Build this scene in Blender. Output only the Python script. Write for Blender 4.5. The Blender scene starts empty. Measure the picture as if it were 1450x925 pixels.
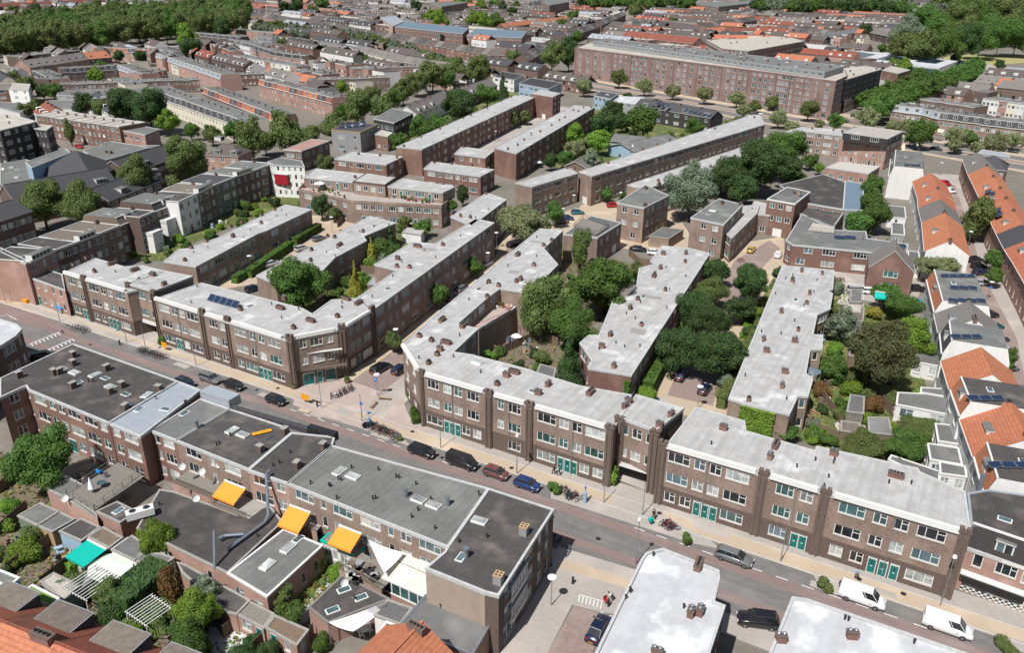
import bpy, math, random
from mathutils import Vector, Matrix
random.seed(7)
R_=random.Random(11)
# ------------------------------------------------------------ camera
SC=bpy.context.scene
F=1128.;CX=725.;CY=462.5;HC=66.;TH=math.atan(507/1128.);RO=math.radians(0.5)
ct,st=math.cos(TH),math.sin(TH);cr,sr=math.cos(RO),math.sin(RO)
cam_d=bpy.data.cameras.new('camera');cam=bpy.data.objects.new('camera',cam_d);SC.collection.objects.link(cam)
cam_d.sensor_width=36;cam_d.lens=F/1450*36;cam_d.clip_start=1;cam_d.clip_end=12000
r0=Vector((1,0,0));u0=Vector((0,st,ct));f0=Vector((0,ct,-st))
Rv=r0*cr+u0*sr;Uv=u0*cr-r0*sr
M=Matrix((Rv,Uv,-f0)).transposed().to_4x4();M.translation=(0,0,HC);cam.matrix_world=M
SC.camera=cam
# ------------------------------------------------------------ world, sun, exposure
SUN_EL=math.radians(56);SUN_AZ=math.radians(236)   # math angle of the direction towards the sun
W=bpy.data.worlds.new('World');SC.world=W;W.use_nodes=True
nt=W.node_tree;bg=nt.nodes['Background'];sky=nt.nodes.new('ShaderNodeTexSky');sky.sky_type='NISHITA'
sky.sun_disc=False;sky.sun_elevation=SUN_EL
sx,sy=math.cos(SUN_AZ),math.sin(SUN_AZ);sky.sun_rotation=math.atan2(sx,sy)%(2*math.pi)
sky.altitude=50;sky.air_density=1.2;sky.dust_density=1.5
nt.links.new(sky.outputs[0],bg.inputs[0]);bg.inputs[1].default_value=0.06
sd=bpy.data.lights.new('sun','SUN');sd.energy=4.9;sd.angle=math.radians(0.55);sd.color=(1,.98,.955)
sun=bpy.data.objects.new('sun',sd);SC.collection.objects.link(sun)
sv=Vector((sx*math.cos(SUN_EL),sy*math.cos(SUN_EL),math.sin(SUN_EL)))
sun.rotation_euler=sv.to_track_quat('Z','Y').to_euler();sun.location=sv*200
SC.view_settings.view_transform='Standard';SC.view_settings.look='None'
SC.view_settings.exposure=0.28;SC.view_settings.gamma=1
SC.cycles.volume_bounces=0
# ------------------------------------------------------------ survey helpers: photo pixel + height -> metres
def G(px,py,z=0.):
    u=(px-CX)/F;v=-(py-CY)/F
    u,v=(u*cr-v*sr,u*sr+v*cr)
    dy=ct+v*st;dz=-st+v*ct;t=(z-HC)/dz
    return (u*t,dy*t)
def P(x,y,z):
    dz=z-HC;yc=y*ct-dz*st;zc=y*st+dz*ct;u=x/yc;v=zc/yc
    u,v=(u*cr+v*sr,-u*sr+v*cr)
    return (CX+u*F,CY-v*F)
def GL(l,z=0.): return [G(p[0],p[1],z) for p in l]
COL=SC.collection
# ------------------------------------------------------------ materials
MT={}
def mat(n,c,rough=.85,c2=None,sc=1.2,amt=.5,sc2=None,c3=None,thr=None,bands=None,bump=0,metal=0,spec=.3,rnd=0,streak=None,trans=None,wear=None):
    m=bpy.data.materials.new(n);m.use_nodes=True;t=m.node_tree;N=t.nodes;L=t.links
    b=N['Principled BSDF'];b.inputs['Roughness'].default_value=rough;b.inputs['Metallic'].default_value=metal
    b.inputs['Specular IOR Level'].default_value=spec
    if trans: b.inputs['Transmission Weight'].default_value=trans
    if c2 is None: c2=tuple(x*.72 for x in c)
    pos=N.new('ShaderNodeNewGeometry').outputs['Position']
    no=N.new('ShaderNodeTexNoise');no.inputs['Scale'].default_value=sc;no.inputs['Detail'].default_value=5;no.inputs['Roughness'].default_value=.65
    L.new(pos,no.inputs['Vector'])
    r=N.new('ShaderNodeMapRange');r.inputs[1].default_value=.5-.25/max(amt,.01)*.5;r.inputs[2].default_value=.5+.25/max(amt,.01)*.5
    L.new(no.outputs[0],r.inputs[0])
    mx=N.new('ShaderNodeMix');mx.data_type='RGBA';L.new(r.outputs[0],mx.inputs[0]);mx.inputs[6].default_value=(*c,1);mx.inputs[7].default_value=(*c2,1)
    out=mx.outputs[2]
    if c3:
        n3=N.new('ShaderNodeTexNoise');n3.inputs['Scale'].default_value=sc2 or .25;n3.inputs['Detail'].default_value=4;L.new(pos,n3.inputs['Vector'])
        r3=N.new('ShaderNodeMapRange');r3.inputs[1].default_value=thr[0];r3.inputs[2].default_value=thr[1];L.new(n3.outputs[0],r3.inputs[0])
        m3=N.new('ShaderNodeMix');m3.data_type='RGBA';L.new(r3.outputs[0],m3.inputs[0]);L.new(out,m3.inputs[6]);m3.inputs[7].default_value=(*c3,1);out=m3.outputs[2]
    if bands:   # (angle deg, spacing m, width fraction, darkness, use z)
        a,sp,wf,dk,uz=bands
        mp=N.new('ShaderNodeMapping');mp.inputs['Rotation'].default_value=(0,0,-math.radians(a));L.new(pos,mp.inputs[0])
        sx_=N.new('ShaderNodeSeparateXYZ');L.new(mp.outputs[0],sx_.inputs[0])
        d=N.new('ShaderNodeMath');d.operation='DIVIDE';L.new(sx_.outputs[2 if uz else 0],d.inputs[0]);d.inputs[1].default_value=sp
        fr=N.new('ShaderNodeMath');fr.operation='FRACT';L.new(d.outputs[0],fr.inputs[0])
        lt=N.new('ShaderNodeMath');lt.operation='LESS_THAN';L.new(fr.outputs[0],lt.inputs[0]);lt.inputs[1].default_value=wf
        mu=N.new('ShaderNodeMath');mu.operation='MULTIPLY';L.new(lt.outputs[0],mu.inputs[0]);mu.inputs[1].default_value=dk
        mb=N.new('ShaderNodeMix');mb.data_type='RGBA';L.new(mu.outputs[0],mb.inputs[0]);L.new(out,mb.inputs[6]);mb.inputs[7].default_value=(*[x*.35 for x in c],1);out=mb.outputs[2]
    if streak:
        mp=N.new('ShaderNodeMapping');mp.inputs['Scale'].default_value=(1.2,1.2,.12);L.new(pos,mp.inputs[0])
        ns=N.new('ShaderNodeTexNoise');ns.inputs['Scale'].default_value=1.0;ns.inputs['Detail'].default_value=3;L.new(mp.outputs[0],ns.inputs['Vector'])
        rs=N.new('ShaderNodeMapRange');rs.inputs[1].default_value=.45;rs.inputs[2].default_value=.75;rs.inputs[4].default_value=streak;L.new(ns.outputs[0],rs.inputs[0])
        ms=N.new('ShaderNodeMix');ms.data_type='RGBA';L.new(rs.outputs[0],ms.inputs[0]);L.new(out,ms.inputs[6]);ms.inputs[7].default_value=(*[x*.5 for x in c],1);out=ms.outputs[2]
    if wear:   # long soft marks along a direction
        mp=N.new('ShaderNodeMapping');mp.vector_type='TEXTURE';mp.inputs['Rotation'].default_value=(0,0,math.radians(wear[0]));mp.inputs['Scale'].default_value=(14,.8,1);L.new(pos,mp.inputs[0])
        ns=N.new('ShaderNodeTexNoise');ns.inputs['Scale'].default_value=1.0;ns.inputs['Detail'].default_value=5;L.new(mp.outputs[0],ns.inputs['Vector'])
        rs=N.new('ShaderNodeMapRange');rs.inputs[1].default_value=.42;rs.inputs[2].default_value=.68;rs.inputs[4].default_value=wear[1];L.new(ns.outputs[0],rs.inputs[0])
        ms=N.new('ShaderNodeMix');ms.data_type='RGBA';L.new(rs.outputs[0],ms.inputs[0]);L.new(out,ms.inputs[6]);ms.inputs[7].default_value=(*[x*.6 for x in c],1);out=ms.outputs[2]
    if rnd:
        oi=N.new('ShaderNodeObjectInfo');hs=N.new('ShaderNodeHueSaturation')
        mr=N.new('ShaderNodeMapRange');mr.inputs[3].default_value=1-rnd;mr.inputs[4].default_value=1+rnd;L.new(oi.outputs['Random'],mr.inputs[0]);L.new(mr.outputs[0],hs.inputs['Value'])
        mh=N.new('ShaderNodeMapRange');mh.inputs[3].default_value=.5-rnd*.07;mh.inputs[4].default_value=.5+rnd*.07;L.new(oi.outputs['Random'],mh.inputs[0]);L.new(mh.outputs[0],hs.inputs['Hue'])
        L.new(out,hs.inputs['Color']);out=hs.outputs[0]
    L.new(out,b.inputs['Base Color'])
    if bump:
        bp=N.new('ShaderNodeBump');bp.inputs['Strength'].default_value=bump;bp.inputs['Distance'].default_value=.05;L.new(no.outputs[0],bp.inputs['Height']);L.new(bp.outputs[0],b.inputs['Normal'])
    MT[n]=m;return m
# walls
mat('brick',(.285,.208,.168),.9,(.165,.115,.092),sc=4,amt=.9,c3=(.32,.24,.19),sc2=.3,thr=(.42,.72),bump=.4,streak=.4,rnd=.08)
mat('brick_pier',(.17,.125,.10),.9,(.10,.075,.062),sc=4,amt=.9,streak=.4)
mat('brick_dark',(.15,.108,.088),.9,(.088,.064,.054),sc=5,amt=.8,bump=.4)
mat('brick_red',(.22,.128,.098),.9,(.145,.083,.066),sc=5,amt=.8,c3=(.30,.18,.14),sc2=.2,thr=(.5,.75),streak=.3,rnd=.1)
mat('brick_pink',(.36,.225,.18),.9,(.28,.165,.13),sc=4,amt=.6,c3=(.42,.27,.22),sc2=.3,thr=(.45,.7),streak=.2,rnd=.06)
mat('brick_purple',(.25,.155,.14),.9,(.165,.11,.10),sc=5,amt=.7,c3=(.27,.195,.175),sc2=.1,thr=(.45,.7),rnd=.05)
mat('brick_black',(.055,.05,.05),.85,(.035,.03,.03),sc=4,amt=.7,rnd=.1)
mat('wall_white',(.72,.71,.68),.8,(.62,.60,.57),sc=1.5,amt=.4,streak=.25,rnd=.06)
mat('wall_cream',(.70,.65,.53),.8,(.58,.52,.40),sc=1.5,amt=.4,streak=.2,rnd=.05)
mat('wall_tan',(.36,.29,.23),.85,(.30,.24,.19),sc=1.2,amt=.5,streak=.3)
mat('wall_pink',(.45,.29,.24),.85,(.38,.23,.19),sc=2,amt=.5,streak=.25,rnd=.1)
mat('wall_brown',(.20,.14,.11),.85,(.14,.10,.08),sc=4,amt=.7,streak=.3,rnd=.15)
mat('wall_grey',(.30,.30,.30),.85,(.22,.22,.22),sc=2,amt=.5,streak=.25,rnd=.1)
mat('wall_green',(.17,.20,.14),.85,(.11,.13,.09),sc=2,amt=.6,streak=.3)
mat('wall_blue',(.30,.42,.52),.8,(.24,.34,.44),sc=3,amt=.5,streak=.3)
mat('paint_red',(.35,.02,.03),.5)
# roofs
mat('roof_white',(.43,.422,.41),.8,(.33,.322,.31),sc=.6,amt=.9,wear=(60,.5),c3=(.56,.555,.545),sc2=.22,thr=(.58,.70),bands=(-30,1.05,.05,.3,False),bump=.15)
mat('patch_light',(.56,.555,.55),.8,sc=2,amt=.5);mat('patch_dark',(.30,.292,.28),.85,sc=2,amt=.6)
mat('roof_bright',(.47,.47,.48),.75,(.385,.385,.395),sc=.6,amt=.8,wear=(60,.2),c3=(.66,.66,.66),sc2=.3,thr=(.52,.66),bump=.1)
mat('roof_sand',(.42,.385,.33),.9,(.33,.30,.26),sc=1.2,amt=.6,c3=(.50,.47,.42),sc2=.25,thr=(.55,.7),rnd=.08)
mat('roof_black',(.075,.068,.064),.8,(.05,.046,.044),sc=1.0,amt=.6,c3=(.15,.125,.11),sc2=.35,thr=(.5,.8),bands=(60,1.0,.035,.6,False),bump=.2,rnd=.12)
mat('roof_grey',(.15,.15,.145),.85,(.105,.105,.10),sc=1.0,amt=.5,c3=(.22,.215,.20),sc2=.25,thr=(.5,.8),bands=(-30,1.0,.03,.5,False),bump=.15,rnd=.12)
mat('roof_greengrey',(.16,.16,.148),.85,(.115,.117,.107),sc=.9,amt=.5,c3=(.21,.21,.19),sc2=.2,thr=(.5,.8),bands=(-30,1.02,.05,.7,False),bump=.15)
mat('roof_brownfelt',(.18,.148,.12),.9,(.12,.10,.085),sc=1.5,amt=.8,rnd=.1)
mat('roof_blue',(.13,.19,.25),.6,(.14,.18,.22),sc=.8,amt=.4,bands=(60,.9,.06,.4,False))
mat('zinc',(.42,.45,.48),.45,(.34,.37,.40),sc=1,amt=.5,metal=.3)
mat('slate',(.075,.073,.078),.75,(.045,.045,.05),sc=3,amt=.7,bands=(0,.28,.15,.4,True),rnd=.1)
mat('tile_orange',(.46,.165,.088),.75,(.34,.122,.066),sc=1.6,amt=.9,c3=(.30,.12,.07),sc2=.5,thr=(.55,.8),bands=(0,.26,.2,.45,True),rnd=.07)
mat('tile_red',(.27,.085,.05),.8,(.19,.06,.04),sc=2.2,amt=.7,c3=(.12,.06,.045),sc2=.4,thr=(.5,.8),bands=(0,.26,.2,.4,True),rnd=.1)
mat('tile_brown',(.125,.103,.092),.8,(.078,.066,.06),sc=2,amt=.7,bands=(0,.28,.15,.4,True),rnd=.15)
mat('tile_grey',(.20,.18,.165),.8,(.14,.125,.115),sc=1.6,amt=.7,bands=(0,.28,.15,.4,True),rnd=.1)
# trim
mat('white',(.66,.65,.62),.5,(.58,.57,.54),sc=2,amt=.3,streak=.12)
mat('edge',(.50,.50,.49),.6,(.36,.36,.35),sc=2,amt=.6)
mat('stone',(.45,.42,.37),.8);mat('frame',(.72,.71,.68),.5,(.62,.61,.58),sc=3,amt=.3);mat('metal_dark',(.05,.052,.055),.5,metal=.5)
mat('metal',(.42,.45,.48),.35,metal=.7);mat('concrete',(.33,.31,.28),.85)
mat('teal',(.012,.16,.145),.45);mat('green_dark',(.012,.10,.07),.45)
def glass(n,c,rough=.08,c2=None):
    m=mat(n,c,rough,c2 or tuple(x*.5 for x in c),sc=.6,amt=.9,spec=.7,rnd=.35);return m
glass('glass_dark',(.028,.034,.04));glass('glass_blue',(.10,.16,.18),.1);glass('glass_curtain',(.46,.48,.45),.25,(.20,.22,.22));glass('glass_teal',(.06,.14,.14),.12)
mat('blind',(.25,.25,.27),.7);mat('solar',(.02,.035,.075),.15,(.015,.025,.05),sc=3,amt=.4,spec=.8);mat('solar_frame',(.35,.38,.42),.4,metal=.6)
mat('wood',(.20,.145,.10),.85,(.13,.095,.07),sc=5,amt=.8);mat('wood_grey',(.24,.22,.19),.9,(.16,.145,.125),sc=4,amt=.8,bands=(60,.16,.15,.5,False))
mat('wood_light',(.45,.30,.17),.8);mat('awning_orange',(.85,.28,.03),.7,(.80,.25,.03),sc=1,amt=.3);mat('awning_green',(.0,.38,.30),.7,(.0,.34,.27),sc=1,amt=.3)
mat('cloth_white',(.80,.80,.80),.8,(.74,.74,.75),sc=.6,amt=.4);mat('cloth_cream',(.70,.80,.66),.8);mat('cloth_blue',(.02,.30,.75),.7);mat('cloth_lime',(.45,.60,.03),.7);mat('cloth_peach',(.80,.60,.42),.8)
mat('water_pool',(.05,.30,.42),.1,(.04,.25,.38),sc=2,amt=.5)
# ground
mat('ground',(.21,.185,.16),.95,(.14,.125,.105),sc=.5,amt=.7,c3=(.145,.135,.105),sc2=.06,thr=(.5,.66),bump=.2)
mat('pavement',(.36,.325,.29),.9,(.29,.26,.235),sc=2.5,amt=.6,c3=(.42,.37,.33),sc2=.15,thr=(.5,.7),bump=.2)
mat('pave_tan',(.41,.34,.26),.9,(.38,.29,.20),sc=3,amt=.6,c3=(.50,.40,.29),sc2=.12,thr=(.5,.7),bump=.2)
mat('pave_pink',(.39,.315,.275),.9,(.32,.26,.225),sc=3,amt=.6,c3=(.45,.36,.32),sc2=.2,thr=(.5,.7),bump=.2)
mat('brick_road',(.27,.205,.18),.9,(.20,.15,.132),sc=2,amt=.8,c3=(.33,.265,.235),sc2=.12,thr=(.5,.75),bump=.2)
mat('asphalt_red',(.225,.165,.152),.9,(.19,.135,.122),wear=(-29.5,.4),sc=1.2,amt=.7,c3=(.27,.205,.19),sc2=.15,thr=(.5,.75))
mat('asphalt',(.175,.164,.156),.9,(.13,.122,.115),wear=(-29.5,.45),sc=.8,amt=.8,c3=(.22,.205,.19),sc2=.2,thr=(.5,.75),bump=.15)
mat('paint',(.72,.71,.68),.7,(.52,.51,.49),sc=4,amt=.8);mat('kerb',(.50,.48,.44),.85)
mat('grass',(.115,.135,.045),.95,(.075,.10,.03),sc=1.5,amt=.7,c3=(.26,.23,.11),sc2=.15,thr=(.5,.72),bump=.3)
mat('dry_grass',(.36,.31,.14),.95,(.24,.25,.09),sc=.3,amt=.7)
mat('soil',(.19,.145,.11),.95,(.12,.095,.07),sc=1.2,amt=.8,bump=.3)
mat('tiles_patio',(.48,.45,.40),.85,(.40,.37,.33),sc=2,amt=.5)
# foliage
def leaf(n,c,c2,rnd=.18):
    m=mat(n,tuple(x*1.1 for x in c),.6,c2,sc=.9,amt=1.0,rnd=rnd,spec=.25,c3=tuple(x*.8+y*.35 for x,y in zip(c,(.03,.02,.0))),sc2=.25,thr=(.45,.7))
    t=m.node_tree;b=t.nodes['Principled BSDF'];tr=t.nodes.new('ShaderNodeBsdfTranslucent');mx=t.nodes.new('ShaderNodeMixShader');mx.inputs[0].default_value=.25
    src=b.inputs['Base Color'].links[0].from_socket;t.links.new(src,tr.inputs[0])
    t.links.new(b.outputs[0],mx.inputs[1]);t.links.new(tr.outputs[0],mx.inputs[2]);t.links.new(mx.outputs[0],t.nodes['Material Output'].inputs[0])
leaf('leaf_green',(.105,.19,.038),(.05,.105,.022));leaf('leaf_dark',(.068,.122,.036),(.036,.07,.023));leaf('leaf_lime',(.19,.31,.04),(.10,.19,.028))
leaf('leaf_grey',(.21,.26,.17),(.13,.175,.11));leaf('leaf_cream',(.27,.29,.15),(.13,.17,.06));leaf('leaf_yellow',(.33,.29,.05),(.19,.20,.035));leaf('leaf_copper',(.105,.10,.045),(.055,.075,.026));leaf('leaf_brown',(.22,.12,.045),(.12,.08,.03))
leaf('leaf_olive',(.15,.195,.06),(.085,.125,.036))
mat('bark',(.12,.095,.07),.95,sc=4)
mat('skin',(.50,.30,.21),.6);mat('hair',(.04,.025,.018),.7)
def paint_mat(n,c): 
    m=mat(n,c,.25,tuple(x*.96 for x in c),sc=.5,amt=.2,spec=.6);m.node_tree.nodes['Principled BSDF'].inputs['Coat Weight'].default_value=.6;return m
for n,c in dict(car_black=(.012,.012,.014),car_grey=(.13,.135,.14),car_silver=(.38,.39,.40),car_white=(.75,.75,.75),car_blue=(.012,.035,.12),car_navy=(.01,.015,.04),car_brown=(.13,.055,.045),car_red=(.42,.01,.02),car_green=(.0,.09,.08),car_teal=(.02,.12,.17),car_gold=(.50,.33,.05)).items(): paint_mat(n,c)
mat('tyre',(.018,.018,.018),.9);mat('rim',(.35,.36,.37),.35,metal=.8);mat('lamp_red',(.35,.01,.01),.3);mat('lamp_clear',(.6,.6,.6),.15);mat('plastic_black',(.02,.02,.022),.6)
mat('sign_blue',(.02,.16,.50),.5);mat('sign_red',(.55,.01,.01),.5);mat('sign_orange',(.75,.33,.02),.6);mat('lamp_white',(.75,.76,.78),.4);mat('pipe',(.33,.39,.44),.35,metal=.6)
# ------------------------------------------------------------ mesh builder
class MB:
    def __init__(s): s.v=[];s.f=[];s.m=[];s.ms=[]
    def mi(s,m):
        if m not in s.ms: s.ms.append(m)
        return s.ms.index(m)
    def face(s,pts,m):
        i=len(s.v);s.v+= [tuple(p) if len(p)==3 else (p[0],p[1],0) for p in pts];s.f.append(tuple(range(i,i+len(pts))));s.m.append(s.mi(m))
    def box(s,x0,y0,z0,x1,y1,z1,m,mtop=None,rz=0,c=(0,0),bottom=True):
        ps=[(x0,y0),(x1,y0),(x1,y1),(x0,y1)]
        if rz: 
            a,b=math.cos(rz),math.sin(rz);ps=[(c[0]+(x-c[0])*a-(y-c[1])*b,c[1]+(x-c[0])*b+(y-c[1])*a) for x,y in ps]
        s.prism(ps,z0,z1,m,mtop,bottom)
    def prism(s,ps,z0,z1,m,mtop=None,bottom=True):
        i=len(s.v);n=len(ps);a=s.mi(m);t=s.mi(mtop) if mtop else a
        s.v+=[(p[0],p[1],z0) for p in ps]+[(p[0],p[1],z1) for p in ps]
        for k in range(n): j=(k+1)%n;s.f.append((i+k,i+j,i+n+j,i+n+k));s.m.append(a)
        s.f.append(tuple(i+n+k for k in range(n)));s.m.append(t)
        if bottom: s.f.append(tuple(i+n-1-k for k in range(n)));s.m.append(a)
    def tube(s,p,q,r,m,n=6,r2=None,cap=True):
        p=Vector(p);q=Vector(q);d=(q-p).normalized();u=d.orthogonal().normalized();w=d.cross(u);i=len(s.v);a=s.mi(m);r2=r if r2 is None else r2
        for c,rr in((p,r),(q,r2)):
            for k in range(n): an=2*math.pi*k/n;s.v.append(tuple(c+(u*math.cos(an)+w*math.sin(an))*rr))
        for k in range(n): j=(k+1)%n;s.f.append((i+k,i+j,i+n+j,i+n+k));s.m.append(a)
        if cap: s.f.append(tuple(i+n-1-k for k in range(n)));s.f.append(tuple(i+n+k for k in range(n)));s.m+=[a,a]
    def lathe(s,prof,m,n=12,c=(0,0,0)):
        i=len(s.v);a=s.mi(m)
        for r,z in prof:
            for k in range(n): an=2*math.pi*k/n;s.v.append((c[0]+r*math.cos(an),c[1]+r*math.sin(an),c[2]+z))
        for q in range(len(prof)-1):
            for k in range(n): j=(k+1)%n;s.f.append((i+q*n+k,i+q*n+j,i+(q+1)*n+j,i+(q+1)*n+k));s.m.append(a)
    def mesh(s,n,smooth=False):
        me=bpy.data.meshes.new(n);me.from_pydata(s.v,[],s.f)
        for m in s.ms: me.materials.append(MT[m])
        me.polygons.foreach_set('material_index',s.m)
        if smooth: me.polygons.foreach_set('use_smooth',[True]*len(s.f))
        me.update();return me
def ob(n,me,par=None,loc=(0,0,0),rz=0,sc=None,rot=None):
    o=bpy.data.objects.new(n,me);COL.objects.link(o);o.location=loc
    if rot: o.rotation_euler=rot
    elif rz: o.rotation_euler=(0,0,rz)
    if sc: o.scale=sc if not isinstance(sc,(int,float)) else (sc,sc,sc)
    if par: o.parent=par
    return o
def tag(o,label=None,cat=None,group=None,kind=None):
    if label: o['label']=label
    if cat: o['category']=cat
    if group: o['group']=group
    if kind: o['kind']=kind
    return o
def thing(n,label,cat,loc,rz=0,group=None): return tag(ob(n,None,None,loc,rz),label,cat,group)
def dup(o,par=None,**k):
    c=o.copy();COL.objects.link(c)
    if par: c.parent=par
    for ch in list(o.children): dup(ch,c)
    return c
ORD=['first','second','third','fourth','fifth','sixth','seventh','eighth','ninth','tenth','eleventh','twelfth','thirteenth','fourteenth','fifteenth','sixteenth','seventeenth','eighteenth','nineteenth','twentieth']
ORD+=['twenty-'+w for w in ORD[:9]]+['thirtieth']+['thirty-'+w for w in ORD[:9]]+['fortieth']
def area(p): return .5*sum(p[i][0]*p[(i+1)%len(p)][1]-p[(i+1)%len(p)][0]*p[i][1] for i in range(len(p)))
def ccw(p): return p if area(p)>0 else p[::-1]
def offs(p,d):   # offset a ccw polygon inwards by d
    n=len(p);o=[]
    for i in range(n):
        a,b,c=Vector(p[i-1]),Vector(p[i]),Vector(p[(i+1)%n]);e1=(b-a).normalized();e2=(c-b).normalized()
        n1=Vector((-e1.y,e1.x));n2=Vector((-e2.y,e2.x));k=1+n1.dot(n2)
        q=b+(n1+n2)*(d/max(k,.3));o.append((q.x,q.y))
    return o
# ------------------------------------------------------------ windows, doors (shared meshes)
FB={'W':'Wwnm','C':'CWwnm','B':'BWwnm','F':'Fwnm','O':'Onm','n':'nms','Z':'Zm','w':'wnm','m':'ms','P':'Pm','T':'T','D':'D','s':'s','G':'GK','K':'KD'}
WS={'w':(2.15,1.5,2),'m':(1.1,1.5,1),'O':(2.2,1.95,1),'W':(2.95,1.5,2),'n':(1.5,1.5,1),'s':(.85,1.5,0),'T':(1.0,1.9,0),'D':(1.0,2.45,-1),'B':(3.2,2.1,2),'G':(2.5,2.3,-2),'F':(2.0,1.6,1),'Z':(1.7,1.2,1),'C':(3.0,1.5,3),'P':(2.0,2.2,1),'K':(2.0,2.45,-3)}
WC={}
GL_=['glass_dark','glass_dark','glass_blue','glass_curtain','glass_curtain','glass_teal']
def winmesh(k,near,g,fr):
    key=(k,near,g,fr)
    if key in WC: return WC[key]
    w,h,mu=WS[k];m=MB();p=MB();t=.09 if mu>=0 else .08;x=w/2
    if not near:t=.12
    y0,y1=.05,.14
    m.box(-x,y0,0,-x+t,y1,h,fr);m.box(x-t,y0,0,x,y1,h,fr);m.box(-x+t,y0,0,x-t,y1,t,fr);m.box(-x+t,y0,h-t,x-t,y1,h,fr)
    if mu>=0:
        if near: m.box(-x-.06,-.09,-.10,x+.06,.05,-.003,'stone')
        if mu==1: m.box(-.05,y0+.004,t,.05,y1-.004,h-t,fr)
        if mu==3:
            for q in(-.25,0,.25): m.box(w*q-.04,y0+.004,t,w*q+.04,y1-.004,h-t,fr)
        if mu==2: m.box(-x*.42,y0+.004,t,-x*.42+.08,y1-.004,h-t,fr);m.box(x*.42-.08,y0+.004,t,x*.42,y1-.004,h-t,fr)
        if near and mu>0: m.box((x*.42 if mu==2 else .05),y0+.008,h*.62,x-t,y1-.008,h*.62+.06,fr)
        p.face([(-x+t,.10,t),(x-t,.10,t),(x-t,.10,h-t),(-x+t,.10,h-t)],g)
    elif mu in(-1,-3):
        n=1 if mu==-1 else 2;top=2.08
        m.box(-x+t,y0+.004,top,x-t,y1-.004,top+.07,fr)
        p.face([(-x+t,.10,top+.07),(x-t,.10,top+.07),(x-t,.10,h-t),(-x+t,.10,h-t)],'glass_curtain')
        for q in range(n):
            a=-x+t+q*(w-2*t)/n;b=a+(w-2*t)/n
            m.box(a+.01,.07,.03,b-.01,.12,top,g)
            if mu==-3: p.face([(a+.2,.06,.9),(b-.2,.06,.9),(b-.2,.06,top-.2),(a+.2,.06,top-.2)],'glass_dark')
            else: m.box((a+b)/2-.12,.055,1.0,(a+b)/2+.12,.069,1.1,'frame');m.box((a+b)/2-.1,.055,1.4,(a+b)/2+.1,.069,1.75,'glass_dark')
    else:
        for q in range(5): m.box(-x+t,.07+.006*(q%2),t+q*(h-2*t)/5,x-t,.12,t+(q+1)*(h-2*t)/5,g)
    if near:
        WC[key]=(m.mesh('window_frame'),p.mesh('pane') if p.f else None)
    else:
        i=len(m.v);m.v+=p.v
        for f,mm in zip(p.f,p.m): m.f.append(tuple(a+i for a in f));m.m.append(m.mi(p.ms[mm]))
        WC[key]=(m.mesh('window'),None)
    return WC[key]
def addwin(par,k,x,y,z,rz,near,g=None,fr='frame'):
    mu=WS[k][2]
    if g is None: g='teal' if mu in(-1,-3) else ('frame' if mu==-2 else R_.choice(GL_))
    a,b=winmesh(k,near,g,fr);o=ob('door' if mu<0 else 'window',a,par,(x,y,z),rz)
    if b: ob('pane',b,o)
    return o
def wallface(m,p0,p1,z0,z1,ops,wm,bands=None,dep=.16):
    """wall from p0 to p1 (outside on the right) with recessed openings ops=(u0,u1,z0,z1)"""
    L=math.dist(p0,p1);dx,dy=(p1[0]-p0[0])/L,(p1[1]-p0[1])/L;ix,iy=-dy,dx
    us=sorted(set([0,L]+[round(o[0],3) for o in ops]+[round(o[1],3) for o in ops]));zs=sorted(set([z0,z1]+[round(o[2],3) for o in ops]+[round(o[3],3) for o in ops]+([b[0] for b in bands if z0<b[0]<z1] if bands else [])))
    pt=lambda u,z,d=0:(p0[0]+dx*u+ix*d,p0[1]+dy*u+iy*d,z)
    for j in range(len(zs)-1):
        zc=(zs[j]+zs[j+1])/2;mm=wm
        if bands:
            for b in bands:
                if zc<b[0]: mm=b[1];break
        run=None
        for i in range(len(us)-1):
            uc=(us[i]+us[i+1])/2
            hole=any(o[0]-1e-3<uc<o[1]+1e-3 and o[2]-1e-3<zc<o[3]+1e-3 for o in ops)
            if hole:
                if run is not None: m.face([pt(run,zs[j]),pt(us[i],zs[j]),pt(us[i],zs[j+1]),pt(run,zs[j+1])],mm);run=None
            elif run is None: run=us[i]
        if run is not None: m.face([pt(run,zs[j]),pt(L,zs[j]),pt(L,zs[j+1]),pt(run,zs[j+1])],mm)
    for (a,b,c,d) in ops:
        m.face([pt(a,c),pt(b,c),pt(b,c,dep),pt(a,c,dep)],wm);m.face([pt(a,d,dep),pt(b,d,dep),pt(b,d),pt(a,d)],wm)
        m.face([pt(a,c),pt(a,c,dep),pt(a,d,dep),pt(a,d)],wm);m.face([pt(b,c,dep),pt(b,c),pt(b,d),pt(b,d,dep)],wm)
BW={'w':2.9,'m':1.7,'O':2.9,'W':4.3,'n':2.5,'s':1.9,'T':2.0,'D':1.3,'B':4.4,'G':3.6,'F':3.2,'Z':2.9,'C':4.4,'P':3.2,'K':2.6,'_':1.2,'N':2.9}
def layout(pat,u0,u1,stretch=True):
    w=[BW[c] for c in pat];S=sum(w);k=(u1-u0)/S;u=u0;o=[]
    for c,x in zip(pat,w):
        if c!='_': o.append((c,u+x*k/2,min(1,x*k/BW[c]*1.0)))
        u+=x*k
    return o
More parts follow.
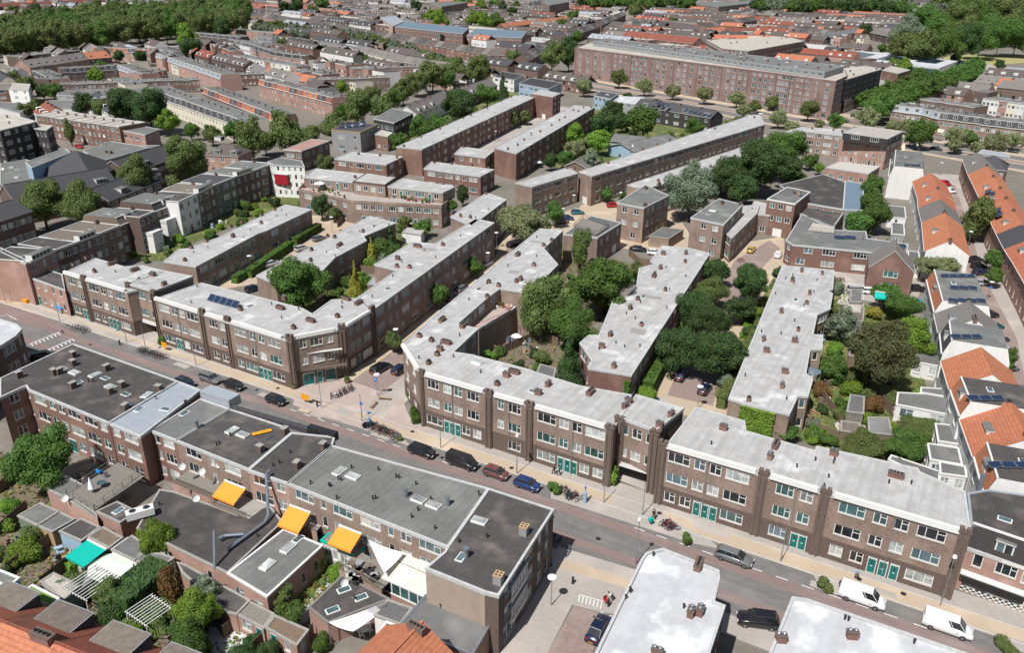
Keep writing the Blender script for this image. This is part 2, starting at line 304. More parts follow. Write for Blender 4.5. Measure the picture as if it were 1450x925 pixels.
def facade(m,root,p0,p1,z0,h,segs,near,wm,bands=None,nst=None,fr='frame',sill=.95,gl=None):
    """segs: (upper pattern, ground pattern or None, u0, u1)"""
    L=math.dist(p0,p1)
    if L<1: wallface(m,p0,p1,z0,h,[],wm,bands);return
    n=nst or max(1,round((h-z0)/3.0));sh=(h-z0)/n;dx,dy=(p1[0]-p0[0])/L,(p1[1]-p0[1])/L;rz=math.atan2(dy,dx);ops=[];ws=[]
    for up,gr,u0,u1 in segs:
        for s in range(n):
            pat=gr if (s==0 and gr is not None and z0<1) else up
            for c,uc,k in layout(pat,u0,u1):
                if c not in WS: continue
                w,hh,mu=WS[c]
                room=BW[c]*k*.86
                for c2 in FB[c]:
                    if WS[c2][0]<=room: break
                else:
                    if WS[c2][0]>room*1.2: continue
                c=c2;w,hh,mu=WS[c]
                zb=z0+s*sh+(sill if mu>=0 else .05)
                if s==n-1 and n>1: zb=h-(sh-sill)+.12 if mu>=0 else zb
                if zb+hh>z0+(s+1)*sh-.12: zb=z0+(s+1)*sh-.12-hh
                if uc-w/2<.12 or uc+w/2>L-.12: continue
                ops.append((uc-w/2,uc+w/2,zb,zb+hh));ws.append((c,uc,zb))
    ops2=[];
    for o in ops: ops2.append(tuple(round(a,3) for a in o))
    wallface(m,p0,p1,z0,h,ops2,wm,bands)
    for c,uc,zb in ws: addwin(root,c,p0[0]+dx*uc,p0[1]+dy*uc,zb,rz,near,fr=fr,g=(R_.choice(gl) if gl and WS[c][2]>=0 else None))
# ------------------------------------------------------------ roof furniture (shared meshes)
def shared(f):
    c={}
    def g(*a):
        if a not in c:c[a]=f(*a)
        return c[a]
    return g
@shared
def chim_mesh(k):
    m=MB()
    if k==0:
        m.box(-.5,-.3,0,.5,.3,.75,'brick_red','concrete');m.box(-.56,-.36,.75,.56,.36,.83,'brick_dark')
        for x in(-.25,.25): m.tube((x,0,.83),(x,0,1.0),.12,'metal',8);m.lathe([(.02,.24),(.2,.14),(.2,.10)],'metal',8,(x,0,.95))
    elif k==1:
        m.box(-.38,-.3,0,.38,.3,.7,'brick_red','metal_dark');m.box(-.1,-.1,.7,.1,.1,.95,'metal_dark')
    elif k==2:
        m.box(-.9,-.35,0,.9,.35,.6,'brick_red','concrete');m.box(-.95,-.4,.6,.95,.4,.68,'brick_dark')
        for x in(-.6,-.2,.2,.6): m.tube((x,0,.68),(x,0,.9),.11,'metal_dark',6)
    elif k==3: m.tube((0,0,0),(0,0,.45),.09,'metal_dark',6);m.tube((0,0,.45),(0,0,.55),.14,'metal_dark',6)
    elif k==4:
        m.box(-.45,-.45,0,.45,.45,1.1,'wall_grey','wall_tan');m.box(-.5,-.5,1.1,.5,.5,1.2,'wood_light')
        for x in(-.2,.2):
            for y in(-.2,.2): m.tube((x,y,1.2),(x,y,1.26),.11,'metal_dark',6)
    elif k==5:
        m.box(-.75,-.45,0,.75,.45,.08,'frame');m.box(-.62,-.33,.08,.62,.33,.13,'glass_blue')
    elif k==6: m.tube((0,0,0),(0,0,1.1),.3,'metal',10);m.tube((0,0,1.1),(0,0,1.3),.36,'metal',10)
    elif k==7: m.box(-.45,-.35,0,.45,.35,1.0,'brick_dark','metal_dark');m.box(-.5,-.4,1.0,.5,.4,1.08,'concrete')
    elif k==8:
        m.box(-.9,-.55,0,.9,.55,.25,'frame');m.box(-.8,-.45,.25,.8,.45,.33,'glass_curtain')
    return m.mesh({3:'vent_pipe',5:'skylight',6:'flue',8:'skylight'}.get(k,'chimney'))
CN={3:'vent_pipe',5:'skylight',6:'flue',8:'skylight'}
def roofitem(root,org,k,x,y,z,rz): return ob(CN.get(k,'chimney'),chim_mesh(k),root,(x-org[0],y-org[1],z),rz)
@shared
def solar_mesh(w,h,tilt):
    m=MB();a=math.radians(tilt);c,s=math.cos(a),math.sin(a)
    q=lambda x,y,z:(x,y*c-z*s,y*s+z*c+.12)
    b=[q(-w/2,0,0),q(w/2,0,0),q(w/2,h,0),q(-w/2,h,0)];t=[q(-w/2,0,.05),q(w/2,0,.05),q(w/2,h,.05),q(-w/2,h,.05)]
    for k in range(4): j=(k+1)%4;m.face([b[k],b[j],t[j],t[k]],'solar_frame')
    m.face(t,'solar_frame');m.face(b[::-1],'solar_frame')
    m.face([q(-w/2+.05,.05,.054),q(w/2-.05,.05,.054),q(w/2-.05,h-.05,.054),q(-w/2+.05,h-.05,.054)],'solar')
    return m.mesh('solar_panel')
def roofmesh(poly,h,rm,trim,wd=.2,rise=.12,drop=.26,out=.08):
    m=MB();o=offs(poly,-out);i=offs(poly,wd);n=len(poly)
    for k in range(n):
        j=(k+1)%n
        m.face([(*o[k],h-drop),(*o[j],h-drop),(*o[j],h+rise),(*o[k],h+rise)],trim)
        m.face([(*o[k],h+rise),(*o[j],h+rise),(*i[j],h+rise),(*i[k],h+rise)],trim)
        m.face([(*i[k],h+rise),(*i[j],h+rise),(*i[j],h),(*i[k],h)],trim)
        m.face([(*o[j],h-drop),(*o[k],h-drop),(*poly[k],h-drop),(*poly[j],h-drop)],trim)
    m.face([(*p,h) for p in i],rm)
    return m.mesh('roof')
FP=[]
def block(label,px,h,wall='brick',roof='roof_white',z0=0,trim='edge',pat='Wn',gpat=None,spec={},chims=(),nch=0,name='apartment_block',cat='building',near=None,nst=None,bands=None,fr='frame',group=None,world=None,rise=.14,allwin=False,gl=None,drop=.28,sill=.95,wins=True,ck=None):
    """flat-roofed building: px = its roof outline in the survey at height h"""
    wp=world or GL(px,h);tr=None
    if area(wp)<0: wp=wp[::-1];pxx=px[::-1] if px else None
    else: pxx=px
    cx=sum(p[0] for p in wp)/len(wp);cy=sum(p[1] for p in wp)/len(wp)
    root=thing(name,label,cat,(cx,cy,0),0,group);lp=[(p[0]-cx,p[1]-cy) for p in wp];FP.append(wp)
    if near is None: near=math.hypot(cx,cy)<215
    m=MB();n=len(lp)
    for i in range(n):
        a,b=lp[i],lp[(i+1)%n];L=math.dist(a,b);A,B=wp[i],wp[(i+1)%n]
        nx,ny=(b[1]-a[1]),-(b[0]-a[0]);mid=((A[0]+B[0])/2,(A[1]+B[1])/2);vis=nx*mid[0]+ny*mid[1]<0 or allwin
        sp=None
        if pxx is not None:
            for (qa,qb),v in spec.items():   # edge found by its photo corner points
                if (tuple(pxx[i]),tuple(pxx[(i+1)%n])) in ((qa,qb),(qb,qa)): sp=v;break
        if sp=='blank' or L<1.2 or not wins: wallface(m,a,b,z0,h,[],wall,bands);continue
        if sp:
            P0,P1=pxx[i],pxx[(i+1)%n];segs=[]
            def uo(x):
                t=(x-P0[0])/(P1[0]-P0[0]);g=G(x,P0[1]+(P1[1]-P0[1])*t,h);return ((g[0]-A[0])*(B[0]-A[0])+(g[1]-A[1])*(B[1]-A[1]))/L
            for up,gr,x0,x1 in sp:
                ua,ub=uo(x0),uo(x1)
                if ua>ub: ua,ub=ub,ua;up=up[::-1];gr=gr[::-1] if gr else gr
                segs.append((up,gr,max(ua,0),min(ub,L)))
            facade(m,root,a,b,z0,h,segs,near,wall,bands,nst,fr,gl=gl,sill=sill)
        elif vis:
            k=max(1,int(L/4.2/ (len(pat)/2) *1.0)) if len(pat)>1 else max(1,int(L/BW[pat]))
            S=sum(BW[c] for c in pat);k=max(1,int(L/S));p_=pat*k
            if L<S: p_=pat[:1]if L>BW[pat[0]] else 's'
            rem=L-sum(BW[c] for c in p_)
            g_=None
            if gpat:
                S2=sum(BW[c] for c in gpat);g_=gpat*max(1,int(L/S2))
            facade(m,root,a,b,z0,h,[(p_,g_,.3,L-.3)],near,wall,bands,nst,fr,gl=gl,sill=sill)
        else: wallface(m,a,b,z0,h,[],wall,bands)
    if z0>0: m.face([(*p,z0) for p in lp[::-1]],wall)
    ob('wall',m.mesh('wall'),root)
    ob('roof',roofmesh(lp,h,roof,trim,rise=rise,drop=drop),root)
    e=max(range(n),key=lambda i:math.dist(lp[i],lp[(i+1)%n]));rz=math.atan2(lp[(e+1)%n][1]-lp[e][1],lp[(e+1)%n][0]-lp[e][0])
    for c in chims:
        g=G(c[0],c[1],h);roofitem(root,(cx,cy),c[2] if len(c)>2 else R_.choice([0,1,0,2]),g[0],g[1],h,rz+(math.pi/2 if R_.random()<.3 else 0))
    if roof=='roof_white' and near:
        nch+=int(abs(area(lp))/70);ck=ck or [3,3,3,3,5,3];ip=offs(lp,1.6);xs=[p[0] for p in lp];ys=[p[1] for p in lp]
        for _ in range(int(abs(area(lp))/55)):
            x=R_.uniform(min(xs),max(xs));y=R_.uniform(min(ys),max(ys));w=R_.uniform(.4,1.3);q=R_.uniform(.5,2.4)
            if not inside((x,y),ip): continue
            pm=MB();pm.face([(-w,-q,0),(w,-q*R_.uniform(.8,1.1),0),(w*R_.uniform(.8,1.1),q,0),(-w,q*R_.uniform(.7,1),0)],R_.choice(['patch_light','patch_light','patch_dark']));ob('roof_patch',pm.mesh('roof_patch'),root,(x,y,h+.012+.002*R_.random()),rz)
    if nch:
        ip=offs(lp,1.2);t=0;pl=[]
        xs=[p[0] for p in lp];ys=[p[1] for p in lp]
        while len(pl)<nch and t<nch*60:
            t+=1;x=R_.uniform(min(xs),max(xs));y=R_.uniform(min(ys),max(ys))
            if inside((x,y),ip) and all(math.dist((x,y),q)>2.2 for q in pl): pl.append((x,y))
        for x,y in pl: k=R_.choice(ck or [0,1,3,3,1,2,5]);ob(CN.get(k,'chimney'),chim_mesh(k),root,(x,y,h),rz)
    return root,lp,(cx,cy)
def inside(p,poly):
    c=False;n=len(poly)
    for i in range(n):
        a,b=poly[i],poly[(i+1)%n]
        if (a[1]>p[1])!=(b[1]>p[1]) and p[0]<(b[0]-a[0])*(p[1]-a[1])/(b[1]-a[1])+a[0]: c=not c
    return c
def pier(root,org,px,py,h,w=1.3,d=.5,top=1.0,wm='brick_pier',rz=0,z0=0,hh=None):
    """brick pier standing proud of the facade, stepped top"""
    w*=.74;d*=.7;top*=.85;g=G(px,py,h);m=MB();H=hh or h
    m.box(-w/2,-d*.55,z0,w/2,.25,H+top*.55,wm);m.box(-w/2-.12,-d*.75,H+top*.25,w/2+.12,.4,H+top*.5,wm)
    m.box(-w/2+.15,-d,z0,-w/2+.35,-d*.55,H-.3,wm);m.box(w/2-.35,-d,z0,w/2-.15,-d*.55,H-.3,wm)
    m.box(-w/2-.05,-d*.65,H+top*.55,-w/2+.45,.35,H+top,wm);m.box(w/2-.45,-d*.65,H+top*.55,w/2+.05,.35,H+top,wm)
    return ob('pier',m.mesh('pier'),root,(g[0]-org[0],g[1]-org[1],0),rz)
def fascia(root,org,a,b,h,dep=.42,hi=.5,lo=.1,mt='white'):
    A=G(*a,h);B=G(*b,h);L=math.dist(A,B);rz=math.atan2(B[1]-A[1],B[0]-A[0]);m=MB()
    for k in range(4): z=h-lo+(hi+lo)*k/4;m.box(0,-.22+.035*k,z+.012,L,dep,z+(hi+lo)/4,mt)
    m.box(0,.2,h-lo,L,dep-.02,h+hi-.03,mt)
    return ob('fascia',m.mesh('fascia'),root,(A[0]-org[0],A[1]-org[1],0),rz)
# ============================================================ apartment blocks along the main street
DB=[(3.1,'brick_dark'),(99,'brick')]
RZM=math.radians(-29.5)
# right front block, corner part
L7=[(570,490),(592,525),(596,530),(868,610),(894,560),(821,547),(756,527),(749,524),(668,503),(642,499),(677,466),(608,454)]
b7,l7,o7=block('long brick block on the main street left of the gateway, with the ivy corner',L7,9.2,bands=DB,rise=.1,
 spec={((596,530),(868,610)):[('WnnW','WDDDnn',600,683),('nW','DDW',702,741),('WnnW','WDDDnn',759,860)],((570,490),(592,525)):[('nn','nn',571,591)],((592,525),(596,530)):'blank',((608,454),(570,490)):'blank'},
 chims=[(594,478,1),(611,484,1),(632,487,2),(623,497,0),(619,504,1),(607,516,1),(676,514,8),(717,534,0),(728,529,2),(704,546,1),(762,559,0),(776,547,0),(836,558,2)])
for x,y in((597,530.5),(692,559),(750,576),(864,609)): pier(b7,o7,x,y,9.2,1.5 if x!=597 else 1.0,rz=RZM)
for a,b in(((602,532),(684,556)),((700,561),(742,573)),((758,578),(856,606.5))): fascia(b7,o7,a,b,9.2)
fascia(b7,o7,(569,489),(591,524),9.2,hi=.35)
# gateway
L8=[(877,592),(929,611),(968,579),(901,560)]
b8,l8,o8=block('raised gateway building over the road entrance in the front row, with stepped brick parapet',L8,9.95,z0=3.2,bands=None,rise=.15,trim='edge',nst=2,
 spec={((877,592),(929,611)):[('sBs',None,882,925)],((929,611),(968,579)):'blank'},chims=[(885,578,0),(890,571,0),(950,590,0),(934,605,0)],name='gateway_building')
for (x,y) in((877,592),(929,611)):
    pier(b8,o8,x,y,9.95,1.6,.7,.35,rz=RZM)
    pier(b8,o8,x+(6 if x<900 else -5),y+(2 if x<900 else -2),9.95,.8,.5,.1,rz=RZM,z0=3.0)
g0,g1=G(877,592,9.95),G(929,611,9.95);m=MB();L=math.dist(g0,g1)
m.box(.6,-.35,2.55,L-.6,-.02,3.25,'white');m.box(.6,-.28,3.25,L-.6,-.02,4.0,'brick_dark')
for q in range(3): m.box(.6,-.12-.05*q,9.05+.25*q,L-.6,.05,9.25+.25*q,'brick_dark')
ob('cornice',m.mesh('cornice'),b8,(g0[0]-o8[0],g0[1]-o8[1],0),RZM)
# right part
L9=[(942,633),(1362,756),(1374,752),(1366,697),(1302,669),(1299,664),(1157,633),(1154,639),(1056,611),(1054,597),(990,578),(985,579)]
b9,l9,o9=block('longest brick block right of the gateway, ending beside the corner shop',L9,9.2,bands=DB,rise=.1,
 spec={((942,633),(1362,756)):[('WnnW','nnDDDW',944,1066),('Wn','WDD',1094,1156),('WnnW','nnDDDW',1184,1350)]},
 chims=[(1024,609,0),(1098,633,2),(1090,650,0),(1180,645,0),(1180,657,3),(1173,677,3),(1268,676,2),(1290,686,3),(1007,630,3)])
for x,y in((939,632),(1081,673.5),(1169,699.5),(1366,757)): pier(b9,o9,x,y,9.2,1.5,rz=RZM)
for a,b in(((944,634),(1070,670.5)),((1091,677),(1158,697)),((1181,703.5),(1358,755))): fascia(b9,o9,a,b,9.2)
# left front block
L1=[(90,387),(180,414.5),(222,404),(273,394),(201,376),(176,378),(135,366)]
b1,l1,o1=block('brick block at the left end of the front row, next to the low pink building',L1,9.2,bands=DB,rise=.1,
 spec={((90,387),(180,414.5)):[('Wn','WDD',92,115),('WnnW','nnDDDW',122,177)],((180,414.5),(222,404)):'blank',((135,366),(90,387)):'blank'},
 chims=[(134,386,1),(159,375,2),(191,384,2),(217,391,2),(198,399,1),(123,367,1),(105,377,1)])
for x,y in((118,395.5),):pier(b1,o1,x,y,9.2,1.5,rz=RZM)
for a,b in(((90,387),(114,394.5)),((122,397),(177,413.5))): fascia(b1,o1,a,b,9.2)
L1g=[(181,402),(217,413),(273,392),(232,384)]
bg_,lg_,og_=block('narrow gateway building with tall dark piers in the left front row',L1g,9.9,z0=3.1,rise=.15,trim='edge',nst=2,spec={((181,402),(217,413)):[('sBs',None,184,214)],((217,413),(273,392)):'blank'},chims=[(233,405,0),(217,391,0)],name='gateway_building')
for x,y in((181,402),(217,413)): pier(bg_,og_,x,y,9.9,1.5,.7,.4,rz=RZM)
g0,g1=G(181,402,9.9),G(217,413,9.9);m=MB();L=math.dist(g0,g1);m.box(.5,-.3,2.5,L-.5,-.02,3.15,'white');m.box(.5,-.15,9.3,L-.5,.05,9.55,'brick_dark')
ob('cornice',m.mesh('cornice'),bg_,(g0[0]-og_[0],g0[1]-og_[1],0),RZM)
L2=[(219,424),(404,482),(417,480),(477,468),(489,463),(527,440),(505,423),(470,425),(442,445),(428,437),(350,417),(285,401)]
b2,l2,o2=block('brick front block with a roof solar panel and the angled bar corner',L2,9.2,bands=DB,rise=.1,
 spec={((219,424),(404,482)):[('WnnW','WDDnW',222,280),('Wn','WW',292,318),('WnnW','nWDDDW',328,398)],((417,480),(477,468)):[('nWn','KDK',421,473)],((404,482),(417,480)):'blank',((477,468),(489,463)):'blank',((489,463),(527,440)):[('nnW','nDW',491,526)]},
 chims=[(341,440,1),(403,425,0),(354,434,5),(397,438,2),(416,466,1),(440,456,2),(478,450,1),(490,425,2),(508,431,2),(423,439,3)])
for x,y,r in((286,444.5,RZM),(322,455.5,RZM),(410,481.5,-.25),(484,466,.35),(527,440,1.1)): pier(b2,o2,x,y,9.2,1.5,.55,1.2,rz=r)
for a,b in(((219,424),(281,443.5)),((291,446.5),(317,454)),((328,457.5),(399,480))): fascia(b2,o2,a,b,9.2)
fascia(b2,o2,(418,479.5),(474,468.5),9.2);fascia(b2,o2,(491,462),(525,441.3),9.2,hi=.35)
g=G(318,432,9.2)
sm=MB();
for k in range(5): sm.box(k*1.55,0,0,k*1.55+1.5,.05,1.5,'solar_frame');sm.face([(k*1.55+.05,-.004,.05),(k*1.55+1.45,-.004,.05),(k*1.55+1.45,-.004,1.45),(k*1.55+.05,-.004,1.45)],'solar')
ob('solar_panel',sm.mesh('solar_panel'),b2,(g[0]-o2[0]-4,g[1]-o2[1]+2,9.3),RZM,rot=(math.radians(-50),0,RZM))
# shop canopy of the corner bar
g0,g1=G(424,545.6),G(492,535.7);m=MB();L=math.dist(g0,g1);m.box(0,-.9,2.9,L,-.02,3.05,'brick_dark');m.box(.5,-.5,5.9,L-.5,-.02,6.0,'white')
ob('canopy',m.mesh('canopy'),b2,(g0[0]-o2[0],g0[1]-o2[1],0),math.atan2(g1[1]-g0[1],g1[0]-g0[0]))
# wing along the side street (left side)
L3=[(527,440),(700,315.5),(673,310),(616,345.5),(584,343),(530,375),(562,383),(505,423)]
block('long three-storey wing running back along the left side of the side street',L3,9.2,rise=.1,bands=None,
 spec={((527,440),(700,315.5)):[('WnnWWnnWWnnWWnnW','WDnWWDnWWDnW',529,698)],((527,440),(505,423)):'blank',((673,310),(700,315.5)):'blank',((530,375),(562,383)):'blank'},
 chims=[(580,380,1),(562,379,1),(563,368,0),(591,350,2),(627,348,1),(652,335,3),(556,392,3)])
L4=[(638,307),(668,320),(717,283),(689,273)]
block('short flat-roofed block behind the side street wing, with a white roof patch',L4,9.2,rise=.1,spec={((638,307),(668,320)):'blank',((668,320),(717,283)):[('nWnWnW',None,672,716)]},chims=[(652,307,1),(666,309,1),(640,304,0),(688,275,1)])
# right side-street wing
L6=[(608,453.5),(764.6,324),(797,327),(770,352),(790,375),(750.6,415),(708,409),(689,423),(648,459),(677,465.5)]
block('wing on the right side of the side street with a stepped light roof',L6,9.2,rise=.1,spec={((608,453.5),(764.6,324)):'blank',((708,409),(750.6,415)):'blank',((750.6,415),(790,375)):[('nWn',None,752,788)],((689,423),(648,459)):[('nWnW',None,650,688)],((608,453.5),(677,465.5)):'blank'},
 chims=[(692,401,1),(690,422,1),(706,406,1),(737,397,0),(731,400,1),(756,377,1),(733,362,2),(770,349,1),(781,342,1),(626,455,2),(656,463,2)])
block('lower roof terrace with red railing between the wings behind the corner',[(648,460),(690,424.5),(707,411),(729,424),(722,439),(678,466)],6.2,roof='pave_pink',rise=.1,name='terrace_wing',wins=False)
block('three-storey garden wing with brick end wall behind the white terrace wall',[(678,468),(724,440),(752,418),(747,414),(720,440)],5.9,roof='roof_white',name='terrace_wing',wins=False)
# courtyard strips
L10=[(821,486),(838,511),(833,522),(894,532),(1005,359),(978,352),(937,348),(921,370),(927,374),(905,380),(901,407),(883,424),(869,421),(863,439),(848,475),(834,475)]
block('light-roofed strip of flats with zigzag left edge in the middle courtyard',L10,6.3,wall='brick_red',rise=.08,spec={((833,522),(894,532)):'blank'},
 chims=[(939,361,0),(971,360,0),(935,381,0),(926,392,2),(942,412,1),(903,425,1),(892,438,0),(908,462,1),(864,476,0),(852,493,0),(869,521,0),(970,372,1),(971,392,3),(948,411,3),(944,437,3),(906,491,3),(872,487,3)])
L11=[(1031.7,565),(1108,376),(1181,383),(1179,410),(1172,412),(1179,416),(1175,438),(1157,446),(1151,474),(1165,475),(1163.8,495),(1147,495),(1141,529),(1151,537),(1144,562),(1130,561),(1117.5,587.5),(1050,571)]
block('large light-roofed strip of flats with a yellow-green ivy end wall at the right courtyard',L11,6.3,rise=.08,spec={((1050,571),(1117.5,587.5)):'blank',((1031.7,565),(1050,571)):'blank'},
 chims=[(1135,385,0),(1164,389,1),(1122,398,2),(1146,417,0),(1142,431,1),(1106,443,0),(1130,469,1),(1125,485,0),(1085,499,0),(1111,529,0),(1107,549,0),(1081,483,0),(1078,471,3),(1055,533,3),(1124,402,3),(1098,417,3),(1138,434,3),(1060,568,1)])
L5=[(232,370.5),(277,378),(365,331),(377,327),(441,297),(403,290),(308,337),(265,352),(253,353)]
block('low two-storey strip with a broad light roof behind the left front row',L5,6.3,rise=.08,spec={((232,370.5),(277,378)):'blank',((277,378),(365,331)):[('WnWnWnWn','WDWnDWnD',281,362)]},
 chims=[(262,370,1),(271,352,1),(292,343,1),(330,336,0),(327,322,1),(343,316,1),(370,317,1),(370,306,1),(389,298,1),(345,337,3),(336,319,3)])
L13=[(363,390.5),(391,402.5),(457,383),(474,365),(519,341),(515,335),(560,316),(524,306)]
block('two-storey strip of flats with pale roof beside the parking lane and hedge',L13,6.3,rise=.08,spec={((363,390.5),(391,402.5)):'blank',((457,383),(391,402.5)):'blank',((515,335),(560,316)):[('Wn',None,520,556)],((457,383),(474,365)):'blank',((474,365),(519,341)):[('nWn',None,477,516)]},
 chims=[(440,370,1),(441,355,1),(481,348,2),(464,336,1),(474,337,1),(514,329,1),(530,320,5),(475,364,3),(410,375,3)])
# ------------------------------------------------------------ upper middle
block('brick block with roof terraces and parasols along its two front galleries',[(422.5,269),(498,286),(625,293),(640,281),(560,262),(450,243)],6.2,roof='pavement',rise=.5,trim='brick',name='terrace_flats',bands=None,
 spec={((422.5,269),(498,286)):[('WnWn','WDnDW',425,495)],((498,286),(625,293)):[('nnnn','_K_K',502,543),('WnWnWn','WDnDWn',547,622)]})
b12,_,_=block('set-back upper floor left of the middle gateway',[(430,251),(499,258),(520,247),(447,239)],9.2,spec={((430,251),(499,258)):[('nDnDn',None,434,497)]},name='upper_flat',z0=6.25,nst=1)
block('set-back upper floor right of the middle gateway with a white sun sail',[(549,264.5),(627,273),(644,265),(570,253)],9.2,spec={((549,264.5),(627,273)):[('nDnWDn',None,552,624)]},name='upper_flat',z0=6.25,nst=1)
block('tall middle gateway house with a dark passage under two window rows',[(500,257),(545,262),(561,251),(519,245)],9.9,z0=3.0,spec={((500,257),(545,262)):[('nnnn',None,502,543)]},name='gateway_building',nst=2,chims=[(503,252,1),(548,250,1)],trim='brick_dark')
m=MB()
block('small flat-roofed brick house with four windows behind the terrace flats',[(473.7,225),(546.8,233.3),(570.6,222),(497.6,215)],6.3,wall='brick_red',spec={((473.7,225),(546.8,233.3)):[('WnWnW','WnWnW',476,544)]},chims=[(508,219,1),(538,221,1),(562,224,1),(488,216,1)])
block('red brick flat-roofed house in front of the long upper strip',[(600,239),(680.3,250),(700,240.3),(611.4,229)],6.3,wall='brick_red',spec={((600,239),(680.3,250)):[('WnWnnW','WnWnnW',603,678)]},chims=[(615,231,1),(640,233,1),(668,235,1),(692,239,1)])
block('small square brick house between the two long upper strips',[(643.7,217.8),(687.3,223.5),(700,213.6),(653.6,208)],6.3,wall='brick_red',spec={((643.7,217.8),(687.3,223.5)):[('nss','nn',646,684)]},chims=[(656,209,1)])
L16=[(561,208),(597,212),(757.6,137.7),(728,135)]
block('longest upper strip of brick flats, its red end wall facing the camera',L16,9.2,wall='brick_red',spec={((561,208),(597,212)):'blank',((597,212),(757.6,137.7)):[('WnnWWnnWWnnWWnnWWnnWWn',None,599,755)]},
 chims=[(572,208,1),(596,195,1),(623,183,1),(633,177,1),(656,168,1),(667,164,1),(690,154,1),(710,144,1),(724,138,1),(614,202,3),(648,184,3),(700,160,3)],trim='roof_white')
block('brick head house with green garage door at the far end of the upper strip',[(751,131.5),(783,137),(794,132),(765,127)],11,wall='brick_red',spec={((751,131.5),(783,137)):[('_',"_G",755,780)]},name='head_house')
L18=[(700,209.4),(731,217.8),(842,152),(812.4,149)]
block('upper strip of flats right of the longest one, with roof vents in a row',L18,9.2,wall='brick_red',spec={((700,209.4),(731,217.8)):'blank',((731,217.8),(842,152)):[('WnnWWnnWWnnWWn',None,734,840)]},
 chims=[(719,212,1),(733,206,1),(742,199,1),(752,192,6),(765,187,1),(781,178,1),(792,171,1),(800,167,1),(812,157,1),(819,158,1),(826,153,1),(837,153,1)],trim='roof_white')
block('short brick block with corner windows left of the long diagonal block',[(729.5,259.5),(753.4,265),(818.5,245.5),(804,237)],9.2,spec={((729.5,259.5),(753.4,265)):'blank',((753.4,265),(818.5,245.5)):[('WnnWnW','WnnDDWn',755,817)]},chims=[(803,239,1),(730,255,1),(812,240,0)],trim='roof_white')
L20=[(819.5,243),(838,250),(1083,176.5),(1077,163),(1066,162)]
block('very long diagonal brick block whose pale roof reaches the boulevard',L20,9.2,spec={((819.5,243),(838,250)):[('_','G',822,837)],((838,250),(1083,176.5)):[('WnnWWnnWWnnWWnnWWnnWWnnWWnnW',None,840,1080)],((1083,176.5),(1077,163)):'blank'},chims=[(861,232,1),(877,222,1),(910,213,1),(930,206,1),(948,200,1),(963,194,1),(1012,183,1),(893,216,6),(982,189,3),(1068,167,1)],trim='roof_white')
block('parallel pale-roofed block half hidden by the courtyard trees',[(888,262),(913.6,268),(1040,232),(1092,204),(1083,197.5)],9.0,spec={((888,262),(913.6,268)):'blank'},chims=[(989,239,0),(1006,237,1),(1040,222,1),(1058,216,0),(932,257,1),(930,227,1)],trim='roof_white')
# centre houses
block('square dark-roofed brick house with two columns of windows beside the silver tree',[(874,287.6),(912,294.8),(947.5,277),(914,262)],9.6,roof='roof_grey',name='corner_house',nst=3,spec={((874,287.6),(912,294.8)):[('nn','_n',877,910)],((912,294.8),(947.5,277)):[('nnWn','nDnn',915,946)]},chims=[(913,292,2),(914,268,2),(933,262,2)])
block('dark-roofed house with a wire cage roof terrace in front of the small square',[(798,332),(846,337),(880,316),(838,306)],7.0,roof='roof_grey',name='corner_house',nst=2,spec={((798,332),(846,337)):'blank',((846,337),(880,316)):[('nnsn','DnG',848,879)]})
block('square brick house with skylight on its grey roof beside the orange parked car',[(978,308.7),(1024.7,318.5),(1052,290),(1018,281.5)],9.4,roof='roof_grey',name='corner_house',nst=3,spec={((978,308.7),(1024.7,318.5)):[('_nn','__n',981,1022)],((1024.7,318.5),(1052,290)):[('nWn','DWn',1026,1050)]},chims=[(1009,299,8),(1003,303,5),(995,297,3),(1048,290,2),(1022,289,2)])
block('two-storey wing with a roof terrace behind the square brick house',[(1027,330),(1053,292),(1075,290),(1072,302),(1036,338)],6.3,name='wing',nst=2)
block('tan low link building with curved eaves beside the gallery house',[(1060,303),(1090,305),(1093,290),(1068,285)],5.6,wall='brick',name='link_house',nst=1,pat='n')
block('three-storey brick corner tower house with a roof terrace and painted garage door',[(1086.5,282),(1126,289),(1147.5,272),(1115,265)],9.8,wall='brick_red',roof='roof_grey',name='tower_house',trim='white',nst=3,spec={((1086.5,282),(1126,289)):[('FFF','_G_',1089,1124)],((1126,289),(1147.5,272)):'blank'})
block('wide black hall roof behind the tower house',[(1104,262),(1143,288),(1194,296.5),(1197,258),(1166,247)],6.8,roof='roof_black',name='hall',wall='brick',drop=.35)
block('blue metal lean-to roof of the hall',[(1194,297),(1222,298),(1223,261),(1197,256)],6.4,roof='roof_blue',name='hall_extension',wall='wall_grey',pat='B',nst=1)
block('low black-roofed building joined to the hall',[(1130,302),(1180,322),(1195,301),(1143,291.5)],5.6,roof='roof_black',name='workshop',wall='brick_red')
block('curved-corner red brick school with green blinds and solar panels on its roof',[(1113,341),(1123,347),(1283,362.5),(1286,346),(1228,338),(1226,328),(1180,326),(1136,303)],5.6,wall='brick_red',roof='roof_grey',name='school_building',nst=2,
 spec={((1113,341),(1123,347)):[('n','n',1114,1122)],((1123,347),(1283,362.5)):[('_FC_C_C','F_W_W_W',1124,1282)]},chims=[(1222,339,3),(1237,338,5),(1256,341,3)])
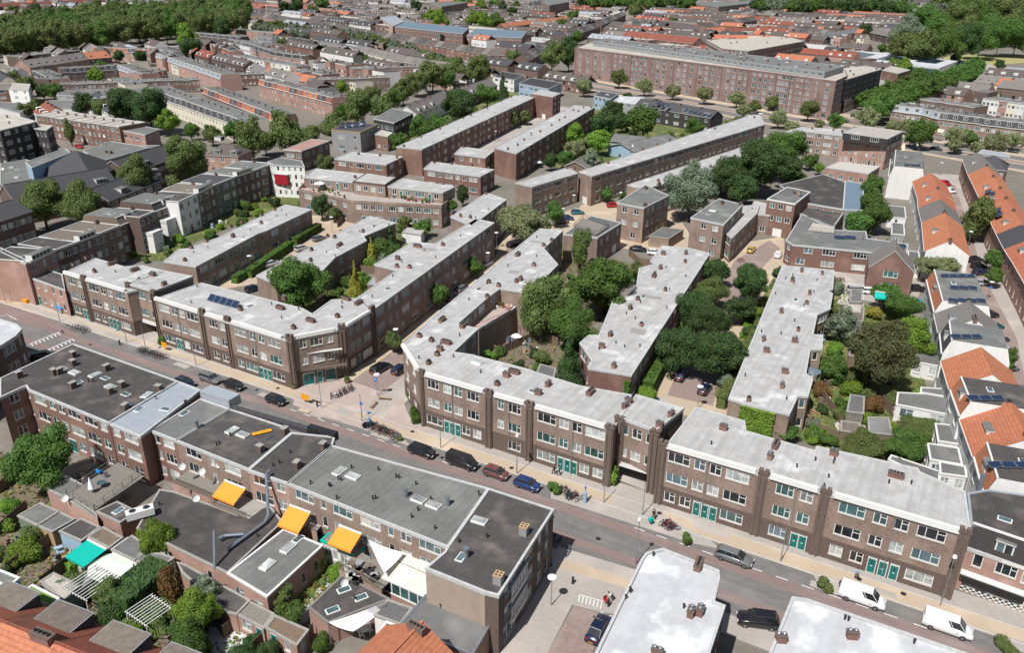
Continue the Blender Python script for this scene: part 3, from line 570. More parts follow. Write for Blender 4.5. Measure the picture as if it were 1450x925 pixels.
# upper right of the courtyard
block('curved pale-roofed gallery flats with stacked balconies next to the pink brick house',[(1112,193),(1140,186),(1192,192),(1190,183),(1135,180),(1112,186)],8.6,name='gallery_flats',pat='Wn',chims=[(1131,190,1),(1150,183,1),(1180,185,1),(1119,196,1)],wall='brick')
r30,_,o30=block('pink brick house with black tiled top floor and tall white windows',[(1190.5,196),(1256,207),(1279,195),(1213,186)],8.8,wall='brick_pink',roof='roof_grey',name='town_house',nst=3,spec={((1190.5,196),(1256,207)):[('sss_sss','sTTs_sTTs',1192,1254)]})
block('black tiled upper storey with two white window groups on the pink brick house',[(1194,187),(1258,196),(1279,186),(1218,178)],11.8,wall='brick_black',roof='roof_sand',name='roof_storey',z0=8.95,nst=1,spec={((1194,187),(1258,196)):[('_C_C_',None,1196,1256)]},chims=[(1236,185,5)])
block('low pink brick annex with a roof terrace below the pink brick house',[(1170,237),(1230,246),(1246,236),(1188,229)],4.2,wall='brick_pink',roof='tiles_patio',name='annex',nst=1,pat='nn')
# gable house with green awning

# ============================================================ houses with pitched roofs
def dormer(par,w,x,y,z,rz=0,hh=1.3,dep=1.6,wallm='white',n=1):
    m=MB();m.box(-w/2,0,0,w/2,dep,hh,wallm,'zinc');m.box(-w/2-.1,-.12,hh,w/2+.1,dep,hh+.12,'white','roof_grey')
    k=max(1,int(w/.9))
    for q in range(k):
        a=-w/2+.1+q*(w-.2)/k+.06;b=-w/2+.1+(q+1)*(w-.2)/k-.06;m.face([(a,-.006,.2),(b,-.006,.2),(b,-.006,hh-.15),(a,-.006,hh-.15)],'glass_dark' if q%2 else 'glass_blue')
    key=('dorm',round(w,1),hh,dep,wallm)
    if key not in WC: WC[key]=m.mesh('dormer')
    return ob('dormer',WC[key],par,(x,y,z),rz)
def gable(label,A,ang,L,half,eave,ridge,wall='brick_red',rl='tile_orange',rr=None,name='gable_house',cat='house',winl=None,winr=None,winf=None,hip=0,dorm=(),chim=(),group=None,near=None,over=.25,endm=None,z0=0,sky=()):
    """ridge starts at A (x,y) and runs along ang for L; local x along ridge, +y left slope"""
    root=thing(name,label,cat,(A[0],A[1],0),ang,group);rr=rr or rl;_c,_s=math.cos(ang),math.sin(ang);FP.append([(A[0]-_s*v+_c*u,A[1]+_c*v+_s*u) for u,v in((0,-half),(L,-half),(L,half),(0,half))])
    if near is None: near=math.hypot(*A)<200
    m=MB();e=eave
    facade(m,root,(0,-half),(L,-half),z0,e,[(winr,None,.3,L-.3)] if winr else [],near,wall)
    facade(m,root,(L,half),(0,half),z0,e,[(winl,None,.3,L-.3)] if winl else [],near,wall)
    facade(m,root,(0,half),(0,-half),z0,e,[(winf,None,.3,2*half-.3)] if winf else [],near,endm or wall)
    facade(m,root,(L,-half),(L,half),z0,e,[(winf,None,.3,2*half-.3)] if winf else [],near,endm or wall)
    if not hip:
        m.face([(0,half,e),(0,-half,e),(0,0,ridge-.05)],endm or wall);m.face([(L,-half,e),(L,half,e),(L,0,ridge-.05)],endm or wall)
    ob('wall',m.mesh('wall'),root)
    r=MB();o=over;s=(ridge-e)/half;ye=half+o;ze=e-s*o;a,b=(-o,L+o) if not hip else (0,L);t=.14
    ra,rb=(a+0,b+0) if not hip else (hip,L-hip)
    if hip: a,b=-o,L+o
    for sg,mm in((1,rl),(-1,rr)):
        q=[(a,sg*ye,ze),(b,sg*ye,ze),(rb,0,ridge),(ra,0,ridge)];q=q if sg<0 else q[::-1]
        r.face([(x,y,z+t) for x,y,z in q],mm);r.face([(x,y,z) for x,y,z in q[::-1]],'white')
        w=[(a,sg*ye,ze),(b,sg*ye,ze),(b,sg*ye,ze+t),(a,sg*ye,ze+t)];r.face(w if sg<0 else w[::-1],'white')
        if not hip:
            for xx,fl in((a,1),(b,-1)): 
                w=[(xx,sg*ye,ze),(xx,0,ridge),(xx,0,ridge+t),(xx,sg*ye,ze+t)];r.face(w,'white')
    if hip:
        r.face([(a,ye,ze+t),(a,-ye,ze+t),(ra,0,ridge+t)],rl);r.face([(b,-ye,ze+t),(b,ye,ze+t),(rb,0,ridge+t)],rr)
    for k in range(int((rb-ra)/1.2)): r.box(ra+k*1.2,-.13,ridge+t-.05,ra+k*1.2+1.17,.13,ridge+t+.09,rl)
    ob('roof',r.mesh('roof'),root)
    for x,sg,w in dorm:
        z=e+.35;y=-sg*(half-.5) if 0 else sg*(half-.55)
        dormer(root,w,x,y,z,0 if sg<0 else math.pi,dep=min(half-.8,2.6))
    for x,sg in sky:
        y=sg*half*.5;z=e+(ridge-e)*.5+t;an=math.atan(s)
        o_=ob('skylight',chim_mesh(5),root,(x,y,z));o_.rotation_euler=(-sg*an,0,math.pi/2*0)
    for x in chim: ob('chimney',chim_mesh(2 if ridge>8 else 1),root,(x,0,ridge-.2),math.pi/2)
    return root
def row(desc,x0,y0,x1,y1,h,dep,n,style='flat',wall='brick_red',roof='roof_grey',pat='nn',nst=None,dw='white',trim='edge',near=None,roofs=None,walls=None,name='terraced_house',far=False,chim=True,jit=.12,gpat=None,mh=2.5,labf=None,top='roof_grey',w0=None):
    a,b=(G(x0,y0,h),G(x1,y1,h)) if w0 is None else w0
    L=math.dist(a,b);dx,dy=(b[0]-a[0])/L,(b[1]-a[1])/L;rz=math.atan2(dy,dx);w=L/n;cache={}
    nst=nst or max(1,round(h/3.0))
    if near is None: near=math.hypot((a[0]+b[0])/2,(a[1]+b[1])/2)<190
    out=[];FP.append([(a[0],a[1]),(b[0],b[1]),(b[0]-dy*dep,b[1]+dx*dep),(a[0]-dy*dep,a[1]+dx*dep)])
    for i in range(n):
        wl=(walls[i%len(walls)] if walls else wall);rf=(roofs[i%len(roofs)] if roofs else roof);dz=R_.choice([0,0,jit,-jit])
        lab=(labf(i) if labf else f"{ORD[i]} house of the {desc}")
        if n==1: lab=desc
        root=thing(name,lab,'house',(a[0]+dx*w*i,a[1]+dy*w*i,0),rz,desc+' houses' if n>1 else None)
        key=(wl,rf,dz);sp=[(pat,gpat or pat,.1,w-.1)];hh=h+dz
        if key not in cache:
            m=MB();ops=[];ws=[];sh=hh/nst
            for s in range(nst):
                pp=(gpat or pat) if s==0 else pat
                for c,uc,k in layout(pp,.1,w-.1):
                    if c not in WS: continue
                    ww,h2,mu=WS[c]
                    if ww>w/len(pp)*.96: c='s';ww,h2,mu=WS[c]
                    if ww>w/len(pp)*.98: continue
                    zb=s*sh+(.9 if mu>=0 else .05)
                    if zb+h2>(s+1)*sh-.15: zb=(s+1)*sh-.15-h2
                    ops.append((round(uc-ww/2,3),round(uc+ww/2,3),round(zb,3),round(zb+h2,3)));ws.append((c,uc,zb))
            wallface(m,(.01,0),(w-.01,0),0,hh,ops,wl)
            wallface(m,(w-.01,dep),(.01,dep),0,hh,[],wl);wallface(m,(.01,dep),(.01,0),0,hh,[],wl);wallface(m,(w-.01,0),(w-.01,dep),0,hh,[],wl)
            r=MB()
            if style=='flat':
                pl=[(.01,0),(w-.01,0),(w-.01,dep),(.01,dep)]
                rm=roofmesh(pl,hh,rf,trim,wd=.18,rise=.15,drop=.3,out=0.0)
                m.box(0.01,-.14,hh-.3,w-.01,-.004,hh+.18,trim)
            else:
                if style=='mansard':
                    z1=hh+mh;i1=.85
                    for q in([(.01,-.1,hh),(w-.01,-.1,hh),(w-.01,i1,z1),(.01,i1,z1)],[(w-.01,dep+.1,hh),(.01,dep+.1,hh),(.01,dep-i1,z1),(w-.01,dep-i1,z1)]): r.face(q,rf)
                    r.face([(.01,i1,z1),(w-.01,i1,z1),(w-.01,dep-i1,z1),(.01,dep-i1,z1)],top)
                    r.box(.01,i1-.14,z1-.12,w-.01,i1+.1,z1+.1,'white');r.box(.01,-.32,hh-.22,w-.01,-.02,hh+.03,'white')
                    for x_,fl in((.01,0),(w-.01,1)):
                        q=[(x_,0,hh),(x_,dep,hh),(x_,dep-i1,z1),(x_,i1,z1)];r.face(q if fl else q[::-1],wl)
                else:
                    z1=hh+dep*.33;y1=dep/2;s_=(z1-hh)/y1
                    r.face([(.01,-.3,hh-.3*s_),(w-.01,-.3,hh-.3*s_),(w-.01,y1,z1),(.01,y1,z1)],rf);r.face([(w-.01,dep+.3,hh-.3*s_),(.01,dep+.3,hh-.3*s_),(.01,y1,z1),(w-.01,y1,z1)],rf)
                    r.box(.01,-.42,hh-.3*s_-.12,w-.01,-.3,hh-.3*s_+.02,'white')
                    for x_,fl in((.01,0),(w-.01,1)):
                        q=[(x_,0,hh),(x_,dep,hh),(x_,y1,z1-.03)];r.face(q if fl else q[::-1],wl)
                rm=r.mesh('roof')
            cache[key]=(m.mesh('wall'),rm,ws)
        wm,rm,ws=cache[key]
        ob('wall',wm,root);ob('roof',rm,root)
        for c,uc,zb in ws: addwin(root,c,uc,0,zb,0,near)
        if style=='mansard': dormer(root,min(1.8,w*.5),w/2,.15,hh+.55,hh=1.45,dep=1.2,wallm=dw)
        if style=='gable' and (R_.random()<.75 if far else R_.random()<.6): dormer(root,min(2.6,w*.5),w*.5,dep*.16,hh+.5,hh=1.2,dep=dep*.3,wallm=dw)
        if chim and R_.random()<.8:
            if style=='gable': ob('chimney',chim_mesh(2 if near else 1),root,(w-.6,dep*.5,hh+dep*.33-.4))
            else: ob('chimney',chim_mesh(R_.choice([0,1])),root,(w-.6,dep*.55,hh+(mh if style=='mansard' else 0)))
        if near and style!='gable' and R_.random()<.7: ob('skylight',chim_mesh(5),root,(w*.4,dep*.4,hh+(mh if style=='mansard' else 0)))
        out.append(root)
    return out
# ============================================================ foreground blocks
B3=dict(name='terrace_block')
F1=[(0,537),(104,488),(222,530),(252,541),(154,600),(41,553),(37,547),(0,564)]
block('brown-felt roofed brick terrace at the left end of the near row, crowded with skylights',F1,8.2,wall='brick_red',roof='roof_black',spec={((154,600),(41,553)):[('WnnWWn','CnKnCn',44,152)],((37,547),(0,564)):[('n','n',2,34)],((104,488),(0,537)):'blank'},
 chims=[(28,535,7),(77,531,7),(85,530,7),(104,518,7),(104,506,7),(152,525,7),(104,550,7),(156,558,7),(173,549,7),(106,529,8),(135,532,8),(149,536,5),(157,549,8),(178,559,5),(110,543,5),(88,522,5),(126,542,3),(132,541,3)],**B3)
block('pale grey roofed house in the near row between the brown and the black roofs',[(154,600),(252,541),(284,553),(199,619)],8.1,wall='brick_red',roof='zinc',spec={((154,600),(199,619)):[('nW','nP',156,197)],((199,619),(284,553)):'blank'},
 chims=[(178,581,7),(225,554,7),(183,574,5),(208,561,8),(197,580,5),(234,580,5),(221,566,3),(262,572,3),(264,571,3)],**B3)
block('slate-grey roofed house in the near row with one white skylight',[(214,611),(284,566),(325,580),(250,625)],7.7,wall='brick_red',roof='roof_grey',spec={((214,611),(250,625)):[('sW','sP',217,248)]},chims=[(261,586,5),(279,607,6)],**B3)
block('brown-black roofed house in the near row with a ladder and orange board on top',[(250,625),(325,580),(404,606),(413,614),(352,666)],7.7,wall='brick',roof='roof_black',spec={((250,625),(352,666)):[('WsW','sP_K',254,348)],((413,614),(352,666)):'blank'},
 chims=[(329,611,8),(344,617,8),(369,640,7),(307,631,3),(311,629,3),(326,618,3),(404,615,7)],**B3)
block('dark roofed house in the near row with two brick stacks beside the low zinc wall',[(352,667),(414,614),(474,620),(470,632),(408,686)],7.9,wall='brick_pink',roof='roof_black',spec={((352,667),(408,686)):[('Wn','KK',354,406)]},
 chims=[(421,663,7),(458,636,7),(387,661,3),(396,657,3),(411,642,3)],**B3)
F3=[(408,686),(470,632),(692,693),(634,776)]
block('wide grey-green felt roofed terrace in the near row with orange awnings on its rear balconies',F3,7.9,wall='brick',roof='roof_greengrey',spec={((408,686),(634,776)):[('WsWWsnW','nPCsPCs',412,630)]},
 chims=[(481,669,8),(500,676,8),(593,709,8),(614,717,8),(574,704,6),(633,716,6),(440,686,3),(477,707,3),(479,680,3),(483,681,3),(468,690,3),(466,689,3),(565,678,3),(561,677,3),(528,708,3),(532,707,3),(592,724,3),(610,709,3),(583,734,3),(498,664,3),(536,667,3),(616,750,3),(589,687,3)],**B3)
F4=[(634,776),(692,693),(784,722.6),(706,845),(687,840),(603,806),(630,783)]
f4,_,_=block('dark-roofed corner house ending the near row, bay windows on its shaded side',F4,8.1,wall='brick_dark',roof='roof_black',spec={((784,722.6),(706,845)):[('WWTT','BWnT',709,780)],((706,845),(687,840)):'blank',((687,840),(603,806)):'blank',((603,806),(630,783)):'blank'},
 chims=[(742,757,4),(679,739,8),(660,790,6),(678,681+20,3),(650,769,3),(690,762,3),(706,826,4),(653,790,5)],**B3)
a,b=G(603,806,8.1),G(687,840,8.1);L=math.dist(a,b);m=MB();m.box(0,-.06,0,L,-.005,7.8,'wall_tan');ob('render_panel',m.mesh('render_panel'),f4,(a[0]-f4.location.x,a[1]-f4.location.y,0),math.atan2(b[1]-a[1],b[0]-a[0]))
# bay windows on the shaded side
for (x,y,z) in((716,815,4.6),(716,815,1.6)):
    g=G(x,y,8.1);m=MB();m.box(0,-.8,0,4.2,0,.5,'white');m.box(0,-.8,2.0,4.2,0,2.3,'zinc')
    for q in range(6): m.box(q*.82,-.78,.5,q*.82+.08,-.70,2.0,'frame')
    m.box(.05,-.7,.5,4.15,-.02,2.0,'glass_curtain');o=ob('bay_window',m.mesh('bay_window'),f4);
    fo=f4.location;o.location=(g[0]-fo.x,g[1]-fo.y,z);o.rotation_euler=(0,0,math.atan2(*(lambda a,b:(b[1]-a[1],b[0]-a[0]))(G(706,845,8.1),G(784,722.6,8.1))))
# street side zinc parapets
m=MB();a,b=G(284,562,8),G(325,576,8);L=math.dist(a,b);m.box(0,0,7.5,L,2.2,9.0,'zinc');o=ob('roof_housing',m.mesh('roof_housing'),None,(a[0],a[1],0),math.atan2(b[1]-a[1],b[0]-a[0]));tag(o,'shiny zinc roof housing at the street edge of the near row beside the black roof','roof housing')
m=MB();a,b=G(325,578,8),G(474,621,8);L=math.dist(a,b)
for q in range(12): m.box(q*L/12,.05,7.4,(q+.97)*L/12,.9,8.6 if q>8 else 8.1,'metal_dark' if q>8 else 'slate')
o=ob('roof_parapet',m.mesh('roof_parapet'),None,(a[0],a[1],0),math.atan2(b[1]-a[1],b[0]-a[0]));tag(o,'dark slate roof parapet along the street edge of the black-roofed houses','parapet')
# white roofs bottom right
L36=[(829,958),(909,794),(915,786),(939,780),(1017,811),(1018,822),(1010.6,855),(1026,861),(994,958)]
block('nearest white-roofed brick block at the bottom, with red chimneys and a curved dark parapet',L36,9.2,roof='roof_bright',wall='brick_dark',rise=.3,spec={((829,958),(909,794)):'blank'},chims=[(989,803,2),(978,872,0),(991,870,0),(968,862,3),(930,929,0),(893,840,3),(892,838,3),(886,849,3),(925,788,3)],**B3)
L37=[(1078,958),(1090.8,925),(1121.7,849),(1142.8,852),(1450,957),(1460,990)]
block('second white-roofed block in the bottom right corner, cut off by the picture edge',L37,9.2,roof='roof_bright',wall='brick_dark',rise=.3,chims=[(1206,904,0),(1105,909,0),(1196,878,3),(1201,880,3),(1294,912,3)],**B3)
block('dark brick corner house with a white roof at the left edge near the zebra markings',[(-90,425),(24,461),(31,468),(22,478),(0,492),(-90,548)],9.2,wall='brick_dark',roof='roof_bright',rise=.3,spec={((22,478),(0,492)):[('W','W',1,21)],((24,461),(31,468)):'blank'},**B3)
for p,lab,rr in(((924,782),'curved',.5),((1018,815),'c',-.5)):
    pass
# downpipes and small wall fittings of the front row
for root_,org_,pts_ in((b7,o7,((640,543),(721,567),(812,594))),(b9,o9,((1003,651),(1130,688),(1270,729))),(b2,o2,((250,434),(360,468),(304,450))),(b1,o1,((150,405),))):
    for x_,y_ in pts_:
        g=G(x_,y_,9.2);m=MB();m.tube((0,-.09,.1),(0,-.09,8.9),.05,'metal',6);m.box(-.14,-.22,8.75,.14,-.01,9.0,'metal');ob('downpipe',m.mesh('downpipe'),root_,(g[0]-org_[0],g[1]-org_[1],0),RZM)
# ------------------------------------------------------------ low extensions behind the near row
def ext(label,px,h,wall='brick_pink',roof='roof_black',chims=(),name='extension',cat='extension',trim='concrete',rise=.08,spec=None,**k):
    return block(label,px,h,wall=wall,roof=roof,chims=chims,name=name,cat=cat,trim=trim,rise=rise,drop=.15,pat='s',wins=bool(spec),spec=spec or {},**k)
ext('wide black flat roof with silver ducts and a cooling unit behind the near row',[(194,749),(226,694),(246,697),(294,714),(337,730),(382,717),(400,740),(322,812.5),(249,777)],3.5,chims=[(226,716,3),(271,700,3),(365,761,3)],spec={((322,812.5),(249,777)):[('__s_',None,255,320)]})
ext('grey flat roof with three white domes next to the silver duct',[(322,812.5),(402,750),(457,773),(378,846)],3.7,roof='roof_greengrey',chims=[(379,802,8),(408,778,8),(422,764,5)],trim='white',spec={((378,846),(322,812.5)):[('C_C',None,326,374)]})
ext('small black roof with one square skylight beside the roof deck',[(136,725),(166,711),(194,725),(170,741)],3.4,chims=[(168,724,5)])
ext('black felt roof strip along the brick wall above the round green tree',[(251,797),(262,800),(354,851),(335,871),(322,868),(258,812)],2.6,wall='brick_pink')
ext('garage with a moss-green felt roof and pink doors',[(66,693),(92,674),(119,688),(93,706)],3.0,wall='wall_pink',roof='roof_greengrey')
ext('pink brick garage with a blue door under the timber roof deck',[(93,706),(97,701),(136,727),(138,735)],3.0,wall='wall_pink',roof='roof_greengrey')
ext('shed with a dark green felt roof beside the grey shed',[(25,731),(57,713),(84,725),(53,745)],2.4,wall='wall_green',roof='roof_greengrey',name='shed',cat='shed',spec={})
ext('timber shed with a dark grey roof right of the green-roofed one',[(53,745),(84,725),(106,736),(74,754)],2.3,wall='wood_light',roof='roof_grey',name='shed',cat='shed')
ext('light blue timber shed with a dark flat roof beside the turquoise awning',[(84,753),(115,735),(142,747),(115,767)],2.6,wall='wall_blue',roof='roof_black',name='shed',cat='shed')
ext('green roof shed topped with yellow sedum plants',[(124,761),(146,747),(174,762),(154,777)],2.6,wall='wood',roof='soil',name='shed',cat='shed')
ext('low grey-roofed shed row behind the pergola',[(158,779),(187,759),(204,770),(201,783),(192,795)],2.6,roof='roof_grey',wall='wall_white')
ext('low dark roof beside the small light green tree',[(192,795),(203,783),(228,785),(247,791),(222,807)],2.6,roof='roof_grey',wall='wall_white')
ext('grey garden house with a gravel and felt roof among the gardens',[(57,824),(76,812),(113,831),(88,852)],2.8,wall='wall_grey',roof='roof_sand',name='shed',cat='shed')
ext('small sea-green shed next to the grey garden house',[(102,827),(121,816),(129,822),(114,833)],2.2,wall='wall_blue',roof='zinc',name='shed',cat='shed')
ext('corrugated grey sheet roofed outhouse beside the white patio',[(334,870),(353,852),(388,870),(373,891)],2.5,roof='wood_grey',name='outhouse',cat='outhouse',spec={((373,891),(334,870)):[('nD',None,336,371)]})
ext('rust-brown corrugated roofed outhouse at the bottom centre left',[(376,890),(389,872),(437,893),(420,915)],2.5,roof='wood',name='outhouse',cat='outhouse',spec={((420,915),(376,890)):[('Ds',None,378,417)]})
ext('black flat roof with three skylights below the roof terrace',[(437,861),(485,815),(552,849),(464,883)],3.0,chims=[(471,865,5),(487,836,5),(511,847,5),(502,850,3)],trim='wood_grey')
ext('short grey roof between the white conservatory and the tan wall',[(530,872),(549,850),(584,862),(567,885)],3.1,roof='roof_grey',wall='wall_white')
ext('wide grey felt roof with black vent pipes below the tan wall',[(567,885),(603,843),(697,881),(668,928)],3.6,roof='roof_grey',chims=[(627,857,3),(628,858,3),(638,857,3),(624,861,3),(636,864,3),(619,853,3)],trim='metal')
ext('small dark roofed dormer extension beside the orange tiled gable',[(527,911),(547,881),(577,892),(555,926)],6.0,roof='roof_black',wall='wall_white',trim='white')
ext('brick balcony wing with turquoise edge under the orange awnings',[(454,766),(470,752),(520,771),(506,790)],3.0,roof='wood_grey',wall='wall_white',trim='awning_green',spec={((506,790),(454,766)):[('nsPs',None,457,503)]})
# conservatory with glazed roof
a=G(542,818,3.4);b=G(604,846,3.4);L=math.dist(a,b);rz=math.atan2(b[1]-a[1],b[0]-a[0]);cv=thing('conservatory','white conservatory with a cream panelled roof behind the near row','conservatory',(a[0],a[1],0),rz)
m=MB();m.box(0,0,0,L,7,1.6,'brick_pink');ob('base',m.mesh('base'),cv)
for q in range(5): m=MB();m.box(q*L/5+.08,.03,1.6,(q+1)*L/5-.08,.1,3.2,'glass_teal');ob('pane',m.mesh('pane'),cv)
m=MB()
for q in range(6): m.box(q*L/5-.08,-.03,1.6,q*L/5+.08,.12,3.3,'white')
m.box(-.1,-.1,3.2,L+.1,.15,3.4,'white');m.box(-.1,-.1,1.55,L+.1,.15,1.66,'white');m.box(L-.1,.15,1.6,L,7,3.3,'white');m.box(0,.15,1.6,.1,7,3.3,'white');ob('frame',m.mesh('frame'),cv)
for q in range(4):
    for r in range(3):
        m=MB();z0,z1=3.4+r*.75,3.4+(r+1)*.75;y0,y1=-.05+r*2.35,-.05+(r+1)*2.35
        m.face([(q*L/4+.08,y0+.05,z0),((q+1)*L/4-.08,y0+.05,z0),((q+1)*L/4-.08,y1-.05,z1),(q*L/4+.08,y1-.05,z1)],'cloth_cream' if 0 else 'wall_cream');ob('roof_panel',m.mesh('roof_panel'),cv)
m=MB()
for q in range(5): m.face([(q*L/4-.08,-.1,3.43),(q*L/4+.08,-.1,3.43),(q*L/4+.08,7,5.7),(q*L/4-.08,7,5.7)],'white')
m.face([(0,7,0),(0,0,0),(0,0,3.4),(0,7,5.65)],'wall_cream');m.face([(L,0,0),(L,7,0),(L,7,5.65),(L,0,3.4)],'wall_cream');ob('rafters',m.mesh('rafters'),cv)
# ------------------------------------------------------------ orange tiled houses at the bottom left
R0=G(0,880,9.3);R1=G(112,925,9.3);an=math.atan2(R1[1]-R0[1],R1[0]-R0[0]);dx,dy=math.cos(an),math.sin(an)
E0=G(0,833,6);hd=abs(-(E0[0]-R0[0])*dy+(E0[1]-R0[1])*dx)
for i,lab in enumerate(['orange tiled house cut by the left picture edge at the bottom','orange tiled house with a brick chimney on the ridge at the bottom left','orange tiled house, back slope painted shade-dark, right of the ridge chimney at the bottom edge','tiled roof end coloured shade-dark, with a rusty flat dormer at the bottom edge','last orange tiled house of the bottom left row, mostly out of frame']):
    s=-7+i*7.2;r=gable(lab,(R0[0]+dx*s,R0[1]+dy*s),an,7.18,hd,6,9.3,wall='brick_red',rl='tile_red',rr='tile_orange',over=.1)  # darker red on the back slope puts its shade into the colour
    if i<4:
        m=MB();m.box(1.1,1.3,8.0,5.9,hd-.3,8.1,'zinc');m.box(1.2,1.4,8.1,5.8,hd-.4,8.13,'roof_brownfelt');m.box(1.2,1.5,6.0,5.8,hd-.5,8.0,'slate');ob('dormer',m.mesh('dormer'),r)
    if i==1: ob('chimney',chim_mesh(2),r,(5.6,-.1,9.2),0,sc=1.3)
A=G(597,884,9.0);gable('orange tiled gable house with a small yellow chimney at the bottom centre',A,math.radians(-121),12,4.6,6.1,9.0,wall='brick_red',rl='tile_orange',rr='tile_orange',sky=((5,1),),chim=(.8,),name='tiled_house')
# ------------------------------------------------------------ left long row, rear facades with dormers
LW=['wall_brown','brick_dark','brick','wall_brown','brick_dark']
lrow=[((42,371),(79,354),'flat','brick_pink','roof_black','wide black roof and white dormer band next to the pink end wall'),((79,354),(109,343),'flat','brick_dark','roof_black','dark roof and a row of white dormer windows'),((109,343),(140,331),'flat','wall_brown','roof_brownfelt','brown gravel roof, left one'),((140,331),(170,319),'flat','wall_brown','roof_brownfelt','brown gravel roof and a wide white dormer'),
((170,319),(197,308),'mansard','wall_brown','roof_brownfelt','brown gravel roof above slate slopes'),((197,308),(219,299),'flat','brick_dark','roof_black','black roof and white bay windows below'),((219,299),(252,286),'mansard','brick_dark','slate','slate slope and small white dormers'),((252,286),(279,274),'flat','wall_grey','roof_black','white painted rear facade'),((279,274),(303,262),'flat','wall_brown','roof_brownfelt','leafy roof garden on top'),((303,262),(333,250),'flat','wall_green','slate','green rear facade with glazed balconies'),((333,250),(360,241),'flat','brick_dark','roof_grey','dark balconies and grey roof'),((360,241),(385,231),'flat','brick_dark','roof_grey','white railings at the right end')]
for i,(a,b,s,w,r,d) in enumerate(lrow):
    o=row('left row house, '+d,*a,*b,9.5 if s=='flat' else 8.0,11,1,s,'wall_white' if 'white painted' in d else w,r,'nnn' if i in(1,) else 'nWn',3,near=True,mh=1.8,trim='white',name='row_house',jit=0)[0]
    if i in(5,6):
        m=MB();m.box(1,-2.2,0,4.6,-.02,4.6,'wall_white','roof_grey');m.box(.9,-2.3,4.6,4.7,-.02,5.4,'white');o2=ob('bay',m.mesh('bay'),o);addwin(o,'C',2.8,-2.2,2.0,0,True)
    if s=='flat' and i%2==0:
        L=math.dist(G(*a,9.5),G(*b,9.5));m=MB();m.box(.8,-.05,9.3,L-.8,1.5,10.6,'white','roof_grey')
        k=int((L-1.6)/1.1)
        for q in range(k): m.face([(.95+q*1.1,-.056,9.55),(1.85+q*1.1,-.056,9.55),(1.85+q*1.1,-.056,10.4),(.95+q*1.1,-.056,10.4)],'glass_dark')
        ob('dormer',m.mesh('dormer'),o)
block('pink brick end house with a shop corner at the left street edge',[(0,351),(42,371),(36,374),(-6,354)],9.4,wall='brick_pink',roof='roof_black',wins=False,name='end_house')
pk,_,po=block('low pink brick house with small paired windows between the end wall and the flats',[(44,394),(92,411),(88,389),(60,380)],5.9,wall='brick_pink',roof='roof_black',name='low_house',nst=2,spec={((44,394),(92,411)):[('ssss','Dssss',46,90)]})
# pink end wall of the left row facing the camera
a,b=G(-6,354,9.4),G(42,371,9.4)
# ------------------------------------------------------------ centre-left houses near the red bay
block('white rendered tall house with a red projecting bay at the end of the left row',[(379,229),(388,234),(431,236),(427,228),(398,223)],10,wall='wall_white',roof='roof_grey',name='tall_house',nst=4,pat='s')
g=G(391,247,7);m=MB();m.box(0,-1,4.2,4.5,3.5,7.4,'paint_red','zinc');rb=ob('bay',m.mesh('bay'),None,(g[0],g[1],0),-.3);tag(rb,'deep red timber bay projecting from the white tall house','bay window')
block('house with a weathered pink flat roof above the red maple',[(402,212),(427,214),(466,200),(440,197)],7.2,wall='wall_brown',roof='brick_pink',name='tall_house',nst=2)
block('dark brick house with tilted solar panels and timber scaffold band on its roof',[(469,184),(510,187.5),(534,176),(492,171)],8,wall='wall_grey',roof='slate',trim='wood_light',name='tall_house',nst=2,chims=[(490,180,8),(500,178,8),(512,176,8)])
block('brick house with one small window beside the red maple tree',[(531,190),(549,193),(556,188),(540,184)],6,wall='brick_red',roof='roof_sand',name='low_house',nst=1,pat='n')
block('black mansard topped house left of the white gable',[(529,168),(558,174),(585,160),(556,153)],8.5,wall='brick_black',roof='roof_grey',name='tall_house',nst=2)
def gp(label,a,b,h,half,eave,wall,rl,**k):   # ridge end points in the survey at ridge height
    A=G(*a,h);B=G(*b,h);gable(label,A,math.atan2(B[1]-A[1],B[0]-A[0]),math.dist(A,B),half,eave,h,wall=wall,rl=rl,**k)
gp('brown tiled terrace with a white gable end and white dormers by the lime trees',(575,150),(628,128),9.5,5,6.2,'wall_white','tile_grey',dorm=((6,-1,2.5),(14,-1,2.5),(24,-1,2.5)),chim=(3,12,22,30),winr='nnnnnnn')
gp('grey tiled terrace behind the dark tree right of the lime trees',(640,128),(692,111),9.5,5,6.2,'brick_dark','tile_grey',dorm=((6,-1,2.5),(18,-1,2.5)),chim=(8,20),winr='nnnnnn')
block('white fronted house with a dark roof near the boulevard crossing',[(698,108),(728,113),(742,106),(712,101)],7,wall='wall_white',roof='slate',name='town_house',nst=2)
block('modern white and blue-grey house with roof panels beside the brick head house',[(735,118),(777,126),(795,117),(752,110)],7,wall='wall_blue',roof='slate',name='town_house',nst=2,pat='C')
block('pale blue house with solar panels on the courtyard side of the boulevard',[(841,135),(865,140),(876,133),(851,129)],6.5,wall='wall_blue',roof='slate',name='town_house',nst=2,pat='F',chims=[(860,134,8)])
block('grey house with a brilliant white roof between the blue and the black house',[(866,144),(906,148),(913,138),(878,136)],6,wall='wall_grey',roof='roof_bright',name='town_house',nst=2,pat='F')
gp('black shingled row with white window frames and many roof solar panels',(908,140),(1016,157),9.2,4.5,6.6,'brick_black','slate',dorm=((6,-1,3),(18,-1,3),(30,-1,3),(42,-1,3)),chim=(12,24,36),winr='WnWnWnWn')
gp('low grey-roofed school pavilion with blue eaves in the upper courtyard',(880,203),(945,190),5.5,6.5,3.6,'wall_blue','roof_grey',winr='CCC',over=.6,name='pavilion')
gp('second low grey-roofed pavilion left of the larger one',(872,190),(914,194),5.2,5,3.6,'wall_blue','roof_grey',winr='CC',over=.6,name='pavilion')
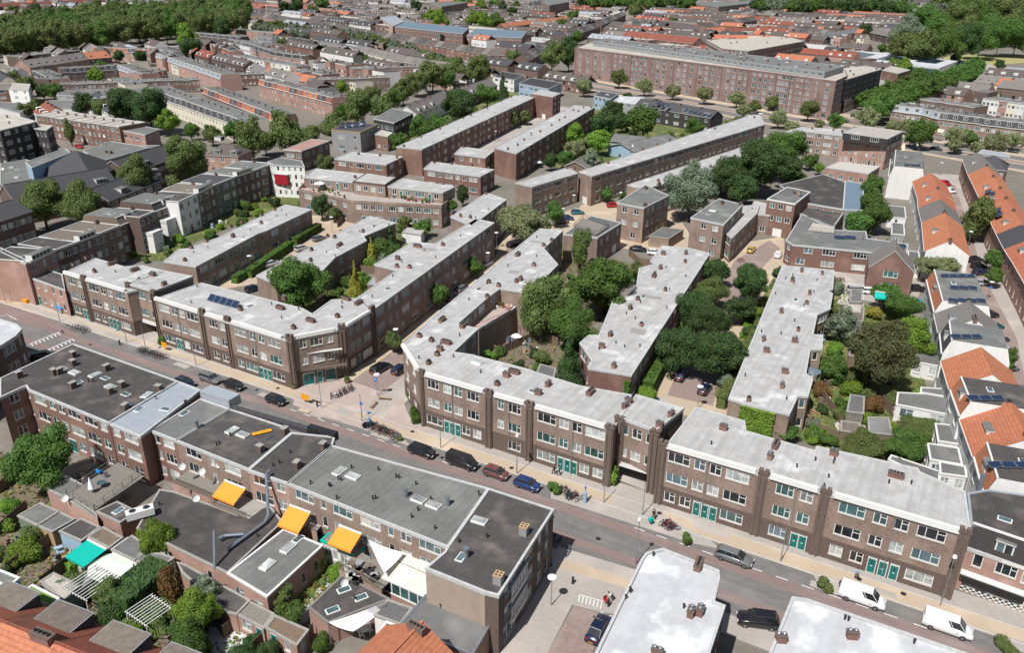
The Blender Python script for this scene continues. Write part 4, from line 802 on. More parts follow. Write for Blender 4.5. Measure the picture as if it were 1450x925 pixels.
gp('small dark hipped garden pavilion roof under the grey-green trees',(815,229),(835,218),4.6,4,2.8,'wood','tile_grey',over=.4,name='pavilion')
# ------------------------------------------------------------ gable house with green awning
A=G(1268,356,10);g28=gable('steep-gabled red brick house with a turquoise awning in the right courtyard',A,math.radians(68),9,4.6,5.6,10,wall='brick_red',rl='tile_grey',winf='_W_',over=.15,name='gable_house')
# ------------------------------------------------------------ right courtyard row
def rp(label,a,b,h,dep,style,wall='wall_white',roof='tile_orange',pat='nn',nst=2,**k):
    return row(label,a[0],a[1],b[0],b[1],h,dep,1,style,wall,roof,pat,nst,near=True,name='row_house',jit=0,**k)[0]
rp('white gambrel house with six solar panels at the boulevard end of the right row',(1262,225),(1259,249),7.0,10,'mansard',roof='tile_grey',mh=3.2,top='roof_grey')
rp('orange-roofed white house directly below the white gambrel gable',(1293,256),(1301,280),6.6,9,'gable')
rp('narrow orange-roofed house between the first orange roof and the grey one',(1301,280),(1302,294),6.6,9,'gable')
rp('house with a grey tiled roof between two orange roofs in the right row',(1302,294),(1307,314),6.8,9,'gable',roof='tile_grey')
rp('orange-roofed house with a large white gable wall facing the pale blossoming tree',(1307,314),(1311,355),6.9,9,'gable')
rp('flat-topped house with an orange slope and many solar panels in the right row',(1313,396),(1324,441),6.4,9.5,'mansard',mh=2.4,top='roof_grey',dw='glass_blue')
rp('grey tiled house with a brick chimney below the solar-panelled flat top',(1325,443),(1331,470),6.5,10,'gable',roof='tile_grey')
rp('slate-topped house with five solar panels and a white boxed dormer',(1332,472),(1335,500),6.6,10,'mansard',roof='slate',mh=2.6)
rp('orange gambrel house with long roof windows beside the white party wall',(1335,510),(1347,550),6.6,10,'gable')
rp('black flat-roofed house raised above the orange tiles with two dark solar panels',(1347,552),(1360,588),7.2,10.5,'mansard',mh=2.4,top='roof_black')
rp('large plain orange tiled house above the solar-panelled roof at the right edge',(1361,590),(1381,645),6.6,11,'gable')
rp('orange sloped house with four skylights and black solar panels on its flat top',(1381,647),(1395,698),6.8,11,'mansard',mh=2.4,top='roof_black')
for si,(px,h,n) in enumerate((((1340,393),8.9,4),((1350,428),8.9,4),((1352,410),8.9,3),((1356,480),9.3,3),((1381,568),9.7,2),((1398,568),9.7,2),((1412,664),9.3,3),((1285,235),10.3,3))):
    g=G(*px,h)
    for q in range(n): tag(ob('solar_panel',solar_mesh(1.7,1.1,12),None,(g[0]+q*1.75*math.cos(-.05),g[1],h+.02),-.35 if px[0]>1349 and px[0]<1353 else .1),f'dark blue panel, {ORD[q]} from the left, '+['far end of the solar roof','near end of the solar roof','middle row of the solar roof','on the slate-topped house','on the black flat roof, left array','on the black flat roof, right array','on the lowest black flat roof','on the white gambrel house'][si],'solar panel')
# far right row facing the lane
rr=[((1364,224),(1372,246),'tile_grey'),((1372,246),(1380,262),'tile_orange'),((1380,262),(1388,279),'tile_orange'),((1388,279),(1395,294),'tile_orange'),((1395,294),(1404,312),'tile_orange'),((1404,312),(1413,331),'tile_orange'),((1413,331),(1424,352),'slate'),((1424,352),(1437,372),'tile_orange'),((1437,372),(1452,398),'tile_orange'),((1452,398),(1470,432),'tile_orange')]
dd=['grey roofed corner house','orange house with two roof windows','orange house beside the white party wall','orange house with a small blue solar panel','plain orange house','orange house with two black solar panels','dark slate-roofed house','orange house below the slate one','orange house with long skylights','orange house cut by the right edge']
for (a,b,r),d in zip(rr,dd): rp(d+' in the shaded row beyond the right lane',a,b,7,9,'gable',wall='brick_pink',roof=r,pat='sTs')
for px,pl_ in(((1395,272),'upper small panel'),((1400,275),'second small panel'),((1408,298),'first dark panel'),((1410,305),'second dark panel')):
    g=G(*px,8.6);o=ob('solar_panel',solar_mesh(2.6,1.7,33),None,(g[0],g[1],8.45),-1.97);tag(o,pl_+' on the orange roofs of the lane row','solar panel')
# corner shop at the right
sh,_,so=block('corner shop with a checkered plinth and white banded brick front',[(1366,776),(1470,812),(1478,770),(1376,745)],5.8,wall='brick_pink',roof='roof_black',name='shop_house',nst=2,spec={((1366,776),(1470,812)):[('_T_WT',None,1368,1468)]})
rp('dark roofed top storey with white dormers above the corner shop',(1368,774),(1470,810),5.85,9,'mansard',wall='brick_black',roof='brick_black',top='roof_black',mh=2.8,pat='_')
block('black felt roofed house behind the corner shop',[(1370,700),(1375,745),(1470,775),(1470,705),(1400,695)],8.2,wall='brick_dark',roof='roof_black',name='shop_house',wins=False,trim='zinc')
a,b=G(1366,776,5.8),G(1470,812,5.8);L=math.dist(a,b);rz=math.atan2(b[1]-a[1],b[0]-a[0]);m=MB()
m.box(.7,-.06,.3,L-.6,-.015,2.7,'glass_dark');m.box(.3,-.9,2.75,L-.3,-.05,2.95,'white');m.box(.35,-.95,2.5,L-.35,-.88,2.75,'metal_dark')
ob('shop_front',m.mesh('shop_front'),sh,(a[0]-so[0],a[1]-so[1],0),rz)
m=MB()
for i in range(26):
    for j in range(3):
        if (i+j)%2==0: m.face([(.7+i*.3,-.07,.02+j*.25),(1.0+i*.3,-.07,.02+j*.25),(1.0+i*.3,-.07,.27+j*.25),(.7+i*.3,-.07,.27+j*.25)],'white')
tag(ob('checker_tiles',m.mesh('checker_tiles'),sh,(a[0]-so[0],a[1]-so[1],0),rz),kind='stuff')
m=MB();m.box(0,-.05,0,.18,.05,6.0,'white')
ob('downpipe',m.mesh('downpipe'),sh,(a[0]-so[0]-.1,a[1]-so[1]-.05,0))
def text(body,size,loc,rot,m,par=None,name='lettering'):
    c=bpy.data.curves.new(name,'FONT');c.body=body;c.size=size;c.extrude=.015;c.align_x='CENTER';c.materials.append(MT[m])
    o=bpy.data.objects.new(name,c);COL.objects.link(o);dg=bpy.context.evaluated_depsgraph_get();me=bpy.data.meshes.new_from_object(o.evaluated_get(dg));bpy.data.objects.remove(o)
    o=ob(name,me,par,loc);o.rotation_euler=rot;return o
text('DE BAKKERIJ',.34,(a[0]-so[0]+math.cos(rz)*5.2+math.sin(rz)*.97,a[1]-so[1]+math.sin(rz)*5.2-math.cos(rz)*.97,2.52),(math.pi/2,0,rz),'white',sh) if False else None
# white garden extensions of the right row
for lab,px,h,w in(('white garden extension with a double window below the large dark tree',[(1293,512),(1331,519),(1334,500),(1300,495)],3,'wall_white'),('white extension with a timber edged roof beside the brown shrub',[(1269,573),(1346,588),(1349,560),(1271,556)],3,'wall_white'),('small grey roof extension behind the timber edged one',[(1303,556),(1338,562),(1336,551),(1304,549)],3.2,'wall_white'),
 ('extension with one square skylight and a white side wall',[(1328,625),(1361,630),(1353,603),(1324,600)],3.1,'wall_white'),('extension with a large square skylight and rubbly edge',[(1317,651),(1363,659),(1357,635),(1313,628)],3.1,'wall_white'),('low extension with a purple mat on its roof',[(1331,671),(1369,676),(1367,661),(1330,654)],3.0,'wall_white'),
 ('dark long shed roof behind the longest front block',[(1258,651),(1330,684),(1331,668),(1262,645)],2.6,'wood'),('white lean-to with a dark door in the upper right courtyard',[(1257,307),(1283,309),(1281,293),(1258,291)],3,'wall_white'),('grey extension beside the wooden terrace',[(1262,331),(1281,333),(1280,317),(1263,315)],3.2,'wall_grey'),('flat grey extension behind the school building',[(1285,374),(1303,376),(1301,357),(1286,355)],3.2,'wall_white')):
    ext(lab,px,h,wall=w,roof='roof_grey',trim='white',spec={(px[0],px[1]):[('F_F' if px[1][0]-px[0][0]>30 else 's',None,px[0][0]+1,px[1][0]-1)]} if w!='wood' else None)
# sheds in the right courtyard
for lab,px,h,w,r in(('tall grey shed with a pale door in the dry garden',[(1199,583),(1223,586),(1224,562),(1204,559)],2.6,'wood_grey','roof_grey'),('small grey-roofed shed with a reddish ridge beside the brown shrub',[(1230,613),(1264,616),(1258,592),(1229,591)],2.4,'wood','roof_grey'),('tiny timber shed with a flat brown roof by the compost bins',[(1190,610),(1217,614),(1218,600),(1191,596)],1.8,'wood','roof_brownfelt'),('narrow red-brown roofed shed left of the dark round tree',[(1202,503),(1212,505),(1219,479),(1205,477)],2.5,'wood','tile_red'),
 ('shed with a mossy brown roof below the yellow shrub',[(1195,452),(1222,455),(1224,436),(1201,434)],2.5,'wall_grey','roof_brownfelt'),('timber box shed with a skylight roof beside the gable house',[(1203,427),(1220,428),(1222,410),(1205,409)],3.2,'wood_grey','roof_grey'),('low pink framed flat roof beside the timber box shed',[(1195,441),(1219,443),(1220,430),(1196,428)],2.6,'wall_pink','roof_sand'),
 ('white flat-roofed garden hut in the middle left courtyard',[(569,329),(596,333),(601,326),(577,322)],2.8,'wall_white','roof_white'),('blue-grey flat shed roof behind the side street wing',[(520,403),(532,404),(540,396),(528,393)],2.8,'wall_brown','zinc'),
 ('flat grey shed beside the square brick house',[(919,334),(947,338),(968,325),(938,322)],2.8,'brick','roof_grey'),('moss-green shed roof near the conifer behind the front row',[(757,535),(783,541),(787,522),(765,516)],2.6,'brick','roof_grey')):
    ext(lab,px,h,wall=w,roof=r,name='shed',cat='shed')
# ------------------------------------------------------------ big brick complex along the boulevard
M1=[(815,68),(1100,104.5),(1183,116),(1200,108),(1197,100),(1100,88),(950,72),(835,60)]
b1_,_,mo=block('huge pink-brown brick office block with solar blinds along the boulevard',M1,18,wall='brick_purple',roof='roof_sand',name='office_block',near=False,nst=6,rise=.5,trim='brick_purple',
 spec={((815,68),(1100,104.5)):[('OOOO','B_B',817,860),('nOOn','BB',862,890),('OOOO','B_B',893,918),('OOO','BB',920,945),('OOOO','B_B',948,985),('OOOO','BB',988,1025),('OOOO','BB',1028,1062),('OOOO','BB',1065,1098)],((1100,104.5),(1183,116)):[('OOOO','B_B',1102,1125),('OOOO','BB',1128,1150),('OO','BB',1153,1180)]},gl=['glass_blue','glass_dark','blind','glass_teal','blind'])
g=[G(x,y,18) for x,y in((815,68),(1100,104.5),(1183,116))]
for (a,b,n) in((g[0],g[1],9),(g[1],g[2],4)):
    L=math.dist(a,b);rz=math.atan2(b[1]-a[1],b[0]-a[0])
    for q in range(n+1):
        m=MB();m.box(-.45,-.4,0,.45,-.02,18.4,'brick_purple');s=L*q/n;ob('pilaster',m.mesh('pilaster'),b1_,(a[0]-mo[0]+math.cos(rz)*s,a[1]-mo[1]+math.sin(rz)*s,0),rz)
block('glazed penthouse storey with a wide eave on top of the boulevard office block',[(840,58),(1096,93),(1168,102),(1195,94),(1150,88),(960,66),(860,54)],21,wall='wall_grey',roof='roof_grey',z0=18.05,name='penthouse',nst=1,pat='C',near=False,gl=['glass_blue','glass_teal'],trim='zinc',rise=.25,nch=44,ck=[7,0,8])
block('dark slate clad wing running back from the office block along the side road',[(1197,113),(1249,97.5),(1225,93),(1190,97)],17,wall='brick_black',roof='roof_sand',name='office_wing',near=False,z0=6,spec={((1197,113),(1249,97.5)):[('ss_ss_ss_ss_ss_ss',None,1199,1247)]},nch=6,ck=[7,8])
block('brick base of the slate clad wing with garden entrances',[(1196,143),(1258,116),(1250,108),(1197,128)],6.5,wall='brick_purple',roof='concrete',name='office_wing',near=False,nst=2,pat='n')
block('red brick end pavilion with a large square opening beside the slate wing',[(1249,99),(1272,104),(1289,99),(1262,93)],12,wall='brick_red',roof='roof_sand',name='office_wing',near=False,nst=1,spec={((1249,99),(1272,104)):[('G',None,1251,1270)]},gl=['glass_dark'])
block('second red brick block with glass top storey behind the office block',[(1022,68),(1060,72),(1139,58),(1120,53),(1000,56)],16,wall='brick_red',roof='roof_sand',name='office_block',near=False,nst=5,pat='nnF',nch=5,ck=[7])
block('white swooping pavilion roof with black solar fields beside the big trees',[(1166,79),(1250,89),(1330,97),(1356,87),(1280,77),(1190,71)],7,wall='glass_teal',roof='roof_bright',name='sports_hall',near=False,wins=False,rise=.5,drop=.6)
for a_ in([(1186,77),(1222,82),(1240,77),(1205,72)],[(1240,84),(1275,87),(1290,82),(1258,79)],[(1296,87),(1325,90),(1338,86),(1308,82)]):
    m=MB();pp=ccw(GL(a_,7));c=pp[0];m.prism([(p[0]-c[0],p[1]-c[1]) for p in pp],7.15,7.35,'solar');tag(ob('solar_field',m.mesh('solar_field'),None,(c[0],c[1],0)),'black field of solar panels on the white pavilion roof','solar panels','solar fields on the white pavilion roof')
block('yellow-banded low building under the avenue trees',[(1285,112),(1330,120),(1340,112),(1296,106)],5,wall='cloth_peach',roof='roof_bright',name='low_building',near=False,pat='C')
block('lilac-grey long house with a white roof at the right edge',[(1418,104),(1470,108),(1470,98),(1425,95)],6,wall='wall_grey',roof='zinc',name='low_building',near=False)
# left church-like school complex
block('large grey-green flat roof of the school complex on the left',[(118,214),(135,231),(211,209),(157,200)],9,wall='brick_dark',roof='roof_greengrey',name='school_building',near=False,nch=4)
block('lower grey flat roof of the school complex with white roof lights',[(0,232),(0,262),(75,252),(95,240),(36,226)],8,wall='brick_dark',roof='roof_greengrey',name='school_building',near=False,nch=5,ck=[8,7,5])
block('blue-grey plant room box on the school roof',[(36,230),(45,238),(100,216),(92,210)],12,wall='wall_blue',roof='roof_grey',name='plant_room',near=False,wins=False)
block('long flat school wing in front of the green-grey roof',[(136,229),(145,243),(212,220),(244,206),(200,206)],8.5,wall='brick_dark',roof='roof_greengrey',name='school_building',near=False,nch=4)
a=G(109,213,14.5);gable('pyramid-roofed slate school tower hall',(a[0]-9,a[1]),-.1,18,8,8.5,14.5,wall='brick_dark',rl='slate',hip=8.5,name='school_hall',cat='school')
gp('slate-roofed school wing with white dormers above the left trees',(5,262),(150,238),10.5,5.5,7,'brick_dark','slate',dorm=((8,-1,3),(24,-1,3),(40,-1,3)),name='school_wing',cat='school',winr='WWWW')
gp('slate-roofed school wing running behind the round trees',(158,228),(262,196),11,5.5,7.5,'brick_dark','slate',dorm=((10,-1,2.5),(30,-1,2.5),(52,-1,2.5),(70,-1,2.5)),name='school_wing',cat='school',winr='WWWWWW')
gp('brown brick house with a hipped roof and white dormers in front of the cream terrace',(300,203),(345,205),9.5,5,6.5,'brick_pink','tile_brown',dorm=((4,-1,2),(10,-1,2)),hip=4,winr='nnn')
block('black brick apartment house with white balconies at the left edge',[(-20,182),(0,185),(52,172),(20,163),(-20,160)],13,wall='brick_black',roof='roof_sand',name='apartment_house',near=False,nst=4,nch=3)
block('black brick stair tower beside the balcony house',[(48,182),(66,184),(75,178),(56,176)],11,wall='brick_black',roof='roof_sand',name='apartment_house',near=False,nst=3,pat='s')
block('white cubic house beyond the black apartment house',[(12,126),(40,128),(43,119),(16,117)],8.5,wall='wall_white',roof='roof_sand',name='town_house',near=False,nst=3)
block('red brick house joined to the white cubic house at the left edge',[(-10,127),(12,126),(16,118),(-10,118)],8.5,wall='brick_red',roof='roof_brownfelt',name='town_house',near=False,nst=3)
block('low grey and white workshop roofs behind the tan-roofed terrace',[(58,152),(105,155),(107,142),(70,142)],4.5,wall='wall_white',roof='roof_grey',name='workshop',near=False,wins=False)
block('long grey strip roof below the red terrace on the left',[(80,135),(160,137),(255,128),(240,122),(84,128)],5,wall='wall_grey',roof='roof_grey',name='workshop',near=False,nch=6)
block('grey sawtooth workshop roof left of the small trees',[(-10,150),(28,160),(45,147),(0,144)],5,wall='wall_white',roof='roof_grey',name='workshop',near=False,wins=False)
block('brick mansard house right of the tan-roofed terrace',[(170,184),(205,191),(225,183),(190,176)],7.5,wall='brick_pink',roof='roof_grey',name='town_house',near=False,nst=2)
gp('dark brick school wing with tall windows at the left edge',(-40,300),(18,283),10,5.5,7.5,'brick_dark','slate',name='school_wing',cat='school',winr='WWWWWW')
gp('slate-roofed school wing between the round trees and the long left row',(128,268),(205,240),9.5,5,6.5,'brick_dark','slate',dorm=((8,-1,3),(24,-1,3)),name='school_wing',cat='school',winr='WWWWWW')
# modern glass-fronted school far back
block('modern brick building with a glazed upper storey, left half',[(559,37.5),(655,47.5),(664,39),(575,30)],11,wall='brick_red',roof='roof_blue',name='modern_building',near=False,nst=3,pat='F',gl=['glass_blue','glass_dark','glass_teal'])
block('modern brick building with a glazed upper storey, right half',[(665,50),(739,53),(746,44),(672,40)],11,wall='brick_red',roof='roof_blue',name='modern_building',near=False,nst=3,pat='F',gl=['glass_blue','glass_teal'])
block('angled grey end pavilion of the modern glazed building',[(538,24),(556,37),(572,30),(560,22)],11,wall='wall_pink',roof='zinc',name='modern_building',near=False,nst=3)
block('bright red apartment tower block on the horizon left of centre',[(610,3),(625,9),(662,3),(650,0)],18,wall='brick_red',roof='roof_grey',name='apartment_house',near=False,pat='F')
block('bright red apartment block on the horizon right of centre',[(766,0),(778,7),(806,2),(800,-2)],18,wall='brick_red',roof='roof_grey',name='apartment_house',near=False,pat='n')
block('grey gallery flats on the horizon right of the park',[(975,3),(1018,9),(1075,3),(1060,0)],15,wall='wall_brown',roof='roof_grey',name='apartment_house',near=False,pat='F')
block('dark flat office building behind the left tree belt',[(205,11),(262,14),(300,8),(240,5)],12,wall='brick_dark',roof='roof_sand',name='office_block',near=False,pat='F')
block('grey frame building right of the orange roofs behind the tree belt',[(137,9),(165,17),(203,14),(175,7)],10,wall='wall_brown',roof='roof_sand',name='office_block',near=False,pat='n')
# corner building with blue awnings
r=row('red brick corner house with bright blue shop awnings on the far square',697,77,728,78,8,14,1,'gable','brick_red','tile_brown','WnW',2,near=False)[0]
for s in(1,9,16):
    m=MB();m.face([(s,-.05,3.3),(s+6,-.05,3.3),(s+6,-3,2.5),(s,-3,2.5)][::-1],'cloth_blue');m.face([(s,-.05,3.34),(s+6,-.05,3.34),(s+6,-3,2.54),(s,-3,2.54)][::-1],'cloth_blue');ob('awning',m.mesh('awning'),r)
row('right wing of the corner house with blue awnings',728,78,750,72,8,12,2,'gable','brick_red','tile_brown','nn',2)
# ============================================================ terraces, from the left middle distance to the horizon
TB='tile_brown'
T=[('orange sawtooth terrace behind the left tree belt',30,23,138,17,7,12,12,'gable','brick_red','tile_orange'),
('short orange terrace at the far left edge',-8,31,20,28,7,12,3,'gable','brick_red','tile_orange'),
('pale terrace on the horizon at the far left',-5,16,135,6,7,10,12,'flat','wall_cream','roof_grey'),
('red terrace on the horizon behind the pale one',-5,9,150,1,7,12,10,'gable','brick_red','tile_red'),
('brown horizon terrace left of the red tower',300,4,440,8,7,12,12,'gable','wall_brown',TB),
('dark flat terrace in front of the tree belt',24,80,112,71,8,10,7,'flat','brick_dark','roof_grey'),
('grey tiled terrace with a pink end wall',42,95,126,83,6.5,12,8,'gable','brick_pink','tile_grey'),
('orange tiled end of the grey terrace',126,83,158,80,6.5,12,3,'gable','brick_dark','tile_orange'),
('white gable houses at the left edge',4,100,20,103,6,8,2,'gable','wall_white','tile_grey'),
('pink mansard terrace by the small trees',44,105,72,119,6.5,11,5,'mansard','brick_pink','slate'),
('dark mansard end of the pink terrace',72,119,103,113,6.5,10,3,'mansard','brick_dark','slate'),
('brown terrace with a white end house',88,103,165,98,6.5,10,8,'mansard','wall_brown','slate'),
('grey-pink mansard terrace with barrel roof',165,97,200,111,6.5,11,6,'mansard','brick_pink','zinc'),
('red mansard terrace end above the garden trees',200,111,238,106,6.5,11,4,'mansard','brick_pink','tile_red'),
('orange mansard houses below the belt',130,71,212,75,7,10,8,'mansard','brick_pink','tile_orange'),
('long pale mansard terrace in the left distance',220,80,312,112,7,12,16,'mansard','wall_pink','zinc'),
('red flat-roofed terrace facing the camera left of centre',315,106,473,100,7,9,14,'flat','brick_red','roof_grey'),
('long red terrace behind the school complex',84,119,282,112,7,9,16,'flat','brick_red','roof_grey'),
('cream terrace with black mansard roof',215,134,344,181,6.8,12,15,'mansard','wall_cream','slate'),
('tan-roofed terrace of red brick and white bays',50.6,162,168.7,180,9,12,9,'flat','brick_red','roof_sand'),
('red mansard terrace back to back with the cream one',287,131,390,172,7,10,12,'mansard','brick_red','tile_orange'),
('brown house row in front of the blue wrapped house',437,113,552,109,8,9,8,'flat','wall_brown','roof_brownfelt'),
('brick row with grey roof left of the limes',499,97,604,93,8,9,9,'flat','brick_pink','roof_grey'),
('terrace with orange mansards and solar panels',366,119,470,146,7,10,11,'mansard','brick_pink','tile_orange'),
('brown terrace below the white one',372,103,440,116,6,9,7,'gable','brick_red','tile_orange'),
('white painted terrace in the left distance',325,77,420,94,7,10,11,'flat','wall_white','roof_grey'),
('grey mansard terrace with white dormers',344,64,384,77,7,10,6,'mansard','brick_pink','slate'),
('black box-roofed houses by the garden trees',384,78,432,84,7,9,4,'mansard','brick_pink','brick_black'),
('white and brown terrace along the avenue trees',395,52,500,68,8,10,12,'flat','wall_white','roof_grey'),
('grey tiled terrace along the avenue trees',500,70,560,84,7,10,7,'gable','wall_cream','tile_grey'),
('brown tiled terrace near the limes and the avenue',560,86,634,97,7,10,7,'gable','brick_pink','tile_grey'),
('brick terrace left of the white avenue row',324,41,400,47,7,10,8,'flat','brick_pink','roof_grey'),
('slate mansard row behind the single green tree',262,49,340,56,7,10,9,'mansard','brick_dark','slate'),
('pink mansard row right of the single green tree',300,67,326,78,7,10,4,'mansard','brick_pink','tile_red'),
('flat brown row at the right end of the belt',324,56,360,62,7,9,4,'flat','brick_dark','roof_grey'),
('brown tiled avenue terrace, far left stretch',330,17,405,29,7,12,12,'gable','brick_pink',TB),
('brown tiled avenue terrace with hipped corner',405,29,450,34,7,12,5,'gable','brick_red',TB),
('brown tiled avenue terrace, second stretch',450,35,500,45,7,11,7,'gable','brick_red',TB),
('brown tiled avenue terrace, long middle stretch',500,45,631,67,7,11,19,'gable','brick_red',TB),
('brown tiled avenue terrace, right stretch with solar roofs',631,67,696,78,7,11,9,'gable','brick_red',TB),
('orange ridge terrace on the skyline left of the tower',363,9,405,11,7,10,5,'gable','brick_red','tile_orange'),
('orange ridge terrace behind the avenue houses',425,13,492,20,7,10,8,'gable','brick_red','tile_orange'),
('dark terrace behind the orange ridge row',440,26,535,33,7,11,10,'gable','brick_dark',TB),
('slate terrace with white dormers left of the modern school',505,20,540,28,7,11,4,'mansard','brick_dark','slate'),
('skyline terrace above the modern school',490,11,560,8,7,11,7,'gable','wall_grey','tile_grey'),
('long brown ridge terrace behind the poplar shrubs',585,24,752,14,7,12,18,'gable','brick_red',TB),
('brown terrace just behind the modern school',620,32,712,35,7,11,9,'gable','brick_red',TB),
('skyline terrace right of the red tower',660,12,770,7,7,11,10,'gable','brick_red',TB),
('bright orange terrace right of the modern school',714,38,808,27,7,11,12,'gable','brick_dark','tile_orange'),
('brown terrace in front of the bright orange one',729,50,756,48,7,11,3,'gable','brick_pink',TB),
('dark street terrace climbing to the far park, lower stretch',750,84,793,59,8,11,14,'gable','brick_dark',TB),
('dark street terrace climbing to the far park, upper stretch',797,54,850,37,8,11,16,'gable','brick_dark',TB),
('dark street terrace near the far park',852,35,886,20,8,11,14,'gable','brick_dark',TB),
('brown terrace behind the round tree by the crossing',806,45,828,42,8,11,2,'gable','brick_red',TB),
('terrace with white dormers left of the brick gables',830,62,878,66,8,12,5,'gable','wall_grey',TB),
('red-brown tiled terrace with tall chimneys behind the office block',880,51,982,61,8,14,6,'gable','brick_red','tile_red'),
('grey flat annexes between office block and red-brown roofs',860,66,1000,76,6,10,9,'flat','wall_white','roof_grey'),
('brown roofed row below the far park, left part',862,34,930,44,7,11,7,'gable','brick_pink',TB),
('brown ridge terrace right of the far park',930,16,1068,23,7,13,14,'gable','brick_pink',TB),
('broad brown roofed row above the red-brown one',930,34,988,42,8,13,6,'gable','brick_pink',TB),
('pale flat row between the brown roofs',930,45,1000,48,7,10,7,'flat','wall_white','roof_grey'),
('dark fronted brown roofed row right of centre',1000,39,1072,28,8,14,12,'gable','brick_dark',TB),
('long reddish terrace near the right skyline wood',1065,18,1196,26,7,12,15,'gable','wall_cream',TB),
('red tiled terrace second from the right skyline wood',1064,27,1192,37,7,12,15,'gable','brick_pink','tile_red'),
('brown terrace with white dormers on the right',1095,41,1178,48,7,12,9,'gable','brick_dark',TB),
('orange and red small terrace on the right',1034,45,1102,41,6,10,8,'gable','brick_red','tile_red'),
('orange low roofs above the second office block',1004,44,1030,42,6,10,3,'gable','brick_red','tile_orange'),
('orange low terrace directly above the second office block',1008,54,1092,55,6,10,8,'gable','brick_red','tile_orange'),
('white boxed roof row above the second office block',1000,60,1080,63,6,10,7,'flat','wall_white','roof_grey'),
('glass-fronted terrace right of the second office block',1161,55,1225,43,7,10,9,'mansard','wall_grey','zinc'),
('brown house pair by the red parasols',1189,66,1228,69,7,10,3,'gable','brick_red',TB),
('orange terrace near the big trees',1205,19,1288,25,7,12,7,'gable','wall_cream','tile_orange'),
('slate terrace with blue solar panels near the big trees',1196,29,1270,37,7,12,8,'gable','brick_dark','tile_grey'),
('grey terrace below the solar terrace',1225,44,1262,52,7,12,4,'gable','brick_dark','tile_grey'),
('small-dormered terrace right of the big trees',1380,115,1450,122,7,11,6,'gable','brick_pink','tile_grey'),
('blue-grey mansard terrace facing the boulevard, left part',1262,156,1305,162,7.4,12,3,'mansard','brick','zinc'),
('pale mansard houses in the boulevard terrace, middle part',1305,162,1330,168,7.4,12,2,'mansard','brick_pink','zinc'),
('grey mansard terrace facing the boulevard, right part',1330,168,1452,184,7.4,12,8,'mansard','brick','slate'),
('dark flat roofs behind the boulevard mansards',1300,140,1380,152,8,11,6,'flat','wall_brown','roof_greengrey'),
('white and red houses behind the boulevard mansards at the right edge',1392,139,1452,147,8,11,5,'flat','wall_white','roof_grey'),
('roof cluster below the avenue trees',1265,146,1300,152,8,10,3,'flat','brick_dark','zinc'),
]
for t in T:
    d,x0,y0,x1,y1,h,dep,n,style,wall,roof=t
    a=G(x0,y0,h);far=math.hypot(*a)>600
    kw={}
    if wall=='wall_white' and style=='flat': kw['walls']=['wall_white','wall_white','brick_pink','wall_cream']
    if roof=='tile_orange' and style=='mansard': kw['roofs']=['tile_orange','slate','tile_red','tile_orange']
    if roof==TB and n>6: kw['roofs']=[TB,TB,'tile_grey',TB,'slate' if n>8 else TB]
    row(d,x0,y0,x1,y1,h,dep,n,style,wall,roof,'nn' if not far else 'F',2 if h<8.5 else 3,far=far,near=False,**kw)
# hipped house beside the lane at the boulevard
gp('slate hipped house with a white window band at the top of the lane row',(1385,219),(1430,224),10,6,7,'brick_red','slate',hip=4,winr='WWW')
block('zinc flat top of the slate hipped house',[(1386,216),(1430,222),(1424,217),(1390,212)],10.2,wall='zinc',roof='zinc',z0=9.2,name='roof_deck',cat='roof deck',near=False,wins=False)
# ------------------------------------------------------------ houses beyond the nearest 290 become one mass, with the rest of the far town
th=[o for o in COL.objects if o.name.startswith('terraced_house')]
th.sort(key=lambda o:math.hypot(o.location.x,o.location.y))
FAR=MB()
def accm(me,loc,rz,par=None):
    a,b=math.cos(rz),math.sin(rz);i=len(FAR.v)
    for v in me.vertices:
        x,y,z=v.co;FAR.v.append((loc[0]+x*a-y*b,loc[1]+x*b+y*a,loc[2]+z))
    ms=[FAR.mi(m.name) for m in me.materials]
    for p in me.polygons: FAR.f.append(tuple(i+k for k in p.vertices));FAR.m.append(ms[p.material_index])
for o in th[290:]:
    rz=o.rotation_euler.z;a,b=math.cos(rz),math.sin(rz);L=o.location
    for c in list(o.children):
        l=c.location
        if c.name.startswith('window') and R_.random()<.3: pass
        accm(c.data,(L.x+l.x*a-l.y*b,L.y+l.x*b+l.y*a,L.z+l.z),rz+c.rotation_euler.z);bpy.data.objects.remove(c)
    bpy.data.objects.remove(o)
occ=set()
def mark(x,y,r=16):
    for i in range(int((x-r)//8),int((x+r)//8)+1):
        for j in range(int((y-r)//8),int((y+r)//8)+1): occ.add((i,j))
for f in FP:
    xs=[p[0] for p in f];ys=[p[1] for p in f]
    for i in range(int((min(xs)-7)//8),int((max(xs)+7)//8)+1):
        for j in range(int((min(ys)-7)//8),int((max(ys)+7)//8)+1):
            if inside((i*8+4,j*8+4),f) or min(math.dist((i*8+4,j*8+4),p) for p in f)<10: occ.add((i,j))
def segmark(a,b,r):
    n=max(1,int(math.dist(a,b)/8))
    for k in range(n+1): mark(a[0]+(b[0]-a[0])*k/n,a[1]+(b[1]-a[1])*k/n,r)
